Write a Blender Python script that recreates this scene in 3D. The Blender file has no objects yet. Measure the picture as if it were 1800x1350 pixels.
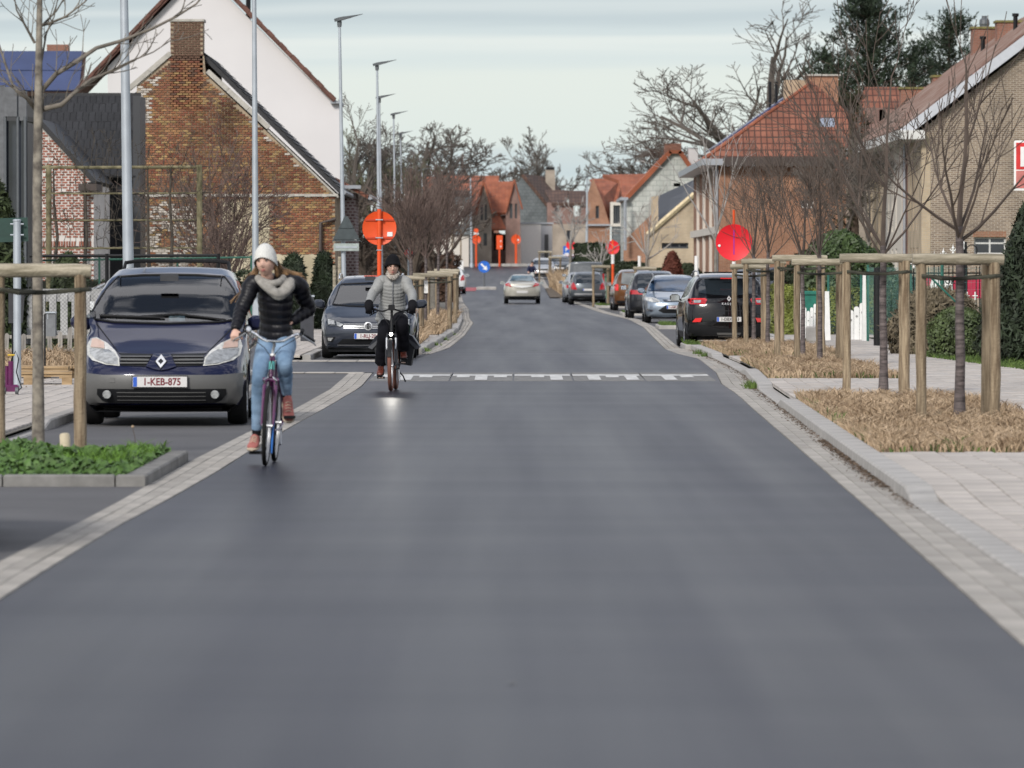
import bpy, bmesh, math, random
from mathutils import Vector, Matrix, noise
from mathutils.bvhtree import BVHTree
R = math.radians
random.seed(7)
sc = bpy.context.scene
COL = sc.collection
# ---------------------------------------------------------------- camera
cd = bpy.data.cameras.new('camera'); cam = bpy.data.objects.new('camera', cd); COL.objects.link(cam)
cam.location = (0, 0, 1.7); cam.rotation_euler = (R(90 - 1.163), 0, 0)
cd.lens = 200; cd.sensor_width = 36; cd.clip_start = 0.5; cd.clip_end = 6000
cd.dof.use_dof = True; cd.dof.focus_distance = 86; cd.dof.aperture_fstop = 5.8
sc.camera = cam
# ---------------------------------------------------------------- sky and sun
w = bpy.data.worlds.new('World'); sc.world = w; w.use_nodes = True
nt = w.node_tree; nt.nodes.clear()
def N(t, **k):
    n = nt.nodes.new(t)
    for a, b in k.items(): setattr(n, a, b)
    return n
out = N('ShaderNodeOutputWorld'); bg = N('ShaderNodeBackground'); bg.inputs[1].default_value = 0.1
sky = N('ShaderNodeTexSky', sky_type='NISHITA', sun_disc=False, sun_elevation=R(31), sun_rotation=R(205))
tc = N('ShaderNodeTexCoord'); sep = N('ShaderNodeSeparateXYZ')
nt.links.new(tc.outputs['Generated'], sep.inputs[0])
mp = N('ShaderNodeMapping'); mp.inputs['Scale'].default_value = (3.0, 3.0, 62)
nt.links.new(tc.outputs['Generated'], mp.inputs[0])
ns = N('ShaderNodeTexNoise'); ns.inputs['Scale'].default_value = 1.0; ns.inputs['Detail'].default_value = 6; ns.inputs['Roughness'].default_value = .55
nt.links.new(mp.outputs[0], ns.inputs['Vector'])
# bands of cloud by height above the horizon, broken up by the noise
ad = N('ShaderNodeMath', operation='MULTIPLY_ADD'); ad.inputs[1].default_value = .017; 
nt.links.new(ns.outputs[0], ad.inputs[0]); nt.links.new(sep.outputs[2], ad.inputs[2])
rp = N('ShaderNodeValToRGB'); cr = rp.color_ramp; cr.interpolation = 'EASE'
mr = N('ShaderNodeMapRange'); mr.inputs[1].default_value = 0.0; mr.inputs[2].default_value = .12
nt.links.new(ad.outputs[0], mr.inputs[0]); nt.links.new(mr.outputs[0], rp.inputs[0])
B = (.60, .735, .78); Cc = (.84, .905, .875)
stops = [(0, Cc), (.15, (.82,.89,.875)), (.19, (.72,.82,.84)), (.215, (.655,.77,.81)), (.25, (.70,.80,.82)), (.275, (.82, .90, .87)), (.345, (.84, .905, .865)), (.375, (.76,.845,.85)), (.395, (.84,.90,.885)), (.412, (.70,.79,.815)), (.435, (.60, .69, .735)), (.455,(.70,.775,.80)), (.475, (.58,.67,.715)), (.52, (.68,.75,.77)), (.60, Cc), (.75, (.74, .78, .82)), (1, (.80,.80,.84))]
while len(cr.elements) < len(stops): cr.elements.new(.5)
for e, (p, c) in zip(cr.elements, stops): e.position = p; e.color = (*c, 1)
# overcast sky: brighter towards the zenith
mz = N('ShaderNodeMath', operation='MULTIPLY_ADD'); mz.inputs[1].default_value = 8.5; mz.inputs[2].default_value = 9.3
cl = N('ShaderNodeClamp'); nt.links.new(sep.outputs[2], cl.inputs[0]); nt.links.new(cl.outputs[0], mz.inputs[0])
vm = N('ShaderNodeVectorMath', operation='SCALE'); nt.links.new(rp.outputs[0], vm.inputs[0]); nt.links.new(mz.outputs[0], vm.inputs['Scale'])
mx = N('ShaderNodeMix', data_type='RGBA')
# higher up the cloud sheet is broken and lets the blue through
n2 = N('ShaderNodeTexNoise'); n2.inputs['Scale'].default_value = 4.2; n2.inputs['Detail'].default_value = 7; n2.inputs['Roughness'].default_value = .6; nt.links.new(tc.outputs['Generated'], n2.inputs['Vector'])
h1 = N('ShaderNodeMapRange', interpolation_type='SMOOTHSTEP'); h1.inputs[1].default_value = .12; h1.inputs[2].default_value = .42; nt.links.new(sep.outputs[2], h1.inputs[0])
h2 = N('ShaderNodeMapRange', interpolation_type='SMOOTHSTEP'); h2.inputs[1].default_value = .42; h2.inputs[2].default_value = .54; nt.links.new(n2.outputs[0], h2.inputs[0])
h3 = N('ShaderNodeMath', operation='MULTIPLY'); nt.links.new(h1.outputs[0], h3.inputs[0]); nt.links.new(h2.outputs[0], h3.inputs[1])
h4 = N('ShaderNodeMapRange'); h4.inputs[3].default_value = .90; h4.inputs[4].default_value = .06; nt.links.new(h3.outputs[0], h4.inputs[0]); nt.links.new(h4.outputs[0], mx.inputs[0])
nt.links.new(sky.outputs[0], mx.inputs[6]); nt.links.new(vm.outputs[0], mx.inputs[7])
nt.links.new(mx.outputs[2], bg.inputs[0]); nt.links.new(bg.outputs[0], out.inputs[0])
sd = bpy.data.lights.new('sun', 'SUN'); sd.energy = 2.9; sd.angle = R(12); sd.color = (1, .955, .89)
sun = bpy.data.objects.new('sun', sd); COL.objects.link(sun)
sun.rotation_euler = (R(59), 0, R(-25))
sc.view_settings.view_transform = 'Standard'; sc.view_settings.look = 'None'
sc.view_settings.exposure = 0.0; sc.view_settings.gamma = 1; sc.view_settings.use_curve_mapping = False
sc.cycles.max_bounces = 6; sc.cycles.diffuse_bounces = 2; sc.cycles.glossy_bounces = 2; sc.cycles.transparent_max_bounces = 8
# ---------------------------------------------------------------- helpers
def gz(d):
    if d < 270: return 0.0
    if d < 500: return 2.05 * ((d - 270) / 230) ** 1.35
    return 2.05 + (d - 500) * .002
def P(px, py, d):            # a point seen at photo pixel (px, py) standing d metres away
    return Vector(((px - 900) * d / 1e4, d, 1.7 - (py - 472) * d / 1e4))
def LI(t):
    def f(d):
        if d <= t[0][0]: return t[0][1]
        for (a, x), (b, y) in zip(t, t[1:]):
            if d <= b: return x + (y - x) * (d - a) / (b - a)
        return t[-1][1]
    return f
class MB:
    def __init__(s): s.v = []; s.f = []; s.m = []; s.c = None
    def add(s, vs, fs, m=0, M=None):
        n = len(s.v); s.v += [tuple(M @ Vector(v)) if M else tuple(v) for v in vs]
        s.f += [tuple(i + n for i in f) for f in fs]; s.m += [m] * len(fs)
        return s
    def box(s, x0, x1, y0, y1, z0, z1, m=0, M=None):
        return s.add([(x0,y0,z0),(x1,y0,z0),(x1,y1,z0),(x0,y1,z0),(x0,y0,z1),(x1,y0,z1),(x1,y1,z1),(x0,y1,z1)],
            [(0,3,2,1),(4,5,6,7),(0,1,5,4),(1,2,6,5),(2,3,7,6),(3,0,4,7)], m, M)
    def bbox(s, x0, x1, y0, y1, z0, z1, b=.01, m=0, M=None):   # box with chamfered top
        vs = [(x0,y0,z0),(x1,y0,z0),(x1,y1,z0),(x0,y1,z0),(x0,y0,z1-b),(x1,y0,z1-b),(x1,y1,z1-b),(x0,y1,z1-b),(x0+b,y0+b,z1),(x1-b,y0+b,z1),(x1-b,y1-b,z1),(x0+b,y1-b,z1)]
        return s.add(vs, [(0,1,5,4),(1,2,6,5),(2,3,7,6),(3,0,4,7),(4,5,9,8),(5,6,10,9),(6,7,11,10),(7,4,8,11),(8,9,10,11)], m, M)
    def path(s, pts, rad, n=6, m=0, cap=True, flat=None):
        pts = [Vector(p) for p in pts]
        if not hasattr(rad, '__len__'): rad = [rad] * len(pts)
        base = len(s.v); up = None
        for i, p in enumerate(pts):
            a = pts[max(i-1, 0)]; b = pts[min(i+1, len(pts)-1)]; t = (b - a)
            if t.length < 1e-9: t = Vector((0,0,1))
            t.normalize()
            if up is None:
                up = Vector((0,0,1)) if abs(t.z) < .9 else Vector((0,1,0))
            u = t.cross(up).normalized(); v = u.cross(t).normalized(); up = v
            r = rad[i]; rx, ry = r if hasattr(r, '__len__') else (r, r)
            for k in range(n):
                an = 2 * math.pi * k / n
                s.v.append(tuple(p + u * (math.cos(an) * rx) + v * (math.sin(an) * ry)))
        for i in range(len(pts) - 1):
            for k in range(n):
                a = base + i*n + k; b = base + i*n + (k+1) % n
                s.f.append((a, b, b + n, a + n)); s.m.append(m)
        if cap and n > 2:
            s.f.append(tuple(base + k for k in reversed(range(n)))); s.m.append(m)
            e = base + (len(pts)-1)*n; s.f.append(tuple(e + k for k in range(n))); s.m.append(m)
        return s
    def lathe(s, prof, n=16, m=0, M=None):      # prof: (r, z) about z
        base = len(s.v); vs = []; fs = []
        for r, z in prof:
            for k in range(n): an = 2*math.pi*k/n; vs.append((r*math.cos(an), r*math.sin(an), z))
        for i in range(len(prof)-1):
            for k in range(n): a = i*n+k; b = i*n+(k+1)%n; fs.append((a, b, b+n, a+n))
        fs.append(tuple(reversed(range(n)))); fs.append(tuple((len(prof)-1)*n + k for k in range(n)))
        return s.add(vs, fs, m, M)
    def build(s, name, mats, parent=None, smooth=False, world=False, ang=35, **props):
        me = bpy.data.meshes.new(name)
        vs = s.v
        if parent is not None and world:
            o = parent.location; vs = [(a-o.x, b-o.y, c-o.z) for a, b, c in vs]
        me.from_pydata(vs, [], s.f)
        if not isinstance(mats, (list, tuple)): mats = [mats]
        for x in mats: me.materials.append(x)
        if len(mats) > 1: me.polygons.foreach_set('material_index', s.m)
        if s.c is not None:
            at = me.color_attributes.new('Col', 'FLOAT_COLOR', 'CORNER'); k = 0; buf = []
            for f, c in zip(s.f, s.c): buf += list(c) * len(f)
            at.data.foreach_set('color', buf)
        if smooth: me.shade_smooth(); me.set_sharp_from_angle(angle=R(ang))
        me.update()
        return link(name, me, parent, **props)
def link(name, me, parent=None, **props):
    o = bpy.data.objects.new(name, me); COL.objects.link(o)
    if parent is not None: o.parent = parent
    for k, v in props.items(): o[k] = v
    return o
def thing(name, label, cat, loc=(0,0,0), rz=0, group=None):
    o = bpy.data.objects.new(name, None); COL.objects.link(o); o.empty_display_size = .2
    o.location = loc; o.rotation_euler = (0, 0, rz); o['label'] = label; o['category'] = cat
    if group: o['group'] = group
    return o
def copy_tree(o, parent=None):
    c = o.copy(); COL.objects.link(c); c.parent = parent
    for ch in o.children: copy_tree(ch, c)
    return c
# ---------------------------------------------------------------- materials
MT = {}
def mat(name, c, rough=.8, metal=0, var=.18, sc_=8, bump=.0, coat=0, bsc=60, spec=.5, c2=None, rnd=0, emit=0, attr=False, det=5, st=None):
    if name in MT: return MT[name]
    m = bpy.data.materials.new(name); m.use_nodes = True; t = m.node_tree; b = t.nodes['Principled BSDF']
    b.inputs['Roughness'].default_value = rough; b.inputs['Metallic'].default_value = metal
    b.inputs['Coat Weight'].default_value = coat; b.inputs['Coat Roughness'].default_value = .03
    b.inputs['Specular IOR Level'].default_value = spec
    co = t.nodes.new('ShaderNodeTexCoord'); no = t.nodes.new('ShaderNodeTexNoise')
    no.inputs['Scale'].default_value = sc_; no.inputs['Detail'].default_value = det; 
    if st:
        mpp = t.nodes.new('ShaderNodeMapping'); mpp.inputs['Scale'].default_value = st; t.links.new(co.outputs['Object'], mpp.inputs[0]); t.links.new(mpp.outputs[0], no.inputs['Vector'])
    else: t.links.new(co.outputs['Object'], no.inputs['Vector'])
    mr = t.nodes.new('ShaderNodeMapRange'); mr.inputs[1].default_value = .32; mr.inputs[2].default_value = .68
    t.links.new(no.outputs[0], mr.inputs[0])
    mi = t.nodes.new('ShaderNodeMix'); mi.data_type = 'RGBA'
    c2 = c2 or tuple(x * (1 + var) for x in c); c1 = c if c2 and var == 0 else tuple(x * (1 - var) for x in c)
    mi.inputs[6].default_value = (*c1, 1); mi.inputs[7].default_value = (*c2, 1); t.links.new(mr.outputs[0], mi.inputs[0])
    res = mi.outputs[2]
    if rnd:
        oi = t.nodes.new('ShaderNodeObjectInfo'); m2 = t.nodes.new('ShaderNodeMapRange'); m2.inputs[3].default_value = 1 - rnd; m2.inputs[4].default_value = 1 + rnd
        t.links.new(oi.outputs['Random'], m2.inputs[0]); vs = t.nodes.new('ShaderNodeVectorMath'); vs.operation = 'SCALE'
        t.links.new(res, vs.inputs[0]); t.links.new(m2.outputs[0], vs.inputs['Scale']); res = vs.outputs[0]
    if attr:
        at = t.nodes.new('ShaderNodeVertexColor'); at.layer_name = 'Col'; vm_ = t.nodes.new('ShaderNodeVectorMath'); vm_.operation = 'MULTIPLY'
        t.links.new(res, vm_.inputs[0]); t.links.new(at.outputs[0], vm_.inputs[1]); res = vm_.outputs[0]
    t.links.new(res, b.inputs['Base Color'])
    if bump:
        n2 = t.nodes.new('ShaderNodeTexNoise'); n2.inputs['Scale'].default_value = bsc; n2.inputs['Detail'].default_value = 4
        t.links.new(co.outputs['Object'], n2.inputs['Vector']); bu = t.nodes.new('ShaderNodeBump'); bu.inputs['Strength'].default_value = bump; bu.inputs['Distance'].default_value = .02
        t.links.new(n2.outputs[0], bu.inputs['Height']); t.links.new(bu.outputs[0], b.inputs['Normal'])
    if emit:
        b.inputs['Emission Color'].default_value = (*c, 1); b.inputs['Emission Strength'].default_value = emit
    MT[name] = m; return m
def brickmat(name, c1, c2, mortar, bw=.21, bh=.065, ms=.012, rough=.85, bump=.6, axis='xy', blot=None, offs=.5):
    if name in MT: return MT[name]
    m = bpy.data.materials.new(name); m.use_nodes = True; t = m.node_tree; b = t.nodes['Principled BSDF']; b.inputs['Roughness'].default_value = rough
    L = t.links.new; co = t.nodes.new('ShaderNodeTexCoord'); se = t.nodes.new('ShaderNodeSeparateXYZ'); L(co.outputs['Object'], se.inputs[0])
    cm = t.nodes.new('ShaderNodeCombineXYZ')
    if axis == 'xy':
        ad = t.nodes.new('ShaderNodeMath'); L(se.outputs[0], ad.inputs[0]); L(se.outputs[1], ad.inputs[1]); L(ad.outputs[0], cm.inputs[0])
    elif axis == 'x': L(se.outputs[0], cm.inputs[0])
    else: L(se.outputs[1], cm.inputs[0])
    L(se.outputs[2], cm.inputs[1])
    br = t.nodes.new('ShaderNodeTexBrick'); L(cm.outputs[0], br.inputs['Vector']); br.offset = offs
    br.inputs['Color1'].default_value = (*c1, 1); br.inputs['Color2'].default_value = (*c2, 1); br.inputs['Mortar'].default_value = (*mortar, 1)
    br.inputs['Scale'].default_value = 1; br.inputs['Brick Width'].default_value = bw; br.inputs['Row Height'].default_value = bh
    br.inputs['Mortar Size'].default_value = ms; br.inputs['Mortar Smooth'].default_value = .2
    no = t.nodes.new('ShaderNodeTexNoise'); no.inputs['Scale'].default_value = .9; no.inputs['Detail'].default_value = 8; L(co.outputs['Object'], no.inputs['Vector'])
    mr = t.nodes.new('ShaderNodeMapRange'); mr.inputs[1].default_value = .35; mr.inputs[2].default_value = .65; mr.inputs[3].default_value = .78; mr.inputs[4].default_value = 1.18; L(no.outputs[0], mr.inputs[0])
    vs = t.nodes.new('ShaderNodeVectorMath'); vs.operation = 'SCALE'; L(br.outputs[0], vs.inputs[0]); L(mr.outputs[0], vs.inputs['Scale'])
    L(vs.outputs[0], b.inputs['Base Color'])
    bu = t.nodes.new('ShaderNodeBump'); bu.invert = True; bu.inputs['Strength'].default_value = bump; bu.inputs['Distance'].default_value = .02
    L(br.outputs['Fac'], bu.inputs['Height']); L(bu.outputs[0], b.inputs['Normal'])
    MT[name] = m; return m
def glassmat(name, tint=(.55,.62,.62), refl=1.0):
    if name in MT: return MT[name]
    m = bpy.data.materials.new(name); m.use_nodes = True; t = m.node_tree; t.nodes.remove(t.nodes['Principled BSDF'])
    o = t.nodes['Material Output']; tr = t.nodes.new('ShaderNodeBsdfTransparent'); tr.inputs[0].default_value = (*tint, 1)
    gl = t.nodes.new('ShaderNodeBsdfGlossy'); gl.inputs[0].default_value = (1,1,1,1); gl.inputs[1].default_value = .02
    fr = t.nodes.new('ShaderNodeFresnel'); fr.inputs[0].default_value = 1.9; mx = t.nodes.new('ShaderNodeMixShader')
    t.links.new(fr.outputs[0], mx.inputs[0]); t.links.new(tr.outputs[0], mx.inputs[1]); t.links.new(gl.outputs[0], mx.inputs[2]); t.links.new(mx.outputs[0], o.inputs[0])
    MT[name] = m; return m
def asphaltmat():
    m = mat('asphalt', (.015,.016,.024), .40, var=.12, sc_=.5, bump=.05, bsc=240, spec=.12); t = m.node_tree; L = t.links.new; b = t.nodes['Principled BSDF']
    co = t.nodes.new('ShaderNodeTexCoord'); src = b.inputs['Base Color'].links[0].from_socket
    last = src
    for sx, sy, lo, hi in ((.10, .55, .9, 1.1), (1.3, .03, .72, 1.3), (95, 95, .62, 1.5), (.3,.07,.85,1.15)):
        mp = t.nodes.new('ShaderNodeMapping'); mp.inputs['Scale'].default_value = (sx, sy, 1); L(co.outputs['Object'], mp.inputs[0])
        no = t.nodes.new('ShaderNodeTexNoise'); no.inputs['Scale'].default_value = 1; no.inputs['Detail'].default_value = 3; L(mp.outputs[0], no.inputs['Vector'])
        mr = t.nodes.new('ShaderNodeMapRange'); mr.inputs[1].default_value = .3; mr.inputs[2].default_value = .7; mr.inputs[3].default_value = lo; mr.inputs[4].default_value = hi; L(no.outputs[0], mr.inputs[0])
        v = t.nodes.new('ShaderNodeVectorMath'); v.operation = 'SCALE'; L(last, v.inputs[0]); L(mr.outputs[0], v.inputs['Scale']); last = v.outputs[0]
        if sy == .55 or sx == 1.3:
            r2 = t.nodes.new('ShaderNodeMapRange'); r2.inputs[1].default_value = .3; r2.inputs[2].default_value = .7; r2.inputs[3].default_value = .33 if sx < 1 else .30; r2.inputs[4].default_value = .39 if sx < 1 else .46; L(no.outputs[0], r2.inputs[0])
            if sy == .55: keep = r2.outputs[0]
            else:
                mu = t.nodes.new('ShaderNodeMath'); mu.operation = 'MULTIPLY_ADD'; mu.inputs[1].default_value = .5; L(keep, mu.inputs[0]); hf = t.nodes.new('ShaderNodeMath'); hf.operation = 'MULTIPLY'; hf.inputs[1].default_value = .5; L(r2.outputs[0], hf.inputs[0]); L(hf.outputs[0], mu.inputs[2]); L(mu.outputs[0], b.inputs['Roughness'])
    L(last, b.inputs['Base Color']); return m
M_asph = asphaltmat()
M_bay = mat('bay_asphalt', (.095,.093,.095), .7, var=.16, sc_=.8, bump=.3, bsc=180)
M_paver = mat('paver_concrete', (.47,.43,.39), .85, var=.14, sc_=2.5, bump=.35, bsc=150, rnd=.09)
M_gut = mat('gutter_concrete', (.37,.345,.31), .88, var=.2, sc_=1.6, bump=.4, bsc=120, rnd=.1)
M_kerb = mat('kerb_concrete', (.38,.365,.345), .85, var=.2, sc_=3, bump=.35, bsc=120, rnd=.06)
M_dirt = mat('bare_earth', (.12,.095,.07), .95, var=.3, sc_=3, bump=.9, bsc=30)
M_soil = mat('lawn_soil', (.07,.085,.035), .95, var=.3, sc_=1.2, bump=.6, bsc=20)
M_white = mat('white_paint', (.8,.8,.78), .6, var=.06)
M_joint = mat('joint_sand', (.15,.14,.12), .95, var=.2)
M_galv = mat('galvanised_steel', (.42,.46,.50), .5, metal=.35, var=.10, sc_=3)
M_lampgrey = mat('lamp_grey', (.10,.11,.12), .5, var=.1)
M_orange = mat('signal_orange', (.75,.085,.012), .5, var=.04)
M_red = mat('fluorescent_red', (.78,.012,.025), .5, var=.04)
M_wood = mat('stake_wood', (.215,.150,.090), .88, var=.42, sc_=6, bump=.5, bsc=40, rnd=.16, st=(5,5,.45), c2=(.36,.285,.19), det=8)
M_woodgrey = mat('rail_wood', (.25,.22,.15), .88, var=.3, sc_=5, bump=.5, bsc=40, rnd=.12, st=(.6,5,5), c2=(.44,.39,.30), det=8)
M_bark = mat('cherry_bark', (.05,.036,.036), .7, var=.4, sc_=5, bump=.6, bsc=50, st=(1,1,6), c2=(.17,.14,.135), det=6)
M_barkgrey = mat('grey_bark', (.19,.175,.15), .85, var=.28, sc_=9, bump=.4, bsc=30)
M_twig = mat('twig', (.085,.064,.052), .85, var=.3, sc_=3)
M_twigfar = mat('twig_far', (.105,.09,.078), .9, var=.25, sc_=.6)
M_rubber = mat('black_rubber', (.011,.011,.012), .8, var=.15, spec=.2)
M_black = mat('black_plastic', (.010,.0105,.012), .5, var=.1, spec=.25)
M_blackgl = mat('black_gloss', (.012,.012,.014), .15, var=0.1)
M_chrome = mat('chrome', (.75,.76,.78), .12, metal=1, var=.02)
M_alu = mat('aluminium', (.5,.51,.53), .35, metal=.8, var=.05)
M_glass = glassmat('car_glass', (.42,.50,.54))
M_glassd = mat('dark_car_glass', (.018,.024,.03), .04, var=.1, spec=.9)
M_lens = mat('headlamp_lens', (.52,.52,.49), .2, var=.25, sc_=14, coat=1)
M_lensin = mat('headlamp_reflector', (.42,.43,.43), .25, metal=.5, var=.35, sc_=18)
M_amber = mat('amber_lens', (.50,.36,.30), .2, var=.1)
M_redl = mat('red_lens', (.42,.012,.018), .14, var=.15, sc_=20, coat=1)
M_redlit = mat('red_lens_lit', (.75,.03,.03), .2, var=.05, coat=1)
M_plate = mat('plate_white', (.62,.61,.60), .5, var=.03)
M_plred = mat('plate_red_ink', (.16,.01,.02), .5, var=.03)
M_blue = mat('plate_blue', (.02,.10,.5), .5, var=.03)
# ================================================================ ground, roads, kerbs, pavements
RL = LI([(5,-2.64),(29,-2.62),(33,-2.62),(37.8,-2.59),(42,-2.52),(47.5,-2.46),(52.3,-2.44),(63.7,-2.34),(69,-2.27),(81.7,-2.16),(92,-2.25),(93,-2.25),(103,-2.1),(107,-1.8),(122,-1.32),(144.7,-1.19),(177,-1.19),(193,-1.43),(237,-1.79),(290,-2.5),(323,-2.9),(360,-3.6),(400,-6),(430,-12),(445,-30)])
RR = LI([(5,2.3),(25.6,2.3),(37.5,2.48),(54,2.71),(70,2.93),(77,3.04),(83.7,3.08),(92.9,3.33),(107.6,3.52),(113,3.3),(120.6,3.23),(143,3.51),(165,3.8),(189,3.88),(216.6,3.44),(274,3.06),(305,2.39),(361,1.93),(420,1.9),(490,1.5)])
BL = LI([(5,-3.05),(33.1,-2.98),(39.2,-2.88),(50,-2.84),(69,-2.63),(80,-2.56),(92,-2.65)])
KR = LI([(5,2.78),(32,2.8),(41.5,2.89),(55,3.08),(70.5,3.31),(80,3.45),(90,3.7),(100,3.78),(110,3.78),(121,3.75)])
KL = LI([(113,-1.8),(124,-1.7),(133,-1.62),(144,-1.5),(157,-1.46),(183,-1.59),(237,-2.15),(300,-2.9),(323,-3.3),(360,-4.1),(395,-6.5),(420,-12)])
def khr(d):      # kerb height on the right: full, dropped at the two crossings and near the camera
    for a, b, lo in ((0, 41, .02), (71, 79, .03), (92.5, 107, .04)):
        if a <= d <= b: return lo
        if b < d < b + 1: return lo + (.1 - lo) * (d - b)
        if a - 1 < d < a: return lo + (.1 - lo) * (a - d)
    return .1
def swz(d): return .028 if d < 40 else (.028 + .072 * (d - 40) / 3 if d < 43 else .1)
def frange(a, b, s):
    o = []; x = a
    while x < b - 1e-6: o.append(x); x += s
    return o + [b]
def sheet(name, fa, fb, ds, zo, m, nx=1, parent=None, **pr):
    mb = MB(); rows = []
    for d in ds:
        a, b = fa(d), fb(d); n0 = len(mb.v)
        for i in range(nx + 1): mb.v.append((a + (b-a) * i / nx, d, gz(d) + (zo(d) if callable(zo) else zo)))
    for j in range(len(ds) - 1):
        for i in range(nx):
            k = j*(nx+1)+i; mb.f.append((k, k+1, k+nx+2, k+nx+1)); mb.m.append(0)
    return mb.build(name, m, parent, **pr)
C_ = lambda v: (lambda d: v)
gds = frange(-60, 270, 30) + frange(280, 500, 10) + [800, 1500, 5500]
sheet('ground', C_(-2500), C_(2500), gds, -.035, M_soil, 4, kind='structure')
road = sheet('road', RL, RR, frange(2, 92, 2) + [92.9], 0, M_asph, 4, kind='structure')
sheet('road', lambda d: -14 if 93 <= d <= 104 else (RL(d) if d > 104.4 else RL(d)), RR, [92.9, 93] + frange(93.5, 104, 1) + [104.4] + frange(105, 445, 3), 0.0, M_asph, 4, kind='structure')
sheet('road', C_(-34), RR, frange(445, 486, 5), 0.0, M_asph, 4, kind='structure')
sheet('parking_bay', C_(-4.9), lambda d: BL(d), frange(5, 92.5, 2.5), -.004, M_bay, 1, kind='structure')
sheet('parking_bay', C_(-3.75), RL, frange(104.5, 113, 1), -.006, M_bay, 1, kind='structure')
sheet('parking_bay', lambda d: RR(d) + .3, C_(6.2), frange(121.3, 300, 4), -.006, M_bay, 1, kind='structure')
sheet('parking_bay', lambda d: RR(d) + .3, C_(6.0), frange(300, 470, 6), -.006, M_bay, 1, kind='structure')
sheet('earth_plot', C_(-40), C_(-7.2), frange(60, 104, 4), .04, M_dirt, 6, kind='structure')
# tar seams, tyre-polished wheel tracks and a patched strip lie in the asphalt as their own thin sheets
M_seam = mat('tar_seam', (.02,.02,.022), .5, var=.1)
def strips(name, parent, fa, fb, ncol, d0, d1, ln, dind, z, gap, m, mfar, base=.05, stag=.5, inview=False, pname='paver', maxi=300, skip=None):
    """rows of paving blocks between two edge lines: single blocks near the camera, the rest one stuff mesh"""
    mb = MB(); mb.c = []; cnt = 0
    rnd = random.Random(len(name) + int(d0))
    cells = []
    for c in range(ncol):
        off = (c % 2) * ln * stag; d = d0 - off
        while d < d1:
            a, b = max(d, d0), min(d + ln, d1)
            if b - a > .08: cells.append((a, b, c))
            d += ln
    cells.sort()
    for a, b, c in cells:
        q = []
        for dd, s in ((a + gap/2, 1), (b - gap/2, -1)):
            l, r = fa(dd), fb(dd); wd = (r - l) / ncol
            q.append((l + wd*c + gap/2, l + wd*(c+1) - gap/2, dd))
        x0 = q[0][0]; mid = (a+b)/2
        if skip and skip((q[0][0]+q[0][1])/2, mid): continue
        t = rnd.uniform(-.0016, .0016)
        zz = [(z(q[0][2]) if callable(z) else z) + gz(q[0][2]) + t, (z(q[1][2]) if callable(z) else z) + gz(q[1][2]) + t]
        e = gap * .6
        vs = [(q[0][0],q[0][2],zz[0]-e),(q[0][1],q[0][2],zz[0]-e),(q[1][1],q[1][2],zz[1]-e),(q[1][0],q[1][2],zz[1]-e),
              (q[0][0],q[0][2],zz[0]-base),(q[0][1],q[0][2],zz[0]-base),(q[1][1],q[1][2],zz[1]-base),(q[1][0],q[1][2],zz[1]-base),
              (q[0][0]+e,q[0][2]+e,zz[0]),(q[0][1]-e,q[0][2]+e,zz[0]),(q[1][1]-e,q[1][2]-e,zz[1]),(q[1][0]+e,q[1][2]-e,zz[1])]
        fs = [(8,9,10,11),(4,5,1,0),(5,6,2,1),(6,7,3,2),(7,4,0,3),(0,1,9,8),(1,2,10,9),(2,3,11,10),(3,0,8,11)]
        vis = abs((q[0][0]+q[0][1])/2) < .0925 * mid
        if mid < dind and cnt < maxi and vis:
            cx, cy = (q[0][0]+q[1][1])/2, mid
            mm = MB(); mm.add([(x-cx, y-cy, w_) for x, y, w_ in vs], fs); o = mm.build(pname, m, parent); o.location = (cx, cy, 0); cnt += 1
        else:
            v = rnd.uniform(.88, 1.1); h = rnd.uniform(-.02, .02)
            mb.add(vs, fs); mb.c += [(v+h, v, v-h, 1)] * len(fs)
    o = mb.build(pname + '_rows', mfar, parent); o['kind'] = 'stuff'
    return cnt
M_paverF = mat('paver_far', (.47,.43,.39), .85, var=.12, sc_=2.5, bump=.35, bsc=150, attr=True)
M_gutF = mat('gutter_far', (.37,.345,.31), .88, var=.2, sc_=1.6, bump=.4, bsc=120, attr=True)
M_kerbF = mat('kerb_far', (.38,.365,.345), .85, var=.16, sc_=3, bump=.35, bsc=120, attr=True)
# --- gutters
g = sheet('gutter', RR, KR, frange(5, 121, 2), -.012, M_joint, 1, kind='structure')
strips('gr', g, lambda d: RR(d) + .012, KR, 3, 20, 53.9, 3.0, 56, .002, .005, M_gut, M_gutF)
strips('gr2', g, lambda d: RR(d) + .012, KR, 3, 54.0, 121, 3.0, 88, .002, .005, M_gut, M_gutF)
g2 = sheet('gutter', BL, RL, frange(5, 92.5, 2), -.012, M_joint, 1, kind='structure')
strips('gl', g2, BL, lambda d: RL(d) - .012, 3, 20, 92.3, 3.0, 92, .003, .005, M_gut, M_gutF)
g3 = sheet('gutter', C_(-13), lambda d: BL(92), [92.1, 92.95], .004, M_joint, 1, kind='structure')
strips('gs', g3, C_(-13), C_(-2.4), 22, 92.15, 92.9, .5, 100, .012, .014, M_gut, M_gutF)
g3 = sheet('gutter', C_(-13), lambda d: -2.2, [103.6, 105.2], .004, M_joint, 1, kind='structure')
strips('gs', g3, C_(-13), C_(-2.3), 20, 103.7, 105.1, .7, 110, .012, .014, M_gut, M_gutF)
g4 = sheet('gutter', lambda d: KL(d), lambda d: RL(d), frange(113, 360, 4), .003, M_gutF if 0 else M_joint, 1, kind='structure')
strips('gb', g4, KL, lambda d: RL(d) - .01, 3, 113, 360, 1.5, 120, .012, .014, M_gut, M_gutF)
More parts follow.
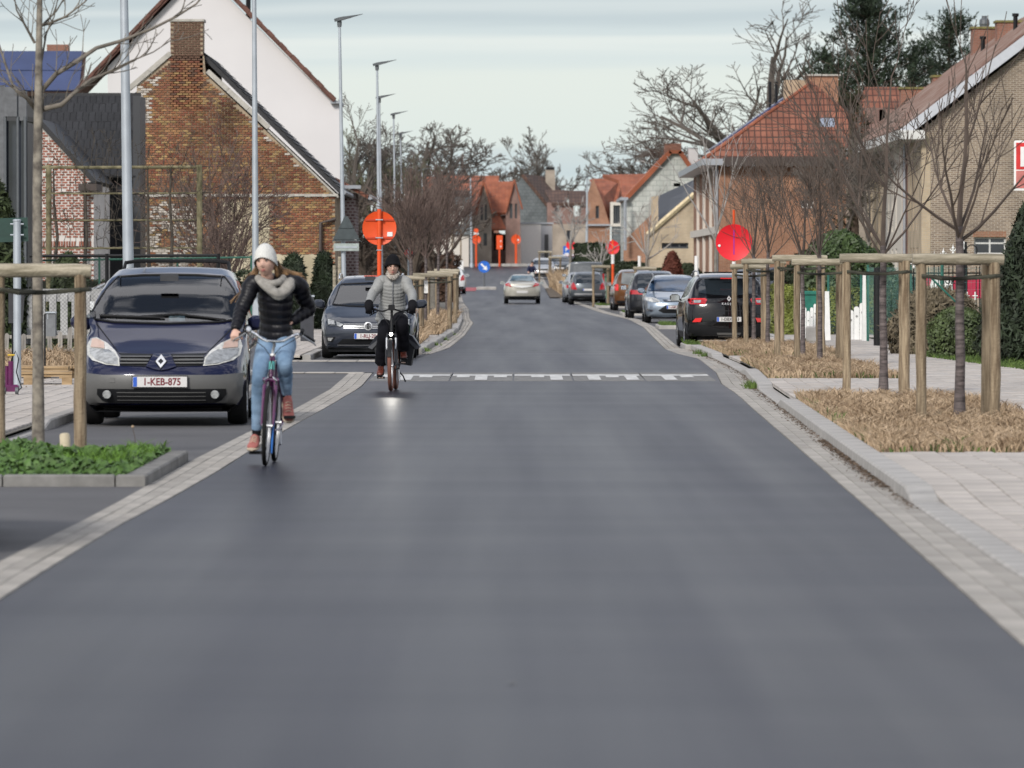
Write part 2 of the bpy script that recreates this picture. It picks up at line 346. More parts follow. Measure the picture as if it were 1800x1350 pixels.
g5 = sheet('gutter', RR, lambda d: RR(d) + .34, frange(121, 470, 4), .003, M_joint, 1, kind='structure')
strips('gc', g5, lambda d: RR(d) + .01, lambda d: RR(d) + .34, 3, 121, 470, 1.5, 150, .012, .014, M_gut, M_gutF)
# --- sidewalks
BED1 = (49.6, 70.5, lambda d: KR(d) + .20, 5.55); BED2 = (83.0, 99.5, lambda d: KR(d) + .22, 5.75); BED3 = (104.5, 119.5, lambda d: KR(d) + .22, 6.1)
def inbed(x, d):
    for a, b, l, r in (BED1, BED2, BED3):
        if a < d < b and l(d) < x < r: return True
    return False
s1 = sheet('sidewalk', lambda d: KR(d) + .2, lambda d: 8.3, frange(18, 134, 1), lambda d: swz(d) - .02, M_joint, 1, kind='structure')
strips('sw', s1, lambda d: KR(d) + .2, C_(8.2), 20, 25, 133, .5, 60, swz, .009, M_paver, M_paverF, skip=inbed)
s2 = sheet('sidewalk', C_(6.2), C_(9.0), frange(134, 480, 6), .08, M_paver, 2, kind='structure')
s3 = sheet('sidewalk', C_(-7.4), C_(-5.0), frange(22, 91.5, 2), .06, M_joint, 1, kind='structure')
strips('swl', s3, C_(-7.35), C_(-5.05), 9, 44, 91.4, .5, 92, .085, .011, M_paver, M_paverF)
s4 = sheet('sidewalk', C_(-9), C_(-3.9), frange(106, 400, 6), .07, M_joint, 1, kind='structure')
strips('swl', s4, C_(-7), C_(-3.95), 12, 106, 175, .5, 125, .09, .011, M_paver, M_paverF)
s5 = sheet('sidewalk', C_(-3.85), lambda d: KL(d) - .18, frange(113.3, 400, 3), .07, M_joint, 2, kind='structure')
strips('swl', s5, C_(-3.8), lambda d: KL(d) - .2, 8, 113.4, 180, .5, 121, .09, .011, M_paver, M_paverF)
# --- kerbs, one stone after another
def kerbs(parent, f, d0, d1, side, hf, wd=.2, m=M_kerb, nind=200, ln=1.0):
    n = 0; mb = MB(); mb.c = []
    d = d0
    while d < d1 - .2:
        e = min(d + ln, d1); a, b = f(d), f(e); h0, h1 = hf(d + .02), hf(e - .02)
        g_ = .007; c = .015
        x = [(a, a + side*wd), (b, b + side*wd)]
        vs = []
        for (p, q), dd, h in ((x[0], d+g_, h0), (x[1], e-g_, h1)):
            z0 = gz(dd); vs += [(p, dd, z0-.08), (p, dd, z0+h-c), (p+side*c, dd, z0+h), (q, dd, z0+h), (q, dd, z0-.08)]
        fs = [(0,1,6,5),(1,2,7,6),(2,3,8,7),(3,4,9,8),(4,3,2,1,0),(5,6,7,8,9)]
        if n < nind:
            cx, cy = a, (d+e)/2; mm = MB(); mm.add([(p-cx, q-cy, r) for p, q, r in vs], fs); o = mm.build('kerbstone', m, parent); o.location = (cx, cy, 0)
        else:
            v = random.uniform(.9, 1.1); mb.add(vs, fs); mb.c += [(v, v, v, 1)] * 6
        n += 1; d = e
    if mb.v: o = mb.build('kerbstone_row', M_kerbF, parent); o['kind'] = 'stuff'
kp = sheet('kerb', lambda d: KR(d) + .02, lambda d: KR(d) + .19, frange(20, 121, 3), -.01, M_joint, 1, kind='structure')
kerbs(kp, KR, 20, 121, 1, khr)
kp = sheet('kerb', C_(-5.04), C_(-4.92), frange(57, 91, 3), -.01, M_joint, 1, kind='structure')
kerbs(kp, C_(-4.9), 40, 59.5, -1, C_(.015), .15); kerbs(kp, C_(-4.9), 59.5, 91.5, -1, lambda d: min(.1, .015 + (d-59.5)*.09), .15)
kp = sheet('kerb', lambda d: KL(d) - .17, lambda d: KL(d) - .02, frange(113.3, 400, 3), 0, M_joint, 1, kind='structure')
kerbs(kp, KL, 113.2, 395, -1, lambda d: .05 if int(d / 1.6) % 6 == 0 else .11, .18, nind=60, ln=1.6)
kp = sheet('kerb', C_(-3.88), C_(-3.8), frange(105.5, 114, 2), 0, M_joint, 1, kind='structure')
kerbs(kp, C_(-3.74), 105.6, 113.2, -1, C_(.1), .15)
kp = sheet('kerb', C_(6.22), C_(6.3), frange(121, 470, 6), 0, M_joint, 1, kind='structure')
kerbs(kp, C_(6.2), 121.5, 470, 1, C_(.11), .15, nind=30, ln=2)
kp = MB().box(-40, 1.9, 486.2, 486.5, 1.7, 2.12).build('kerb', M_kerb, kind='structure')
sheet('verge', C_(-40), C_(40), [486.5, 489.5, 495, 505], .16, M_paver, 1, kind='structure')
mg = mat('lawn', (.055,.10,.02), .95, var=.35, sc_=1.5, bump=.6, bsc=20)
sheet('lawn', C_(-40), C_(-1), [491, 497], .18, mg, 1, kind='structure')
# --- cross stones (island ends in the right-hand bays)
for d0, x1 in ((122.5, 0), (160, 0), (205, 0), (240, 0)):
    pass
# --- traffic table: concrete strip with white shark-tooth marking, in five slabs
M_strip = mat('table_concrete', (.20,.197,.19), .85, var=.25, sc_=9, bump=.4, bsc=160)
hp = sheet('traffic_table', lambda d: RL(88) + .02, lambda d: RR(88) - .02, [86.2, 91.2], -.012, M_joint, 1, kind='structure')
xs = [-2.18, -.95, .02, .93, 2.02, 3.1]
for i, (a, b) in enumerate(zip(xs, xs[1:])):
    a2 = a + (.0 if i else 0); z0 = .012
    vs = [(a+.012, 85.9, .004), (b-.012, 85.9, .004), (b-.012+.01, 91.3, .03), (a+.012+.01, 91.3, .03)]
    vs += [(x, y, z-.05) for x, y, z in vs]
    MB().add(vs, [(0,1,2,3),(4,5,1,0),(5,6,2,1),(6,7,3,2),(7,4,0,3)]).build('concrete_slab', M_strip, hp)
mk = MB()
def zt(d): return .004 + (d - 85.9) / 5.4 * .026 + .004
def mark(a, b, d0, d1): mk.add([(a, d0, zt(d0)), (b, d0, zt(d0)), (b, d1, zt(d1)), (a, d1, zt(d1))], [(0,1,2,3)])
for a, b in zip(xs, xs[1:]): mark(a+.02, b-.02, 89.0, 89.9)
x = -2.02; k = 0
while x < 3.0:
    sm = k % 2 == 0
    if not any(abs(x + .1 - q) < .16 for q in xs): mark(x, x + (.2 if sm else .19), 88.0 if sm else 86.4, 89.0)
    x += .29; k += 1
mk.build('white_marking', mat('worn_road_paint', (.42,.42,.41), .8, var=.1, sc_=7, c2=(.74,.74,.72), det=8), hp)
# tar seam lines across the road, manhole
sm = MB()
for d0, a, b, w_ in ((91.45, -2.2, 3.2, .12), (85.8, -2.1, 3.0, .06), (118, .3, 2.2, .25), (98, -.5, 1.2, .08)):
    pts = []
    n = 14
    for i in range(n + 1):
        x = a + (b-a)*i/n; t = w_ * (.5 + .5*math.sin(i*1.7)); pts.append((x, d0 - t/2 + .05*math.sin(i*2.1), d0 + t/2 + .05*math.sin(i*2.1)))
    for (x, p, q), (x2, p2, q2) in zip(pts, pts[1:]): sm.add([(x, p, .0045), (x2, p2, .0045), (x2, q2, .0045), (x, q, .0045)], [(0,1,2,3)])
sm.build('tar_seam', M_seam, road)
# flattened chewing gum and grit on the asphalt near the camera
gm = MB(); rg = random.Random(3)
for i in range(70):
    d = rg.uniform(19, 70); x = rg.uniform(-2.4, 2.4); r = rg.uniform(.008, .022); n0 = len(gm.v); k = 7
    gm.add([(x + r*math.cos(j*6.283/k)*rg.uniform(.7,1.2), d + r*1.4*math.sin(j*6.283/k), .003) for j in range(k)], [tuple(range(k))])
o = gm.build('asphalt_speck', mat('gum', (.2,.2,.2), .8), road); o['kind'] = 'stuff'
# ================================================================ buildings
def pip(x, y, poly):
    r = False; j = len(poly) - 1
    for i in range(len(poly)):
        xi, yi = poly[i]; xj, yj = poly[j]
        if (yi > y) != (yj > y) and x < (xj - xi) * (y - yi) / (yj - yi + 1e-12) + xi: r = not r
        j = i
    return r
def panel(outline, holes=(), depth=.3, n=(0,1,0), org=(0,0,0), u=(1,0,0), cut=None):
    """wall: 2-D outline (u, z) with rectangular openings (u0,u1,z0,z1); extruded along n. returns MB in world coords"""
    bm = bmesh.new(); vs = [bm.verts.new((a, 0, b)) for a, b in outline]; bm.faces.new(vs)
    for (a, b, c, d) in holes:
        for co, no in (((a,0,0),(1,0,0)),((b,0,0),(1,0,0)),((0,0,c),(0,0,1)),((0,0,d),(0,0,1))):
            bmesh.ops.bisect_plane(bm, geom=bm.verts[:]+bm.edges[:]+bm.faces[:], plane_co=co, plane_no=no, dist=1e-5)
    kill = []
    for f in bm.faces:
        c_ = f.calc_center_median()
        if any(a < c_.x < b and c < c_.z < d for a, b, c, d in holes): kill.append(f)
    bmesh.ops.delete(bm, geom=kill, context='FACES')
    bmesh.ops.dissolve_limit(bm, angle_limit=.01, verts=bm.verts[:], edges=bm.edges[:]) if not holes else None
    r = bmesh.ops.extrude_face_region(bm, geom=bm.faces[:])
    for v in r['geom']:
        if isinstance(v, bmesh.types.BMVert): v.co.y += depth
    bmesh.ops.recalc_face_normals(bm, faces=bm.faces[:])
    bm.verts.index_update()
    U, Nn, O = Vector(u), Vector(n), Vector(org)
    mb = MB(); mb.add([O + U * v.co.x + Nn * v.co.y + Vector((0,0,v.co.z)) for v in bm.verts], [tuple(v.index for v in f.verts) for f in bm.faces])
    bm.free(); return mb
def slab(q, th=.12):        # a roof plane: quad of world points thickened downwards along its normal
    q = [Vector(p) for p in q]; n = (q[1]-q[0]).cross(q[-1]-q[0]).normalized()
    if n.z < 0: n = -n
    k = len(q); mb = MB()
    fs = [tuple(range(k)), tuple(reversed(range(k, 2*k)))] + [(i, i+k, (i+1)%k+k, (i+1)%k) for i in range(k)]
    return mb.add(q + [p - n*th for p in q], fs)
def px2(pts, d):            # photo pixels -> wall coordinates (x, z) at depth d
    return [((x-900)*d/1e4, 1.7-(y-472)*d/1e4) for x, y in pts]
def rect(x0, x1, y0, y1, d): # pixel rectangle -> hole (u0,u1,z0,z1)
    return ((x0-900)*d/1e4, (x1-900)*d/1e4, 1.7-(y1-472)*d/1e4, 1.7-(y0-472)*d/1e4)
M_glassh = mat('window_glass', (.03,.035,.045), .05, var=.5, sc_=.7, spec=.8)
M_curt = mat('curtain', (.55,.56,.52), .9, var=.15, sc_=6)
M_frame = mat('window_frame', (.62,.62,.60), .5, var=.05)
M_frameD = mat('window_frame_dark', (.06,.065,.07), .5, var=.05)
def window(parent, d, h, fm=M_frame, mull=1, glass=M_glassh, rec=.12, t=.06, trans=0):
    """frame, mullions and pane in an opening of a wall that faces the camera"""
    a, b, c, e = h; mb = MB(); y = d + rec
    mb.box(a, a+t, y, y+.06, c, e).box(b-t, b, y, y+.06, c, e).box(a+t, b-t, y, y+.06, c, c+t).box(a+t, b-t, y, y+.06, e-t, e)
    for i in range(1, mull): x = a + (b-a)*i/mull; mb.box(x-t/2, x+t/2, y, y+.06, c+t, e-t)
    if trans: mb.box(a+t, b-t, y+.003, y+.057, e-trans-t/2, e-trans+t/2)
    w_ = mb.build('window', fm, parent, world=True)
    p = MB().box(a+t*.5, b-t*.5, y+.03, y+.045, c+t*.5, e-t*.5).build('pane', glass, w_, False)
    p.data.transform(Matrix.Translation(-parent.location))
    return w_
M_rtile = brickmat('red_tiles', (.215,.082,.052), (.27,.11,.07), (.07,.03,.022), bw=.24, bh=.27, ms=.025, bump=.9, axis='x', offs=0)
M_otile = brickmat('orange_tiles', (.34,.12,.065), (.25,.085,.05), (.30,.09,.045), bw=.3, bh=.3, ms=.03, bump=.7, axis='x', offs=0)
M_otiley = brickmat('orange_tiles_side', (.50,.17,.085), (.38,.12,.06), (.28,.085,.04), bw=.3, bh=.25, ms=.03, bump=.7, axis='y', offs=0)
M_gtiley = brickmat('weathered_tiles_side', (.30,.13,.09), (.19,.15,.135), (.09,.06,.05), bw=.3, bh=.22, ms=.03, bump=.9, axis='y', offs=0)
M_btile = brickmat('brown_tiles', (.13,.075,.055), (.10,.06,.045), (.06,.035,.03), bw=.3, bh=.3, ms=.03, bump=.6, axis='x', offs=0)
M_slate = brickmat('slate_cladding', (.125,.14,.145), (.15,.165,.17), (.07,.08,.085), bw=.4, bh=.3, ms=.015, bump=.5)
M_slateL = brickmat('pale_slate_cladding', (.42,.44,.41), (.47,.48,.45), (.30,.32,.30), bw=.4, bh=.3, ms=.02, bump=.4)
M_render = mat('white_render', (.67,.655,.66), .9, var=.04, sc_=.35, bump=.1, bsc=30)
M_renderW = mat('cream_render', (.60,.56,.50), .9, var=.06, sc_=.6)
M_brO = brickmat('orange_brick', (.36,.175,.10), (.27,.12,.07), (.34,.22,.155))
M_brB = brickmat('brown_brick', (.14,.095,.065), (.29,.215,.145), (.40,.35,.29), ms=.014)
M_brY = brickmat('yellow_brick', (.50,.40,.27), (.45,.345,.23), (.42,.36,.28))
M_brBe = brickmat('beige_brick', (.40,.335,.27), (.35,.29,.235), (.36,.32,.27))
M_brR = brickmat('red_brick', (.25,.095,.06), (.31,.13,.085), (.26,.18,.14))
M_brP = brickmat('plum_brick', (.26,.15,.125), (.22,.125,.105), (.28,.2,.17))
M_zinc = mat('zinc', (.36,.38,.41), .45, metal=.4, var=.1)
M_brown = mat('brown_fascia', (.055,.04,.035), .6, var=.1)
M_darkclad = mat('anthracite_panel', (.04,.042,.047), .5, var=.12, sc_=1)
M_dslate = mat('black_roof_tile', (.016,.0165,.019), .55, var=.2, sc_=5, rnd=.3, bump=.2)
M_verge = mat('verge_stone', (.42,.40,.36), .85, var=.2, sc_=5)
M_solar = mat('solar_panel', (.05,.07,.16), .25, var=.15, sc_=.6)
M_attrbrick = mat('old_brick', (.9,.9,.9), .9, var=.14, sc_=9, bump=.5, bsc=60, attr=True)
M_mortar = mat('old_mortar', (.34,.27,.19), .95, var=.35, sc_=1.5, bump=.4, bsc=50)
def brick_obj_mats():
    cs = [(.25,.105,.055), (.31,.165,.08), (.34,.22,.10), (.21,.08,.05), (.14,.08,.055), (.27,.13,.07)]
    return [mat('brick_tone_%d' % i, c, .9, var=.25, sc_=12, rnd=.12) for i, c in enumerate(cs)]
BRM = brick_obj_mats()
# ---------- the old brick house by the road: every brick of the gable is geometry
def old_house():
    d = 190.0
    A = px2([(240,560),(240,150),(303,97),(303,38),(359,38),(359,130),(590,343),(590,560)], d)
    t = thing('brick_house', 'old brown brick house whose gable wall carries a tall square chimney', 'house', (-8.4, d, 0))
    u = lambda pts: px2(pts, d)
    core = panel(u([(241,560),(241,151),(303,98),(359,98),(362,131),(589,344),(589,560)]), (), 11)
    core.v = [(x, y + d + .03, z) for x, y, z in core.v]
    w_ = core.build('wall', M_mortar, t, world=True)
    ch = MB(); a, b = (299-900)*.019, (358-900)*.019; ch.box(a+.02, b-.02, d+.03, d+1.1, 7.0, 9.94)
    chim = ch.build('chimney', M_mortar, t, world=True)
    MB().box(a-.02, b+.03, d-.04, d+1.15, 9.94, 10.02).build('chimney_cap', M_verge, chim).data.transform(Matrix.Translation(-t.location))
    rnd = random.Random(5)
    poly = u([(240,565),(240,152),(303,99),(360,99),(361,132),(590,345),(590,565)])
    cpoly = u([(299,99),(299,38),(358,38),(360,130),(300,130)])
    meshes = []
    def bmesh_():
        m = MB().bbox(-.098, .098, -.02, .03, -.0285, .0285, .006)
        return m
    base = MB(); bw, bh = .2, .077
    # brick standing proud of the mortar bed: front face chamfered
    e = .006
    bv = [(-.093,0,-.031),(.093,0,-.031),(.093,0,.031),(-.093,0,.031),(-.093+e,-.022,-.031+e),(.093-e,-.022,-.031+e),(.093-e,-.022,.031-e),(-.093+e,-.022,.031-e)]
    bv = [(x, y - (0.016 if y == 0 else .016) + .03, z) for x, y, z in bv]
    bf = [(4,5,6,7),(0,1,5,4),(1,2,6,5),(2,3,7,6),(3,0,4,7)]
    ms = []
    for mm in BRM: q = MB(); q.add(bv, bf); me = bpy.data.meshes.new('brick'); me.from_pydata(q.v, [], q.f); me.materials.append(mm); ms.append(me)
    stuff = MB(); stuff.c = []; cnt = 0; row = 0; z = .05
    while z < 10.0:
        x = -12.6 + (row % 2) * .1 + rnd.uniform(-.01,.01)
        while x < -5.8:
            inC = pip(x-.07, z, cpoly) and pip(x+.07, z, cpoly); inG = pip(x-.07, z, poly) and pip(x+.07, z, poly)
            if inC or inG:
                px, py = x/d*1e4 + 900, 472 - (z-1.7)/d*1e4
                # colours: sooty chimney, darker streaks, white flaking lime low on the left, ochre render patch
                n1 = noise.noise(Vector((x*.55, z*.5, 3))); n2 = noise.noise(Vector((x*1.6, z*1.1, 9)))
                c = rnd.choice([(.29,.12,.06),(.35,.185,.085),(.40,.26,.115),(.24,.085,.05),(.31,.145,.075),(.26,.12,.07)])
                f = rnd.uniform(.68, 1.14) * (1 + .35*n1)
                if inC and py < 105: f *= .42; c = (c[0]*.8, c[1]*.95, c[2]*1.05)
                elif inC: f *= .72
                if 385 < px < 425 and 170 < py < 300: f *= .62 if n2 > -.25 else 1
                lime = py > 350 and px < 372 and n2 + .45*noise.noise(Vector((x*3,z*3,1))) > -.18
                lime = lime or (py < 215 and px < 268 and n2 > -.25) or (py < 150 and px < 300 and not inC and n2 > -.1) or (abs((py-130)-(px-362)*.93) < 14 and px > 362 and n2 > .05)
                ochre = (py > 352 and 388 < px < 476 and n2 > -.42) or (py > 446 and 380 < px < 575)
                mortarc = abs(py - 343) < 2.2
                if mortarc: x += .2; continue
                if ochre: x += .2; continue
                if lime: c = (.66,.60,.54) if rnd.random() < .66 else c; f = rnd.uniform(.6, 1.05)
                if rnd.random() < .02: f *= .5
                big = inC or (py < 180)
                if big and cnt < 300 and not lime:
                    if inC and py < 105: me = ms[4]
                    else: me = ms[rnd.randrange(6)]
                    o = link('brick', me, chim if inC else w_); o.location = (x - t.location.x, d - t.location.y - (.0), z); cnt += 1
                    o.scale = (rnd.uniform(.92, 1.02), 1, rnd.uniform(.9, 1.0))
                else:
                    dy = rnd.uniform(-.006, .004)
                    stuff.add([(x + a_*rnd.uniform(.9,1.02), d + b_ + dy, z + c_) for a_, b_, c_ in bv], bf); stuff.c += [(c[0]*f, c[1]*f, c[2]*f, 1)] * 5
            x += .2
        z += bh; row += 1
    o = stuff.build('brick_courses', M_attrbrick, w_); o['kind'] = 'stuff'; o.data.transform(Matrix.Translation(-t.location))
    # flaking ochre plaster, string course, verge copings, downpipe
    rough = []
    def patch(pts, y, name, m):
        mb = panel(u(pts), (), .03); mb.v = [(a_, b_ + d - y, c_) for a_, b_, c_ in mb.v]; mb.build(name, m, t, world=True)
    pl = mat('ochre_plaster', (.44,.36,.22), .95, var=.35, sc_=1.1, bump=.3, bsc=20, c2=(.60,.54,.40), det=9)
    def ragged(pts, amp=2.5):
        o_ = []
        for (x0, y0), (x1, y1) in zip(pts, pts[1:] + pts[:1]):
            n = max(1, int(math.hypot(x1-x0, y1-y0) / 5))
            for i in range(n): o_.append((x0+(x1-x0)*i/n + rnd.uniform(-amp,amp), y0+(y1-y0)*i/n + rnd.uniform(-amp,amp)))
        return o_
    patch(ragged([(390,356),(472,352),(476,560),(392,560)]), .0, 'plaster_patch', pl)
    patch(ragged([(380,447),(574,447),(584,470),(584,560),(380,560)]), .004, 'plaster_patch', pl)
    mb = MB()
    for i in range(36): x0 = -12.5 + i*.186; mb.box(x0, x0+.183, d-.05-.02*rnd.random(), d+.02, 4.10+rnd.uniform(-.02,.02), 4.19)
    mb.build('string_course', M_verge, t, world=True)
    def coping(p, q, d_, wd=.16, name='verge_coping'):
        p, q = P(*p, d_), P(*q, d_); dr = (q-p).normalized(); up = Vector((-dr.z, 0, dr.x));
        if up.z < 0: up = -up
        n = max(1, int((q-p).length/.7)); o_ = []
        for i in range(n):
            a_, b_ = p.lerp(q, i/n) + dr*.006, p.lerp(q, (i+1)/n) - dr*.006
            vs = [a_, b_, b_+up*wd, a_+up*wd]; vs = [v + Vector((0,-.06,0)) for v in vs] + [v + Vector((0,.25,0)) for v in vs]
            MB().add(vs, [(0,1,2,3),(7,6,5,4),(0,4,5,1),(1,5,6,2),(2,6,7,3),(3,7,4,0)]).build(name, M_verge, t, world=True)
    coping((229,160),(303,97), d); coping((362,128),(470,228), d); 
    coping((470,230),(594,348), d, .06)
    # roof behind the gable with individual slates on the visible right slope
    ridge, eave = P(352, 88, d), P(602, 336, d); rb, eb = ridge + Vector((0,11,0)), eave + Vector((0,11,0))
    le = P(229, 168, d)
    roof = slab([ridge + Vector((0,.26,0)), eave + Vector((0,.26,0)), eb, rb], .14)
    lv = Vector((le.x, d+.26, le.z)); roof.add(slab([lv, Vector((ridge.x, d+.26, ridge.z)), rb, lv + Vector((0,11,0))], .14).v, slab([lv, ridge, rb, lv + Vector((0,11,0))], .14).f)
    rf = roof.build('roof', M_dslate, t, world=True)
    sl = (eave - ridge); L = sl.length; sl.normalize(); nn = Vector((-sl.z, 0, sl.x)); nn = nn if nn.z > 0 else -nn
    nrow = int(L/.30)
    sm_ = MB().add([(-.13,0,0),(.13,0,0),(.13,0,.3),(-.13,0,.3),(-.13,.02,0),(.13,.02,0)], [(0,1,2,3),(0,4,5,1)])
    for i in range(nrow):
        for j in range(12):
            a_ = ridge + sl*(i*.30) + Vector((0, .3 + j*.9, 0)); b_ = a_ + sl*.31
            vs = [a_ + nn*.012, a_ + nn*.012 + Vector((0,.89,0)), b_ + nn*.045 + Vector((0,.89,0)), b_ + nn*.045]
            vs += [v - nn*.014 for v in vs]
            MB().add(vs, [(0,1,2,3),(2,6,7,3),(3,7,4,0),(0,4,5,1),(1,5,6,2)]).build('slate', M_dslate, rf).data.transform(Matrix.Translation(-t.location))
    dp = MB(); a_, b_, c_ = P(590,385,d-.15), P(564,392,d-.15), P(562,470,d-.15)
    dp.path([a_, b_, Vector((c_.x, c_.y, 0.2))], .065, 8); dp.build('downpipe', M_brown, t, world=True, smooth=True)
    gt = MB(); gt.path([P(604,338,d), P(604,338,d)+Vector((0,11,0))], .08, 8); gt.build('gutter_pipe', M_zinc, t, world=True, smooth=True)
old_house()
# small red and white chequered brick lean-to beyond, with its eave and gutter
def annex():
    d = 200.0; t = thing('brick_annex', 'narrow dark and white patterned brick house end behind the road sign with triangle back', 'house', (-5.6, d, 0))
    MB().box(-6.1, -5.5, d, d+4, 0, 4.35).build('wall', brickmat('chequer_brick', (.10,.04,.045), (.20,.11,.11), (.36,.31,.30), bw=.16, bh=.11, ms=.03), t, world=True)
    MB().box(-6.15, -5.45, d-.1, d+4, 0, 1.3).build('plinth', mat('blue_plinth', (.03,.035,.09), .7), t, world=True)
    slab([(-6.2,d-.3,4.9),(-5.0,d-.3,4.25),(-5.0,d+9,4.25),(-6.2,d+9,4.9)], .12).build('roof', M_rtile, t, world=True)
    MB().path([(-4.98,d-.3,4.2),(-4.98,d+9,4.2)], .09, 8).build('gutter_pipe', M_zinc, t, world=True)
    MB().box(-6.0,-5.3,d-.45,d-.3,4.5,4.62).build('fascia', M_zinc, t, world=True)
annex()
# ---------- big white rendered gable house behind
def white_house():
    d = 212.0; t = thing('rendered_house', 'tall white rendered gable house rising behind the old brick house', 'house', (-11.5, d, 0))
    g = panel(px2([(190,620),(190,118),(353,-52),(586,180),(598,182),(598,620)], d)); g.v = [(x, y*11 + d, z) for x, y, z in g.v]
    g.build('wall', M_render, t, world=True)
    ap, le, re = P(353,-66,d), P(138,158,d), P(590,176,d)
    V = Vector; sh = V((0,-.35,0)); bk = V((0,3.2,0))
    a = slab([ap+sh, re+sh, re+bk, ap+bk], .12); a.build('roof', M_rtile if 0 else mat('dark_red_tile', (.13,.06,.045), .8, var=.3, sc_=3), t, world=True)
    slab([le+sh, ap+sh, ap+bk, le+bk], .12).build('roof', MT['dark_red_tile'], t, world=True)
    # verge tiles seen one by one along both slopes
    for p, q in ((ap, re), (ap, le)):
        n = 22; dr = (q-p)/n
        for i in range(n):
            c = p + dr*(i+.5) + sh; L = dr.length*.52; ang = math.atan2(dr.z, dr.x)
            M = Matrix.Translation(c - t.location) @ Matrix.Rotation(-ang, 4, 'Y')
            MB().bbox(-L, L, -.06, .14, -.07, .05 + .02*(i%2), .02, M=M).build('verge_tile', MT['dark_red_tile'], t)
    f = P(437, -8, d+1); MB().path([f + V((0,0,-1.2)), f + V((0,0,1.6))], .09, 8).build('flue', M_black, t, world=True)
    MB().box(-6.75,-6.35,d-.3,d+3.2,7.84,7.93).build('gutter_pipe', M_zinc, t, world=True)
white_house()
# ---------- low house with black tiled roof and white-jointed brick gable
def black_roof():
    d = 172.0; t = thing('low_brick_house', 'low house with black tiled roof and white jointed brick gable behind the fence', 'house', (-13.5, d, 0))
    # roof plane facing the road: rows of flat tiles, one by one
    x0, x1 = (60-900)*.0172, (239-900)*.0172; zt_, zb = 1.7+(472-163)*.0172, 1.7+(472-310)*.0172
    y0, y1 = d, d+2.4
    slab([(x0,y0,zb),(x1,y0,zb),(x1,y1,zt_),(x0,y1,zt_)], .15).build('roof', M_dslate, t, world=True)
    rf = t.children[-1]; nr = 9; nc = 16; wd = (x1-x0)/nc; rh = (zt_-zb)/nr; ry = (y1-y0)/nr
    me = MB().add([(.006,0,0),(wd-.006,0,0),(wd-.006,ry*1.06,rh*1.06),(.006,ry*1.06,rh*1.06),(.006,.012,-.05),(wd-.006,.012,-.05)], [(0,1,2,3),(4,5,1,0)])
    m_ = bpy.data.meshes.new('roof_tile'); m_.from_pydata(me.v, [], me.f); m_.materials.append(M_dslate)
    for i in range(nr):
        for j in range(nc):
            o = link('roof_tile', m_, rf); o.location = (x0 + j*wd + (i%2)*.1 - t.location.x, y0 + i*ry - .065 + random.uniform(-.008,.008) - d, zb + i*rh + .012 - 0)
    MB().box(x0, x1, y1-.1, y1+.12, zt_-.05, zt_+.06).build('ridge', M_dslate, t, world=True)
    MB().box(x0, x1, y0+.35, y0+.6, 0, zb).build('wall', mat('opening_shade', (.02,.02,.022), .8), t, world=True)  # near-black wall, the shade of the open interior painted in
    MB().box(x1-.08, x1+.14, y0-.05, y1+.1, 0, zt_-.1).build('cladding', M_darkclad, t, world=True)
    # projecting gable end in brick with raked white joints
    dg = 165.0
    g = panel(px2([(46,600),(46,216),(74,222),(165,318),(165,600)], dg)); g.v = [(x, y*22 + dg, z) for x, y, z in g.v]
    bw = g.build('wall', mat('white_joint', (.62,.58,.55), .95, var=.12, sc_=2), t, world=True)
    rnd = random.Random(8); st = MB(); st.c = []
    poly = px2([(47,600),(47,219),(75,226),(163,320),(163,600)], dg); z = .3; row = 0
    while z < 6.2:
        x = -14.1 + (row % 2)*.11
        soldier = 2.35 < z < 2.6
        while x < -12.1:
            if pip(x, z, poly) and rnd.random() > .04:
                f = rnd.uniform(.7,1.15); hw, hh = (.072, .024)
                if soldier: hw, hh = .026, .09
                st.add([(x-hw,dg-.012,z-hh),(x+hw,dg-.012,z-hh),(x+hw,dg-.012,z+hh),(x-hw,dg-.012,z+hh),(x-hw,dg+.004,z-hh),(x+hw,dg+.004,z-hh),(x+hw,dg+.004,z+hh),(x-hw,dg+.004,z+hh)], [(0,1,2,3),(0,4,5,1),(2,6,7,3)]); st.c += [(.36*f,.13*f,.085*f,1)]*3
            x += .075 if soldier else .19
        z += .22 if soldier else .075; row += 1
    o = st.build('brick_courses', M_attrbrick, bw); o['kind'] = 'stuff'; o.data.transform(Matrix.Translation(-t.location))
    V = Vector
    a, b = P(72,212,dg), P(172,322,dg)
    slab([a+V((0,-.2,.05)), b+V((0,-.2,.05)), b+V((0,6.8,.05)), a+V((0,6.8,.05))], .14).build('roof', M_dslate, t, world=True)
    a2 = P(42,204,dg)
    slab([a2+V((0,-.2,0)), a+V((0,-.2,.05)), a+V((0,6.8,.05)), a2+V((0,6.8,0))], .14).build('roof', M_dslate, t, world=True)
    MB().path([P(168,322,dg-.2), P(150,322,dg-.2), P(150,322,dg-.2)-V((0,0,3.8))], .05, 8).build('downpipe', M_black, t, world=True)
    MB().box(*[(x-900)*.0165 for x in (140,172)], dg-.5, dg+2, 3.95, 4.15).build('eave', M_brown, t, world=True)
black_roof()
